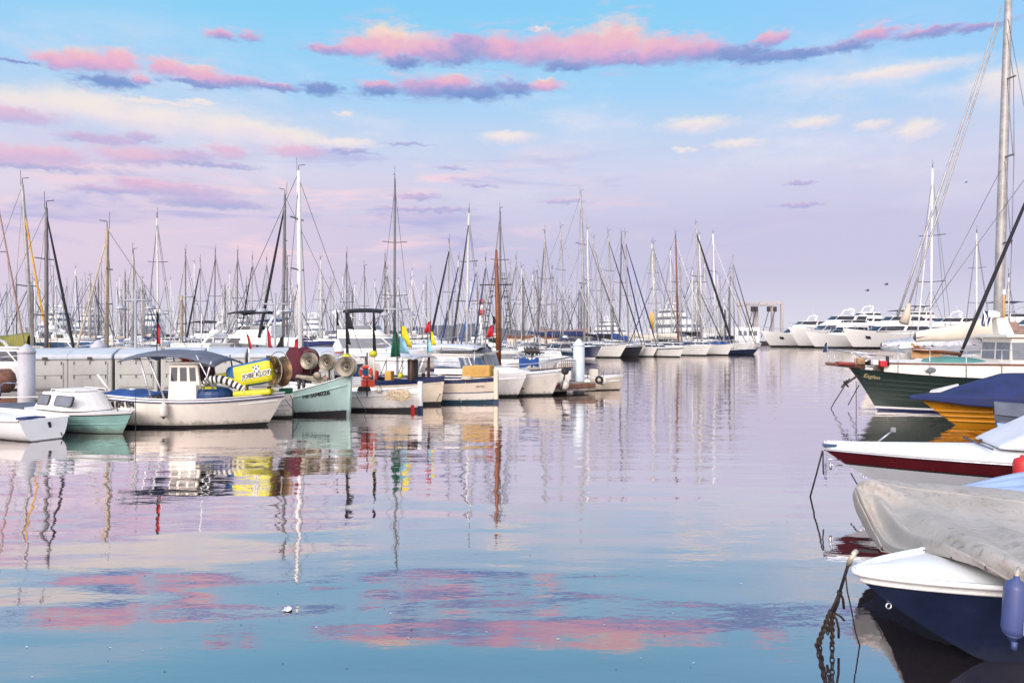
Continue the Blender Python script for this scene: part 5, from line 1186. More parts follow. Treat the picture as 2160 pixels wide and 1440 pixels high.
# ------------------------------------------------------------------ covered dinghies behind it
t = thing('covered_boat', 'small boat under a slate blue cover beside the ochre hull', 'covered boat', (WX(2238, 17.0), 17.0, 0), rad(172))
H = Hull(2.9, 1.4, 0.5, 0.48, 0.56, rake=0.35, bs=0.8, tm=0.4, wr=0.75, draft=0.25); H.hull(['black antifoul', 'canvas grey'], [(0.05, 0), (1, 1)], t, N=16); H.deck('canvas grey', t, dz=-0.02, inset=-0.04, camber=0.30)
t = thing('covered_boat', 'little boat under a pale blue cover, poking out behind the speedboat windscreen', 'covered boat', (WX(2236, 14.4), 14.4, 0), rad(176))
H = Hull(2.4, 1.2, 0.42, 0.40, 0.46, rake=0.3, bs=0.8, tm=0.4, wr=0.75, draft=0.25); H.hull(['black antifoul', 'tarp faded blue'], [(0.05, 0), (1, 1)], t, N=16); H.deck('tarp faded blue', t, dz=-0.02, inset=-0.04, camber=0.22)

# ------------------------------------------------------------------ ochre boat with the navy cover
rz = rad(172); L = 6.2
oc_ = thing('covered_boat', 'ochre hulled boat with ridged sides under a long navy canvas cover', 'covered boat', place(1936, 20.0, rz, L), rz)
HO = Hull(L, 2.3, 0.82, 0.80, 0.72, rake=0.95, rp=1.0, bs=0.85, tm=0.36, pb=2.5, pw=1.5, wr=0.62, draft=0.35, fp=1.0)
HO.hull(['ochre paint', 'ochre paint', 'bright white'], [(0.05, 0), (0.97, 1), (1.0, 2)], oc_, N=28, rail=0.05, well=0.03)
for v in (0.18, 0.36, 0.54): HO.rail('ochre paint', oc_, r=0.028, v=v, off=0.02, name='strake', N=26)
HO.deck('bright white', oc_, dz=0.02, camber=0.08)
mb = MB()
def cvr(u, v):
    t_ = 1 - (1 - u) ** 1.3; y = 2 * v - 1; a = abs(y); sg = 1 if y >= 0 else -1; sh = HO.sheer(t_); hw = HO.half(t_, 1) + 0.02 + 0.05 * min(1, (1 - t_) / 0.1)
    bt = min(1.0, (1 - t_) / 0.16); fl = 0.05 + 0.12 * bt + 0.45 * min(1, max(0, (0.88 - t_) / 0.22)); k = min(1, a / 0.7)
    z = lerp(sh + fl, sh + 0.06 * bt + 0.02, k ** 1.7) if a < 0.7 else lerp(sh + 0.06 * bt + 0.02, sh - (0.02 + 0.16 * bt) + 0.03 * math.sin(16 * t_), (a - 0.7) / 0.3)
    yy = hw * min(1, a / 0.7) * (1 if a < 0.7 else 1.04)
    z += 0.018 * math.sin(26 * t_ + 5 * a) * (1 - abs(2 * k - 1)) + 0.012 * mnoise.noise(Vector((t_ * 9, y * 4, 1)))
    return Vector((HO.x(t_, 1) + 0.22 * t_ ** 6, sg * yy, z))
mb.grid(cvr, 60, 36); cv2 = mb.build('canvas_cover', 'canvas navy', oc_, solid=0.015)
for tt in (0.80, 0.60, 0.42):
    q_ = HO.pt(tt, 0.93, 1, 0.09); MB().add([q_ + Vector((-0.07, 0.02, 0.05)), q_ + Vector((0.07, 0.02, 0.05)), q_ + Vector((0, 0.02, -0.05))], [(0, 1, 2)]).build('tie_patch', 'bright white', cv2, solid=0.006)
mb = MB(); mb.hexa([Vector((L / 2 - 1.2, -0.5, 0.88)), Vector((L / 2 - 0.35, -0.16, 0.86)), Vector((L / 2 - 0.35, -0.1, 0.86)), Vector((L / 2 - 1.2, -0.4, 0.88))], [Vector((L / 2 - 1.2, -0.5, 1.08)), Vector((L / 2 - 0.4, -0.16, 0.93)), Vector((L / 2 - 0.4, -0.1, 0.93)), Vector((L / 2 - 1.2, -0.4, 1.08))]); mb.build('cover_edge', 'bright white', oc_)

# ------------------------------------------------------------------ dark green motor sailer
rz = rad(174); L = 8.6
gr = thing('motor_sailer', 'dark green classic motor sailer with cream wheelhouse and bowsprit', 'motor sailer', place(1790, 24.0, rz, L), rz)
HG = Hull(L, 2.9, 1.30, 1.10, 1.36, rake=0.88, rp=0.85, bs=0.5, tm=0.40, pb=2.2, pw=1.7, wr=0.72, draft=0.5)
HG.hull(['navy paint', 'bright white', 'dark green paint', 'lettering black'], [(0.05, 0), (0.10, 1), (0.97, 2), (1.0, 3)], gr, N=32, rail=0.07, well=0.1)
HG.deck('teak', gr, dz=0.06, camber=0.06)
for v in (0.30, 0.42, 0.54, 0.66, 0.78): HG.rail('dark green paint', gr, r=0.012, v=v, off=0.004, name='plank_seam', N=26)
text_on_hull(HG, 'Eaglen', 0.17, L / 2 - 0.40, 1.08, 1, gr, material='lettering gold', slope=-0.18, name='boat_name', shear=0.3)
gx = lambda px: L / 2 - (px - 1790) / F * 24.0
# cream raised side and cabin trunk
mb = MB(); T = [HG.at_x(gx(px)) for px in (1850, 1900, 1960, 2040, 2120, 2200, 2290)]
for side in (1, -1):
    lo = [HG.pt(t_, 1, side, -0.05) for t_ in T]; up = [Vector((q.x, q.y * 0.97, 1.52)) for q in lo]
    for i in range(len(T) - 1): mb.add([lo[i], lo[i + 1], up[i + 1], up[i]], [(0, 1, 2, 3)])
    for i in range(len(T) - 1): mb.add([up[i], up[i + 1], Vector((up[i + 1].x, 0, 1.62)), Vector((up[i].x, 0, 1.62))], [(0, 1, 2, 3)])
tr = mb.build('raised_trunk', 'gelcoat cream', gr, solid=0.03)
mb = MB()
for side in (1, -1): mb.tube([HG.pt(t_, 1, side, -0.03) + Vector((0, 0, 1.53 - HG.sheer(t_))) for t_ in T], 0.025, 6)
mb.build('cap_rail', 'varnished wood', tr)
tw = HG.at_x(gx(1926)); q = HG.pt(tw, 1, 1, -0.02)
mb = MB(); mb.lathe([(0.001, 0), (0.15, 0), (0.17, 0.012), (0.15, 0.024)], 20, Matrix.Translation((q.x, q.y * 0.985 + 0.03, 1.35)) @ Matrix.Rotation(rad(-90), 4, 'X') @ Matrix.Diagonal((1, 0.58, 1, 1)))
pt_ = mb.build('porthole', 'stainless', tr)
MB().add([Vector((q.x + 0.13 * math.cos(a), q.y * 0.985 + 0.062, 1.35 + 0.075 * math.sin(a))) for a in [2 * math.pi * k / 20 for k in range(20)]], [tuple(range(20))]).build('pane', 'grey glass', pt_)
def gbox(px0, px1, z0, z1, w0, name, material, parent, k=0.94, rake=0.05):
    x0, x1 = gx(px1), gx(px0)
    return MB().hexa([Vector((x0, -w0, z0)), Vector((x1, -w0, z0)), Vector((x1, w0, z0)), Vector((x0, w0, z0))], [Vector((x0, -w0 * k, z1)), Vector((x1 - rake, -w0 * k, z1)), Vector((x1 - rake, w0 * k, z1)), Vector((x0, w0 * k, z1))]).build(name, material, parent, bevel=0.02)
wz0, wz1 = 1.45, ZY(712, 23.2)
wh = gbox(2080, 2230, wz0, wz1, 0.92, 'wheelhouse', 'gelcoat cream', gr)
rf = MB().box((gx(2152), 0, wz1 + 0.05), (gx(2072) - gx(2236), 2.0, 0.10)).build('roof', 'gelcoat cream', wh, bevel=0.03)
def gpan(px0, px1, py0, py1, name, material, y=0.93):
    zz0, zz1 = ZY(py1, 23.1), ZY(py0, 23.1); f_ = lambda z: 0.92 * lerp(1, 0.94, (z - wz0) / (wz1 - wz0)) + 0.006
    return MB().slab([Vector((gx(px0), f_(zz0), zz0)), Vector((gx(px1), f_(zz0), zz0)), Vector((gx(px1), f_(zz1), zz1)), Vector((gx(px0), f_(zz1), zz1))], (0, 0.012, 0)).build(name, material, wh)
gpan(2083, 2119, 722, 758, 'window', 'grey glass'); gpan(2128, 2146, 722, 758, 'window', 'grey glass'); gpan(2154, 2180, 728, 775, 'door', 'varnished wood')
for y0, y1 in ((-0.8, -0.05), (0.05, 0.8)):
    x_ = gx(2080); MB().slab([Vector((x_ - 0.02, y0, ZY(758, 23))), Vector((x_ - 0.02, y1, ZY(758, 23))), Vector((x_ - 0.045, y1, ZY(722, 23))), Vector((x_ - 0.045, y0, ZY(722, 23)))], (0.02, 0, 0)).build('windscreen', 'grey glass', wh)
o = MB(); x_ = gx(2094); o.hexa([Vector((x_ - 0.28, -0.22, wz1 + 0.1)), Vector((x_ + 0.18, -0.22, wz1 + 0.1)), Vector((x_ + 0.18, 0.22, wz1 + 0.1)), Vector((x_ - 0.28, 0.22, wz1 + 0.1))], [Vector((x_ - 0.08, -0.16, wz1 + 0.62)), Vector((x_ + 0.24, -0.16, wz1 + 0.62)), Vector((x_ + 0.24, 0.16, wz1 + 0.62)), Vector((x_ - 0.08, 0.16, wz1 + 0.62))])
fu = o.build('radar_pedestal', 'gelcoat cream', rf, bevel=0.04)
MB().lathe([(0.001, 0), (0.22, 0), (0.25, 0.06), (0.24, 0.16), (0.12, 0.22), (0.001, 0.23)], 18, Matrix.Translation((x_ + 0.32, 0, wz1 + 0.63))).build('radar_dome', 'bright white', fu)
MB().tube([(x_ - 0.06, 0, wz1 + 0.6), (x_ - 0.06, 0, wz1 + 1.35)], 0.035, 7).build('light_mast', 'canvas mustard', fu)
mb = MB(); mb.box((x_ - 0.06, 0, wz1 + 1.45), (0.07, 0.07, 0.16)); mb.build('mast_light', 'bright white', fu)
o = MB(); o.grid(lambda u, v: P(2072 + 14 * u + 3 * math.sin(5 * v), 655 + 32 * v, 23.4) + Vector((0, 0.05 * math.sin(8 * u + 4 * v), -0.02 * u)), 6, 8); o = o.build('ensign', ['canvas navy', 'bright white'], None, solid=0.008)
for p_ in o.data.polygons: p_.material_index = 1 if (p_.index // 8) % 3 == 1 else 0
tag(o, 'blue and white flag drooping by the cream radar pedestal', 'flag')
# dinghy on the trunk, bow gear
t = thing('upturned_dinghy', 'teal upturned dinghy lying on the green motor sailer', 'dinghy', P(2013, 771, 23.3), rad(174))
mb = MB(); mb.grid(lambda u, v: Vector((1.05 * (2 * u - 1), 0.42 * (1 - abs(2 * u - 1) ** 2.6) * math.cos(math.pi * v), 0.24 * (1 - abs(2 * u - 1) ** 3) ** 0.5 * math.sin(math.pi * v) ** 0.7 + 0.06 * u)), 16, 10); mb.build('hull', 'teal canvas', t, solid=0.02)
MB().tube([(-1.0, 0.36, 0.02), (0.0, 0.44, 0.03), (0.95, 0.25, 0.06)], 0.02, 6).build('rub_rail', 'mast pale', t)
xb = L / 2
MB().tube([(xb - 0.5, 0, 1.38), (xb + 0.72, 0, 1.50)], [0.07, 0.05], 8).build('bowsprit', 'rust wood', gr)
MB().box((xb + 0.1, 0, 1.50), (0.55, 0.3, 0.10), 0, ry=rad(-3)).build('sprit_platform', 'dull red', gr, bevel=0.03)
mb = MB()
for s_ in (1, -1):
    mb.tube([(xb - 1.1, s_ * 0.7, 1.75), (xb - 0.3, s_ * 0.35, 1.85), (xb + 0.7, 0.02 * s_, 1.98)], 0.022, 6); mb.tube([(xb - 0.75, s_ * 0.55, 1.62), (xb - 0.15, s_ * 0.3, 1.86)], 0.018, 6)
for x, s_ in ((xb + 0.62, 0), (xb + 0.46, 0.06), (xb - 0.3, 0.33), (xb - 0.3, -0.33)): mb.tube([(x, s_, 1.42), (x, s_, 1.92)], 0.010, 5)
mb.build('bow_pulpit', 'stainless', gr)
o = MB(); a_ = HG.pt(1, 0.80, 1); o.tube([a_ + Vector((-0.05, 0.12, 0.05)), a_ + Vector((0.34, 0.14, -0.22))], 0.035, 6); o.tube([a_ + Vector((0.24, 0.0, -0.34)), a_ + Vector((0.36, 0.14, -0.22)), a_ + Vector((0.46, 0.26, -0.16))], 0.03, 6); o.tube([a_ + Vector((0.32, 0.14, -0.12)), a_ + Vector((0.50, 0.16, -0.36))], 0.03, 6)
o.build('anchor', 'dark steel', gr)
o = MB(); o.box((xb - 0.35, 0.05, 1.58), (0.26, 0.22, 0.22)); o.build('windlass', 'canvas tan', gr, bevel=0.05)
mb = MB(); R5 = random.Random(4)
for k in range(9): mb.box((xb - 0.55 - 0.05 * k, 0.2 * R5.uniform(-1, 1), 1.50 + 0.08 * R5.random()), (0.10, 0.12, 0.12), 0, rz=R5.random())
mb.build('chain_pile', 'dark steel', gr)
o = MB(); o.box(P(1862, 767, 23.3), (0.20, 0.2, 0.19)); o = o.build('fuel_can', 'red paint', None, bevel=0.02); tag(o, 'red box on the foredeck of the green motor sailer', 'box')
o = MB(); o.box(P(1845, 764, 23.4), (0.16, 0.2, 0.16)); o = o.build('deck_box', 'bright white', None, bevel=0.02); tag(o, 'small white box beside the red box on the green motor sailer', 'box')
o = MB(); o.tube([P(1872, 772, 23.3), P(1872, 750, 23.3)], 0.05, 7); o = o.build('vent_cowl', 'lettering black'); tag(o, 'short black vent beside the red box', 'vent')
mb = MB()
TS = [HG.at_x(gx(px)) for px in (1873, 1926, 1987, 2048, 2110)]
for t_ in TS: q = HG.pt(t_, 1, 1, -0.04); mb.tube([q, Vector((q.x, q.y, 1.98))], 0.014, 5)
mb.tube([Vector((HG.pt(t_, 1, 1, -0.04).x, HG.pt(t_, 1, 1, -0.04).y, 1.97)) for t_ in TS], 0.010, 5)
mb.build('guard_rail', 'stainless', gr)
t = thing('burgee', 'small dark blue flag at the tip of the bowsprit rail', 'flag', P(1745, 744, 23.9)); MB().tube([(0, 0, 0), (0, 0, 0.38)], 0.008, 5).build('staff', 'mast pale', t); MB().add([(0, 0, 0.02), (-0.14, 0.02, 0.02), (-0.06, 0.03, 0.30), (0, 0, 0.36)], [(0, 1, 2, 3)]).build('flag', 'canvas navy', t, solid=0.006)
for lab, a, b_, c in (('dark mooring line from the anchor of the green motor sailer to the water', (1792, 798), (1760, 848), (1753, 861)), ('second mooring line hanging under the green bow', (1812, 812), (1790, 852), (1789, 854))):
    rope(lab, [P(a[0], a[1], 23.6), P(b_[0], b_[1], 24.4), P(c[0], c[1], 24.4)], 0.016)
rope('thin straight line dropping from the green bow into the water', [P(1806, 805, 23.2), P(1806, 872, 22.8)], 0.010, n=2)
# ------------------------------------------------------------------ the tall sailing yacht behind the green motor sailer
def big_yacht():
    D = 30.0; rz = rad(176); L = 10.6
    t = thing('sailing_yacht', 'large sailing yacht with thick grey mast, cream boom cover and twin forestays', 'sailing yacht', (WX(2104, D) + 1.0, D + 0.3, 0), rz)
    H = Hull(L, 3.3, 1.2, 1.1, 1.3, rake=0.9, rp=1.0, bs=0.7, tm=0.42, wr=0.85, draft=0.5)
    H.hull(['navy paint', 'gelcoat white', 'gelcoat white'], [(0.08, 0), (0.9, 1), (1.0, 2)], t, N=20); H.deck('gelcoat white', t, camber=0.1)
    inv = lambda p_: Matrix.Rotation(-rz, 3, 'Z') @ (Vector(p_) - Vector(t.location))
    m0, m1 = P(2104, 735, D), P(2129, -60, D)
    pts = [m0.lerp(m1, k / 6) for k in range(7)]
    m = MB().tube([inv(p_) for p_ in pts], [0.185, 0.185, 0.18, 0.17, 0.16, 0.14, 0.12], 12).build('mast', 'mast grey', t)
    for py, dxx in ((168, 20), (333, 22), (515, 24)):
        px = lerp(2104, 2129, (735 - py) / 795.0)
        MB().tube([inv(P(px, py, D)), inv(P(px + dxx, py - 8, D - 0.8))], 0.035, 6).build('spreader', 'mast dark', m); MB().tube([inv(P(px, py, D)), inv(P(px - 6, py - 3, D + 1.4))], 0.03, 6).build('spreader', 'mast dark', m)
    for a, b_, r in (((2113, 12), (1893, 668), 0.045), ((2110, 46), (1918, 640), 0.04)):
        s_ = [P(*a, D).lerp(P(b_[0], b_[1], D - 0.6), k / 5) for k in range(6)]; MB().tube([inv(p_) for p_ in s_], [r * 0.6, r * 0.8, r * 0.9, r, r, r], 7).build('furled_jib', 'mast grey', t)
    o = MB(); s_ = [P(1918, 640, D - 0.6), P(1913, 662, D - 0.6), P(1906, 682, D - 0.6)]; o.tube([inv(p_) for p_ in s_], [0.06, 0.15, 0.20], 8); o.build('sail_bag', 'canvas beige', t)
    for a, b_ in (((2124, 70), (2138, 165)), ((2138, 165), (2139, 330)), ((2139, 330), (2134, 515)), ((2134, 515), (2128, 690)), ((2124, 165), (2137, 330)), ((2119, 340), (2133, 515)), ((2110, 360), (1965, 640)), ((2160, 380), (1960, 655)), ((2126, 40), (2180, 330))):
        MB().tube([inv(P(a[0], a[1], D - 0.4)), inv(P(b_[0], b_[1], D - 0.5))], 0.012, 5).build('shroud', 'steel wire', t)
    o = MB(); q0, q1 = P(2096, 690, D), P(1930, 712, D - 0.5)
    def cv(u, v):
        a = 2 * math.pi * v; h = lerp(0.42, 0.20, u); c = q0.lerp(q1, u); return inv(c + Vector((0, 0.5 * h * math.cos(a), h * math.sin(a) + 0.03 * math.sin(9 * u))))
    MB().tube([inv(q0), inv(q1)], 0.11, 8).build('boom', 'mast dark', t)
    o.grid(cv, 14, 12); o.build('sail_cover', 'canvas cream', t)
    MB().box(inv(P(2128, 690, D - 0.2)), (0.5, 0.6, 0.42)).build('winch_housing', 'canvas brown', t, bevel=0.08)
big_yacht()
# black furled sail entering the frame from beyond its edge
t = sailboat('sailboat with thick black furled sail slanting across the frame edge', 2224, 28.0, 270, bow_px=2058, L=9.0, jib='canvas black', jr=0.065, low_jib=0.97, cover='canvas brown', mast='mast grey', rz=rad(176), band='navy paint')
# silver-covered boom and tan gaff sail between the green boat and the yachts
t = thing('small_sailboat', 'small boat with tan furled sail on a varnished spar behind the green bow', 'sailboat', (WX(1975, 29.0), 29.0 - 1.3, 0), rad(178))
H = Hull(5.4, 1.9, 1.0, 0.9, 1.0, rake=0.4, bs=0.6, wr=0.85); H.hull(['black antifoul', 'canvas grey', 'bright white'], [(0.1, 0), (0.85, 1), (1, 2)], t, N=16); H.deck('canvas grey', t, camber=0.16)
inv2 = lambda p_: Matrix.Rotation(-rad(178), 3, 'Z') @ (Vector(p_) - Vector(t.location))
MB().tube([inv2(P(1925, 735, 27.2)), inv2(P(2025, 747, 27.2))], 0.07, 8).build('spar', 'varnished wood', t)
mb = MB(); mb.grid(lambda u, v: inv2(P(1916 + 80 * u * (0.4 + 0.6 * v) + 6 * (1 - u), lerp(724, 756, v) + (10 * u if v < 0.5 else -2 * u), 27.2) + Vector((0, 0.22 * math.sin(math.pi * u) * math.sin(math.pi * v), 0.03 * math.sin(14 * u + 5 * v)))), 14, 10); mb.build('furled_sail', 'canvas tan', t, solid=0.03)
MB().tube([inv2(P(1896, 733, 27.2)), inv2(P(1925, 732, 27.2))], 0.06, 7).build('spar_end', 'bright white', t)
t = thing('sailboat', 'sailboat with crinkled silver cover over its long boom', 'sailboat', (WX(2010, 34.0), 34.0, 0), rad(176))
H = Hull(8.5, 2.7, 1.1, 1.0, 1.25, rake=0.6, bs=0.65, wr=0.85); H.hull(['black antifoul', 'gelcoat white', 'canvas grey'], [(0.1, 0), (0.85, 1), (1, 2)], t, N=16); H.deck('gelcoat white', t, camber=0.1)
mb = MB(); mb.grid(lambda u, v: Vector((lerp(3.2, -2.2, u), 0.50 * max(0.03, math.sin(math.pi * u)) ** 0.4 * math.cos(2 * math.pi * v), 1.95 + 0.42 * max(0.03, math.sin(math.pi * u)) ** 0.4 * math.sin(2 * math.pi * v) + 0.09 * mnoise.noise(Vector((u * 30, v * 9, 0))))), 50, 20); mb.build('boom_cover', mat('silver cover', (206, 208, 214), 0.35, 0.4, var=0.15, scale=8, bump=0.02), t)
MB().tube([(3.4, 0, 2.6), (-2.4, 0, 2.66)], 0.05, 6).build('boom', 'aluminium', t)
MB().tube([(-2.5, 0, 1.0), (-2.5, 0, 2.8)], 0.06, 6).build('crutch', 'lettering black', t)

# ------------------------------------------------------------------ yachts across the water on the open side
for lab, bow, D, rzd, L, st, bim in (
        ('white motor yacht moored under the travel lift, its long dark anchor pocket facing the water', 1606, 158, 205, 22, 'express', None),
        ('white motor yacht with sharply raked bow and slanted side windows', 1664, 150, 207, 26, 'express', None),
        ('white motor yacht with dark square hull port and pale low bow', 1700, 143, 200, 20, 'fly', None),
        ('cream white motor yacht with big square hull window, standing before the big mast', 1778, 136, 205, 24, 'express', 'canvas black')):
    rz = rad(rzd); motor_yacht(lab, 'motor yacht', place(bow, D, rz, L), rz, L, st, bim=bim, group='motor yachts across the harbour', fb=1.05)
for lab, bow, D, rzd, L, st, bim in (
        ('tall white flybridge yacht with black hardtop behind the square-windowed yacht', 1812, 185, 200, 30, 'mega', 'canvas black'),
        ('long white yacht with black windscreen behind the raked bow', 1706, 190, 202, 30, 'mega', None),
        ('low white yacht with slim dark windows beside the twin forestays', 1880, 150, 195, 24, 'express', None),
        ('white yacht with teal windscreen and blue flybridge awning', 1990, 120, 190, 22, 'fly', 'canvas navy'),
        ('white flybridge yacht with dark wraparound windows at the frame edge', 2092, 52, 186, 13, 'fly', 'canvas black'),
        ('white yacht with rounded radar arch behind the cream radar pedestal', 2030, 90, 188, 17, 'express', None)):
    rz = rad(rzd); motor_yacht(lab, 'motor yacht', place(bow, D, rz, L), rz, L, st, bim=bim, group='motor yachts across the harbour', fb=1.05)
# small boats tucked beneath them
for lab, bow, D in (('small open white boat below the yachts, near the green bow rail', 1895, 62), ('low white runabout beside the silver boom cover', 1925, 48)):
    rz = rad(190); motor_yacht(lab, 'motorboat', place(bow, D, rz, 7), rz, 7, 'none', group=None, rails=True, name='motorboat')
# cream awning boat
t = thing('cruiser', 'grey-hulled cruiser under a brown awning behind the wheelhouse roof', 'cruiser', (WX(2200, 33), 33, 0), rad(178))
H = Hull(6, 2.2, 1.0, 0.95, 1.1, rake=0.6, bs=0.8, wr=0.85); H.hull(['black antifoul', 'gelcoat white'], [(0.1, 0), (1, 1)], t, N=14); H.deck('gelcoat white', t)
mb = MB(); mb.grid(lambda u, v: Vector((lerp(2.6, -2, u), 0.95 * (2 * v - 1), 2.78 - 0.25 * (2 * v - 1) ** 2 - 0.2 * (2 * u - 1) ** 2)), 10, 8); mb.build('awning', 'canvas brown', t, solid=0.2)
MB().box((0.4, 0, 1.7), (3.4, 1.7, 1.3)).build('curtain_side', 'canvas pale', t, bevel=0.05)

# ------------------------------------------------------------------ travel lift
t = thing('travel_lift', 'beige boat hoist with slings standing behind the yachts', 'boat hoist', (WX(1615, 176), 176, 0.6), 0.12)
zt = ZY(641, 176) - 0.6; s_ = 176 / F
for x0 in (-40, 36):
    for y in (0, 6):
        MB().box((x0 * s_ + (0.6 if y else 0), y, zt / 2), (0.5 if x0 < 0 else 0.6, 0.6, zt)).build('leg', 'lift beige', t)
MB().box((-10 * s_, 3, zt / 2), (1.1, 0.7, zt)).build('leg', 'lift beige', t)
MB().box((12 * s_, 0, zt + 0.2), (52 * s_, 0.7, 0.7)).build('beam', 'lift beige', t); MB().box((-26 * s_, 0, zt - 0.1), (34 * s_, 0.6, 0.4)).build('beam', 'lamp grey', t)
MB().box((0, 6, zt + 0.2), (80 * s_, 0.9, 0.9)).build('beam', 'lift beige', t)
for x in (-28, -20, 8, 22):
    MB().box((x * s_, 0.3, zt - 1.2), (0.7, 0.5, 1.2)).build('pulley', 'dark steel', t)
    MB().tube([(x * s_, 0.3, zt - 1.6), ((x - 5) * s_, 3, 1.4)], 0.09, 5).build('sling', 'rope dark', t)
MB().box((-26 * s_, 0, zt * 0.28), (40 * s_, 0.5, 0.4)).build('lower_beam', 'lift beige', t)
t = thing('quay', 'low dark quay wall behind the yachts and the boat hoist', 'quay', (0, 0, 0)); MB().box((WX(1800, 200), 205, 0.3), (80, 22, 1.1)).build('wall', 'dark concrete', t)
t = thing('houseboat', 'boxy white launch with four square windows below the boat hoist', 'houseboat', (WX(1572, 150), 150, 0), rad(8))
H = Hull(7, 2.6, 0.9, 0.9, 1.0, rake=0.4, bs=0.9, wr=0.9); H.hull(['black antifoul', 'bright white'], [(0.1, 0), (1, 1)], t, N=12); H.deck('bright white', t)
w_ = MB().box((0, 0, 2.5), (5.2, 2.0, 3.2)).build('cabin', 'bright white', t, bevel=0.05)
for x in (-1.6, -0.5, 0.6, 1.7): MB().box((x, -1.01, 2.9), (0.7, 0.04, 1.0)).build('window', 'grey glass', w_)

# ------------------------------------------------------------------ far superyachts
for lab, px, D, rzd, L in (('stacked white superyacht with three dark decks beyond the olive boom cover', 108, 210, -78, 34), ('white superyacht with curved top deck beyond the thick black furled sail', 176, 215, -78, 32), ('white superyacht with slim black deck lines beyond the twin lamp post', 318, 220, -70, 34),
        ('white superyacht behind the navy bimini and tall ketch', 600, 200, -70, 34), ('white superyacht with pale domes among the thin masts', 512, 240, -70, 32), ('pale superyacht beyond the bare masts near the ketch rigging', 668, 240, -65, 30), ('white explorer yacht with light blue dome behind the wooden-masted sloop', 1445, 190, -68, 34), ('white superyacht far behind the tall centre sloop', 1300, 260, -60, 28)):
    rz = rad(rzd); motor_yacht(lab, 'superyacht', (WX(px, D), D, 0), rz, L, 'mega', glass='grey glass', group='superyachts in the far berths', name='superyacht', rails=False, fb=0.9)
t = thing('beacon', 'red and white beacon column rising among the masts', 'beacon', (WX(1016, 300), 300, 0))
z_ = [ZY(py, 300) for py in (700, 665, 654, 648, 640, 632)]
MB().lathe([(1.3, 0), (1.2, z_[0]), (1.0, z_[1])], 14).build('column', 'bright white', t); MB().lathe([(1.2, z_[1]), (1.2, z_[2])], 14).build('red_band', 'red paint', t); MB().lathe([(1.0, z_[2]), (0.9, z_[3]), (0.9, z_[4] - 0.4)], 14).build('white_band', 'bright white', t); MB().lathe([(1.1, z_[4] - 0.4), (1.1, z_[5] - 0.3), (0.3, z_[5] + 0.6)], 14).build('lantern', 'red paint', t)
t = thing('channel_marker', 'mustard yellow cylinder marker behind the right-leaning sails', 'marker', (WX(1377, 190), 190, 0)); MB().lathe([(0.25, 0), (0.25, ZY(685, 190)), (0.75, ZY(683, 190)), (0.75, ZY(662, 190)), (0.3, ZY(657, 190))], 12).build('body', 'beacon yellow', t)
t['label'] = 'mustard yellow cylinder marker standing behind the white hulls'
t = thing('chimney_post', 'short black post behind the thick black furled sail', 'post', (WX(1528, 140), 140, 0)); MB().lathe([(0.26, 0), (0.26, ZY(653, 140))], 10).build('shaft', 'lettering black', t)

# ------------------------------------------------------------------ motor boats behind the lockers
for lab, px, D, rzd, L, st, bim, gl in (
        ('low white sports cruiser with black windscreen beyond the near capped pile', 34, 33, -12, 8, 'cruiser', None, 'smoked glass'),
        ('white sports cruiser with grey-blue screen behind the second locker', 158, 42, -14, 9.5, 'cruiser', None, 'blue glass'),
        ('white cruiser with blue windscreen above the fishing boat canopy', 402, 38, 166, 8.5, 'cruiser', None, 'blue glass'),
        ('white flybridge boat with long black bimini above the wheelhouse', 425, 70, 168, 10, 'fly', 'canvas black', 'smoked glass'),
        ('sleek white motor yacht with wide dark window band and black bimini', 520, 47, 172, 10.5, 'fly', 'canvas black', 'smoked glass'),
        ('white motor boat under a broad navy bimini beside the lamp post', 566, 64, 165, 10, 'fly', 'canvas navy', 'smoked glass'),
        ('white flybridge cruiser with black bimini and clear side curtains', 790, 44, 10, 10.5, 'fly', 'canvas black', 'grey glass'),
        ('white pilot boat with dark wheelhouse windows behind the signal flags', 925, 47, 12, 6.5, 'cruiser', None, 'smoked glass'),
        ('second white launch moored beside the pilot boat', 962, 50, 14, 6.5, 'cruiser', None, 'smoked glass'),
        ('white day cruiser with round-topped windscreen by the brown mast', 1078, 46, 8, 6.0, 'cruiser', None, 'grey glass'),
        ('white boat with striped awning among the fishing flags', 700, 48, 170, 9.0, 'cruiser', 'canvas pale', 'smoked glass')):
    rz = rad(rzd); motor_yacht(lab, 'motor cruiser', (WX(px, D), D, 0), rz, L, st, bim=bim, glass=gl, group='motor cruisers behind the pontoon', name='motor_cruiser')
# more hulls crowding the berths between the pontoon and the open water
R9 = random.Random(31); crowd = []
for i, (st, bim, gl, hl) in enumerate((('cruiser', None, 'blue glass', 'yacht white'), ('fly', None, 'smoked glass', 'yacht white'), ('cruiser', 'canvas navy', 'smoked glass', 'deep navy'), ('cruiser', 'canvas pale', 'grey glass', 'gelcoat cream'))):
    crowd.append(motor_yacht('small motor boat packed among the moored hulls of the middle rows', 'motor boat', (WX(60 + 90 * i, 70), 70, 0), rad(-40 + 20 * i), 7.5, st, bim=bim, glass=gl, hullmat=hl, group='small motor boats packed in the middle rows', name='motor_boat'))
for k in range(34):
    px = R9.uniform(-10, 720) if k < 18 else (R9.uniform(860, 1180) if k < 26 else R9.uniform(1200, 1560)); D = R9.uniform(58, 88) if k < 26 else R9.uniform(104, 135)
    copy_tree(crowd[k % 4], (WX(px, D), D, 0), R9.choice([rad(R9.uniform(-70, -10)), rad(R9.uniform(180, 250))]))
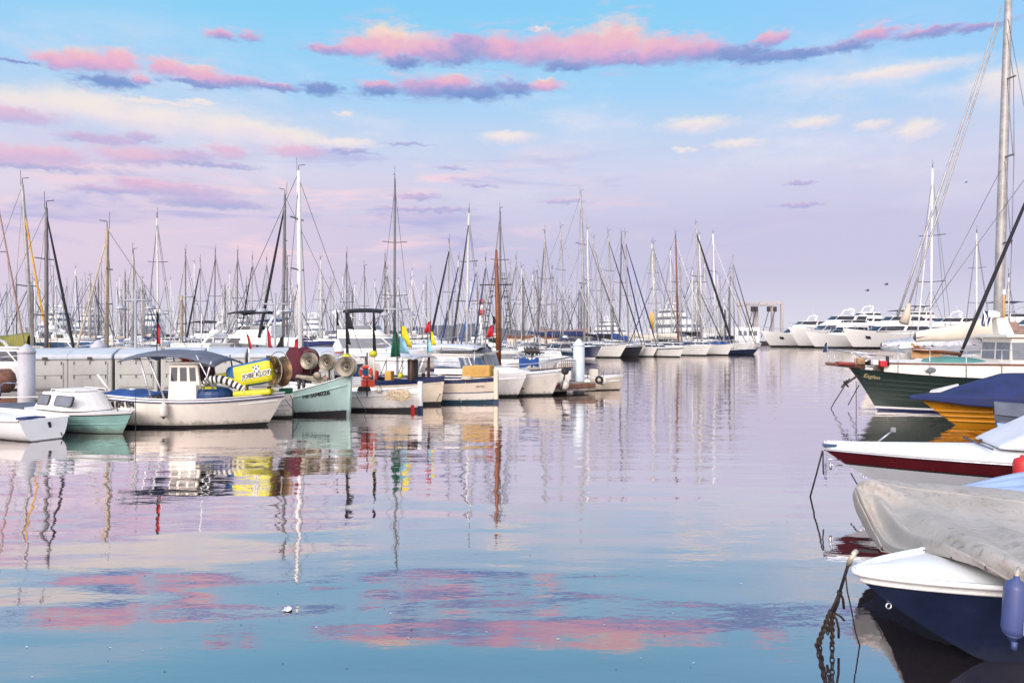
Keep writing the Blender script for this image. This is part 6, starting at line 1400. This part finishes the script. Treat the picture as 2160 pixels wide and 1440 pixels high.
# cream work boat with a row of net reels
rz = rad(-8); L = 4.4
t = thing('work_boat', 'cream open work boat with low bow beside the pale blue-white pile', 'work boat', place(1214, 47, rz, L), rz)
H = Hull(L, 1.8, 1.05, 0.95, 0.95, rake=0.5, bs=0.85, wr=0.85); H.hull(['black antifoul', 'gelcoat cream', 'bright white'], [(0.1, 0), (0.85, 1), (1, 2)], t, N=16); H.deck('gelcoat white', t, dz=0.1)
t = thing('net_reel_stand', 'four dark net reels side by side above the blue tarp', 'net reels', P(1122, 752, 41)); 
for i, px in enumerate((1110, 1118, 1126, 1134)):
    MB().lathe([(0.05, -0.10), (0.24, -0.10), (0.25, -0.06), (0.12, 0), (0.25, 0.06), (0.24, 0.10), (0.05, 0.10)], 14, Matrix.Translation(P(px, 740, 41) - P(1122, 752, 41)) @ Matrix.Rotation(rad(75), 4, 'Y')).build('reel', 'dark steel', t)
MB().tube([(-0.4, 0, 0.3), (0.4, 0, 0.3)], 0.03, 6).build('axle', 'dark steel', t); MB().tube([(0, 0, 0.3), (0, 0, -0.6)], 0.05, 6).build('stand', 'dark steel', t)
# boat under the long grey awning behind the cream boat
rz = rad(-12); L = 6.0
t = thing('fishing_boat', 'white boat under a long pale grey awning, the brown mast rising beside it', 'fishing boat', (WX(955, 29.2), 29.6, 0), rz)
H = Hull(L, 2.1, 0.9, 0.85, 1.0, rake=0.4, bs=0.8, wr=0.85); H.hull(['black antifoul', 'gelcoat white', 'bright white'], [(0.1, 0), (0.85, 1), (1, 2)], t, N=16); H.deck('gelcoat white', t, dz=0.1)
mb = MB(); mb.grid(lambda u, v: Vector((lerp(-2.6, 1.2, u), 0.95 * (2 * v - 1), 2.06 - 0.1 * (2 * v - 1) ** 2 - 0.10 * (2 * u - 1) ** 2)), 10, 8); aw = mb.build('awning', 'canvas pale', t, solid=0.05)
for x in (-2.5, -0.8, 1.1):
    for y in (-0.9, 0.9): MB().tube([(x, y, 0.8), (x, y, 2.0)], 0.02, 6).build('awning_post', 'stainless', aw)
tier(t, -0.6, 1.5, 1.3, 0.9, 1.62, 0.4, 0, 1.1, g=(0.3, 0.9), mats=('gelcoat white', 'blue glass'), name='cuddy')
for x in (-1.9, -1.2): MB().tube([(x, -0.8, 0.9), (x + 0.25, -0.8, 1.55)], 0.03, 6).build('arch_tube', 'bright white', t)
t = thing('radar_hat', 'small dark dome on a post above the grey awning', 'radar', P(1017, 741, 29.8)); MB().lathe([(0.001, 0), (0.42, 0.0), (0.38, 0.06), (0.12, 0.13), (0.001, 0.14)], 16).build('dome', 'canvas grey', t); MB().tube([(0, 0, 0.1), (0, 0, 0.6)], 0.02, 6).build('stem', 'mast pale', t); MB().tube([(0, 0, 0), (0, 0, -1.2)], 0.03, 6).build('post', 'mast pale', t)
# the varnished mast with ratlines
t = thing('wooden_boat', 'old gaff-rigged boat with thick varnished brown mast, crosstree and rope ladders', 'sailboat', (WX(1051, 32.0), 32.0, 0), rad(-18))
H = Hull(6.5, 2.2, 1.0, 0.9, 1.1, rake=0.2, bs=0.4, wr=0.85); H.hull(['black antifoul', 'gelcoat white', 'navy paint'], [(0.1, 0), (0.85, 1), (1, 2)], t, N=16); H.deck('teak', t)
inv3 = lambda p_: Matrix.Rotation(rad(18), 3, 'Z') @ (Vector(p_) - Vector(t.location))
m = MB().tube([inv3(P(1052, 770, 32)), inv3(P(1050, 650, 32)), inv3(P(1047, 560, 32)), inv3(P(1047, 527, 32))], [0.115, 0.11, 0.085, 0.045], 12).build('mast', 'varnished wood', t)
MB().tube([inv3(P(1012, 601, 32)), inv3(P(1080, 600, 32))], 0.03, 6).build('crosstree', 'dark steel', m)
for s_, (xt, xb_) in ((-1, (1041, 1018)), (1, (1059, 1072))):
    mb = MB(); a0_, b0_ = P(xt, 575, 32), P(xb_, 705, 32); mb.tube([inv3(a0_), inv3(b0_)], 0.012, 5); mb.tube([inv3(a0_ + Vector((0.10, 0, 0))), inv3(b0_ + Vector((0.16, 0, 0)))], 0.012, 5)
    for k in range(1, 10): q = a0_.lerp(b0_, k / 10); mb.tube([inv3(q + Vector((-0.03, 0, 0))), inv3(q + Vector((0.16, 0, 0)))], 0.020, 5)
    mb.build('rope_ladder', 'rope dark', t)
for xb_ in (1005, 1092): MB().tube([inv3(P(1047, 545, 32)), inv3(P(xb_, 715, 32))], 0.012, 5).build('shroud', 'steel wire', t)

# ------------------------------------------------------------------ sailboats one can tell apart
SB = sailboat
G = 'sailboats moored behind the pontoon'
SB('sailboat with tall leaning grey mast, ochre furled jib and olive boom cover', 70, 40, 388, L=9, rz=rad(-14), jf=0.32, cs=2.3, mast='mast grey', lean=-23, jib='sail ochre', jr=0.055, cover='canvas olive', spread=(0.42,), low_jib=0.85, group=G, w=0.10)
SB('black-hulled sloop with straight grey mast and long black furled jib', 98, 34, 438, L=7.4, rz=rad(-14), jf=0.58, cs=1.3, hull='deep navy', mast='mast dark', lean=0, jib='canvas black', jr=0.06, cover='canvas beige', spread=(0.33, 0.68), low_jib=0.96, group=G, w=0.085)
SB('black-hulled ketch with brown-gold main mast and tan furled jib', 225, 36, 480, L=7.5, rz=rad(194), jf=0.5, hull='deep navy', mast='mast gold', lean=1, jib='canvas beige', jr=0.05, cover='canvas beige', spread=(0.45, 0.70), group=G, w=0.105, cabin='teak')
SB('sailboat with pale mast and wires spreading both sides beside the lamp post', 335, 52, 460, bow_px=300, mast='mast pale', lean=-4, cover='canvas white', spread=(0.30, 0.68), group=G, w=0.07)
SB('sailboat with stubby grey mast just behind the twin lamp post', 279, 48, 535, bow_px=308, mast='mast grey', lean=2, group=G, w=0.11, cover='canvas navy')
SB('sailboat with leaning brown forestay at the frame edge', -14, 40, 350, bow_px=60, mast='mast dark', jib='canvas brown', jr=0.045, group=G, band='navy paint')
SB('sailboat with short pale mast topped by a white lamp, above the fishing boat flag', 383, 50, 622, bow_px=360, mast='mast gold', group=G, w=0.12, vane=False)
SB('sailboat with slim dark mast above the canopy antenna', 392, 62, 533, bow_px=350, mast='mast dark', lean=-1, group=G, jib='mast grey', jr=0.04)
SB('sailboat with dark furled jib leaning over the wheelhouse roof', 422, 70, 552, bow_px=386, mast='mast grey', jib='canvas black', jr=0.08, group=G)
SB('sailboat with grey mast and long dark jib above the black bimini', 452, 66, 532, bow_px=418, mast='mast dark', jib='mast dark', jr=0.06, lean=2, group=G)
SB('sailboat with plain dark mast between the two biminis', 500, 62, 536, bow_px=470, mast='mast dark', lean=1, group=G, jib='mast grey', jr=0.04)
SB('sailboat with mast and dark jib leaning over the wide black bimini', 531, 64, 547, bow_px=500, mast='mast grey', jib='canvas black', jr=0.06, lean=1, group=G)
SB('sailboat with thin mast close beside the thick black furled sail', 560, 74, 550, bow_px=535, mast='mast grey', lean=2, group=G)
SB('dark-masted sloop with thick black furled jib leaning past the lamp post', 597, 46, 410, L=8.5, rz=rad(193), jf=0.48, mast='mast dark', lean=4, jib='canvas black', jr=0.085, spread=(0.42, 0.72), group=G, cover='canvas navy', w=0.095)
SB('tall white ketch with wire fan rigging, highest of the masts, black and white hull', 633, 42, 360, bow_px=722, L=9.5, hull='deep navy', band='bright white', mast='mast white', lean=-3, spread=(0.47, 0.74), cover='canvas white', group=G, w=0.13, wires=True, rz=rad(-12), wr=0.02)
SB('sailboat with thin dark mast immediately beside the white ketch mast', 606, 60, 548, bow_px=640, mast='mast dark', group=G)
SB('sailboat with pale mast seen through the ketch rigging', 676, 72, 548, bow_px=705, mast='mast pale', group=G)
SB('sailboat with bare dark mast above the tattered black pennant', 732, 52, 543, bow_px=710, mast='mast dark', lean=-1, group=G, jib=None)
SB('sailboat with dark mast and navy cover above the flybridge cruiser', 769, 66, 566, bow_px=800, mast='mast dark', group=G, cover='canvas navy')
SB('sloop with very tall dark mast and long spreaders beside the third lamp post', 832, 46, 377, bow_px=806, mast='mast dark', lean=1, spread=(0.34, 0.64), cover='canvas navy', group=G, w=0.075, rz=rad(100), jib='mast grey', jr=0.03)
SB('sailboat with grey mast touching the tall dark mast, behind the lamp arms', 812, 70, 542, bow_px=790, mast='mast dark', group=G)
SB('sailboat with pale mast between lamp post and yellow pennant', 868, 74, 590, bow_px=900, mast='mast pale', jib='mast dark', jr=0.05, group=G)
SB('sailboat with long black jib leaning toward the signal flag', 945, 58, 513, bow_px=898, mast='mast grey', jib='canvas black', jr=0.085, lean=2, group=G)
SB('sailboat with navy furled jib crossing behind the signal flag', 966, 64, 548, bow_px=924, mast='mast pale', jib='canvas navy', jr=0.08, group=G, lean=1)
SB('sloop with black and white twisted furled sail on a tall pale mast', 984, 52, 450, bow_px=950, mast='mast pale', jib=mat('twisted sail', (60, 60, 66), 0.8, var=0.45, scale=9), jr=0.07, lean=5, spread=(0.38, 0.66), group=G, w=0.09)
SB('sailboat with blue furled jib beside the beacon column', 1004, 72, 562, bow_px=968, mast='mast pale', jib='canvas blue', jr=0.07, group=G)
SB('sailboat with short mast and black sail cover beside the brown mast', 1024, 60, 551, bow_px=995, mast='mast grey', cover='canvas black', jib='canvas navy', jr=0.06, group=G)
SB('sloop with tall dark mast directly behind the varnished brown mast', 1056, 56, 447, bow_px=1085, mast='mast dark', cover='canvas black', spread=(0.40, 0.66), group=G, w=0.085, lean=-1)
SB('sailboat with grey mast and crossing dark jib beyond the cabin cruiser', 1088, 70, 547, bow_px=1052, mast='mast grey', jib='mast dark', jr=0.06, group=G)
SB('sailboat with twin dark stays above the wooden classic hull', 1100, 78, 566, bow_px=1140, mast='mast pale', jib='canvas black', jr=0.05, group=G)
SB('sailboat with dark jib leaning over the brown-covered hull', 1127, 74, 578, bow_px=1160, mast='mast grey', jib='mast dark', jr=0.06, group=G)
G = 'sailboats in the far row by the open water'
SB('cream sloop with tall dark mast just before the four net reels', 1152, 62, 493, bow_px=1130, mast='mast grey', lean=-3, spread=(0.40, 0.62), group=G, jib='mast dark', jr=0.05, toward=1)
SB('sailboat with grey mast standing between the net reels and the pile', 1165, 80, 567, bow_px=1190, mast='mast grey', group=G)
SB('navy sloop with white boot stripe behind the pale blue-white pile', 1188, 80, 481, bow_px=1268, L=12, hull='deep navy', boot='bright white', mast='mast grey', lean=-5, jib='mast grey', jr=0.055, spread=(0.38, 0.64), group=G, cover='canvas navy')
SB('white plumb-bowed sloop with the highest mast of the far row', 1233, 83, 407, bow_px=1322, L=12.5, hull='gelcoat white', mast='mast grey', lean=-8, jib='mast grey', jr=0.07, spread=(0.40, 0.66), group=G, cover='canvas navy', w=0.13)
SB('white sloop with pale thick mast crowded beside the highest mast', 1243, 90, 485, bow_px=1316, mast='mast pale', lean=-4, jib='mast dark', jr=0.06, group=G, w=0.12)
SB('sailboat with slim grey mast leaning beside the plumb-bowed sloop', 1262, 96, 502, bow_px=1296, mast='mast grey', lean=-9, group=G, spread=(0.5,))
SB('black-hulled catamaran-like sloop with dark furled jib', 1291, 86, 491, bow_px=1356, L=11, hull='lettering black', mast='mast grey', lean=-8, jib='canvas black', jr=0.07, group=G, cover='canvas black', spread=(0.40, 0.66))
SB('white sloop with dark mast and navy jib above a blue boom cover', 1306, 88, 494, bow_px=1362, mast='mast dark', lean=5, jib='canvas navy', jr=0.075, group=G, cover='canvas blue')
SB('white reverse-transom sloop with two dark sails crossing its mast', 1326, 87, 495, bow_px=1388, L=10, mast='mast grey', lean=-7, jib='canvas navy', jr=0.075, group=G, cover='canvas blue', spread=(0.45,))
SB('white sloop with pair of grey masts and orange gear on deck', 1388, 86, 514, bow_px=1444, L=10.5, band='navy paint', mast='mast grey', lean=-9, jib='mast dark', jr=0.06, group=G, spread=(0.55,), cover='canvas cream')
SB('white sailboat with pale mast close beside the paired grey mast', 1383, 98, 513, bow_px=1350, mast='mast pale', lean=-8, group=G, spread=(0.4, 0.7))
SB('small sailboat with beige mast between pair of masts and brown one', 1418, 100, 528, bow_px=1440, mast='mast pale', lean=-4, group=G)
SB('white sloop with slender orange-brown wooden mast', 1431, 92, 493, bow_px=1500, L=11.5, mast='varnished wood', lean=-6, jib='mast pale', jr=0.04, group=G, cover='canvas cream', w=0.10)
SB('white sailboat with grey mast right beside the wooden mast', 1438, 96, 547, bow_px=1478, mast='mast grey', lean=-4, group=G)
SB('white sloop with thick black furled jib and leaning grey mast', 1480, 94, 473, bow_px=1545, L=12.5, mast='mast grey', lean=-12, jib='canvas black', jr=0.14, group=G, cover='canvas black', w=0.13)
SB('white sailboat with pale mast sheltered behind the thick black jib', 1482, 104, 496, bow_px=1530, mast='mast pale', lean=-7, group=G, w=0.13)
SB('white sailboat with short pale mast beneath the thick black jib', 1492, 110, 556, bow_px=1520, mast='mast pale', lean=-6, group=G)
SB('white sloop with bright white mast and twin stays toward the hoist', 1510, 108, 493, bow_px=1585, L=13, mast='mast white', lean=-6, jib='mast pale', jr=0.045, group=G, spread=(0.4, 0.65), w=0.12)
SB('small sailboat with low grey mast near the short black post', 1519, 112, 587, bow_px=1560, mast='mast grey', group=G)
SB('cream sloop last in its row, black jib reaching beside the boat hoist', 1549, 118, 543, bow_px=1596, L=10, hull='gelcoat cream', mast='mast grey', lean=-3, jib='canvas black', jr=0.07, group=G, cover='canvas black')
SB('white-masted yacht standing alone beyond the twin forestays', 1963, 62, 355, bow_px=1930, L=13, mast='mast white', lean=4, spread=(0.36, 0.62), group='sailing yachts on the yacht side', jib='mast pale', jr=0.05, cover='canvas brown')
SB('smaller white-masted sailboat seen through the rigging of the large yacht', 2060, 70, 492, bow_px=2030, mast='mast white', group='sailing yachts on the yacht side', spread=(0.40, 0.7), cover='canvas white')
SB('sailboat with thin grey mast and short spreaders beside the black sail', 2128, 60, 585, bow_px=2150, mast='mast pale', group='sailing yachts on the yacht side')
# old wooden hulls between them
rz = rad(-10); L = 6.5
t = thing('wooden_hull', 'cream classic hull with orange-brown rail beyond the net reels', 'classic boat', (WX(1125, 94), 94, 0), rz)
H = Hull(L, 2.2, 2.5, 2.4, 2.5, rake=0.5, bs=0.7, wr=0.8); H.hull(['black antifoul', 'old cream paint', 'varnished wood'], [(0.05, 0), (0.82, 1), (1, 2)], t, N=16); H.deck('teak', t)
t = thing('covered_hull', 'long hull under a sagging grey-brown cover behind the pile', 'covered boat', (WX(1195, 98), 98, 0), rz)
H = Hull(7.0, 2.6, 2.2, 2.2, 2.4, rake=0.5, bs=0.8, wr=0.85); H.hull(['black antifoul', 'canvas brown', 'mast dark'], [(0.05, 0), (0.6, 1), (1, 2)], t, N=16)
mb = MB(); mb.grid(lambda u, v: Vector((lerp(-3.4, 3.2, u), 1.2 * (2 * v - 1), 3.1 + 0.5 * abs(2 * u - 1) ** 2 - 0.7 * (2 * v - 1) ** 2 + 0.05 * math.sin(20 * u))), 20, 8); mb.build('cover', 'canvas brown', t, solid=0.08)

# ------------------------------------------------------------------ the thicket of far masts
R6 = random.Random(21)
protos = []
for i, (hl, ms, jb, cv_) in enumerate((('gelcoat white', 'mast grey', 'canvas black', 'canvas navy'), ('gelcoat white', 'mast pale', 'mast pale', 'canvas white'), ('deep navy', 'mast dark', None, 'canvas blue'), ('gelcoat cream', 'mast grey', 'mast dark', 'canvas beige'), ('gelcoat white', 'mast pale', 'canvas navy', 'canvas black'))):
    lab = 'small distant sailboat with thin mast in the crowded far rows'
    protos.append(sailboat(lab, 200 + 160 * i, 128, 590, bow_px=215 + 160 * i, L=9, hull=hl, mast=ms, jib=jb, jr=0.06, cover=cv_, wires=(i % 2 == 0), spread=(0.5,), w=0.10, group='distant sailboats in the crowded rows'))
n = 0
for k in range(112):
    px = R6.uniform(-10, 1240) if k < 92 else R6.uniform(1200, 1560)
    D = R6.uniform(92, 170); top = R6.triangular(548, 632, 596)
    src = protos[k % 5]; hz = ZY(top, D) / ZY(590, 128)
    copy_tree(src, (WX(px, D), D, 0), R6.choice([rad(R6.uniform(-50, 10)), rad(R6.uniform(140, 200))]), scale=(1.0, 1.0, hz))

# ------------------------------------------------------------------ birds and drifting scraps
for lab, px, py, D, s_ in (('dark gull flying above the motor yachts, lower of a pair', 1830, 613, 120, 0.8), ('dark gull flying above the motor yachts, higher of a pair', 1870, 600, 120, 0.8), ('tiny bird high beside the big mast', 2038, 385, 90, 0.4)):
    t = thing('gull', lab, 'bird', P(px, py, D))
    mb = MB(); 
    mb.loft([[Vector((x, r_ * math.cos(a) , r_ * 0.9 * math.sin(a))) * s_ for a in [2 * math.pi * k / 8 for k in range(8)]] for x, r_ in ((-0.42, 0.02), (-0.25, 0.10), (0.0, 0.14), (0.2, 0.10), (0.3, 0.06), (0.42, 0.015))], sm=True)
    for sg in (1, -1): mb.loft([[Vector((x0 + dx_, sg * y_, z_ + dz_)) * s_ for dx_, dz_ in ((-0.16 * w_, 0), (0, 0.03), (0.12 * w_, 0), (0, -0.02))] for x0, y_, z_, w_ in ((0.05, 0.08, 0.05, 1), (0.08, 0.32, 0.26, 0.9), (0.0, 0.62, 0.24, 0.5), (-0.12, 0.85, 0.12, 0.1))], sm=True)
    mb.build('body', 'gull', t)
o = MB(); c = Vector((WX(607, 6.48), 6.48, 0.006)); o.grid(lambda u, v: c + Vector((0.07 * (u - 0.5) + 0.01 * math.sin(5 * v), 0.10 * (v - 0.5), 0.006 * math.sin(7 * u + 4 * v) + 0.006)), 5, 5); o = o.build('paper_scrap', 'bright white', None, solid=0.003); tag(o, 'crumpled white scrap floating on the open water', 'litter')
mb = MB(); R7 = random.Random(8)
for k in range(80):
    D = 3744.0 / R7.uniform(210, 720); px = R7.uniform(0, 1720); c = Vector((WX(px, D), D, 0.004)); r_ = R7.uniform(0.004, 0.011); a = R7.uniform(0, 6.3)
    mb.add([c + Vector((r_ * math.cos(a + q_), r_ * 0.6 * math.sin(a + q_), 0.002 * (i % 2))) for i, q_ in enumerate((0, 1.3, 2.6, 3.6, 5.0))], [(0, 1, 2, 3, 4)], 0 if R7.random() < 0.65 else 1)
o = mb.build('debris', ['rope dark', 'bright white']); tag(o, 'tiny leaves and specks drifting on the water', 'debris', kind='stuff')
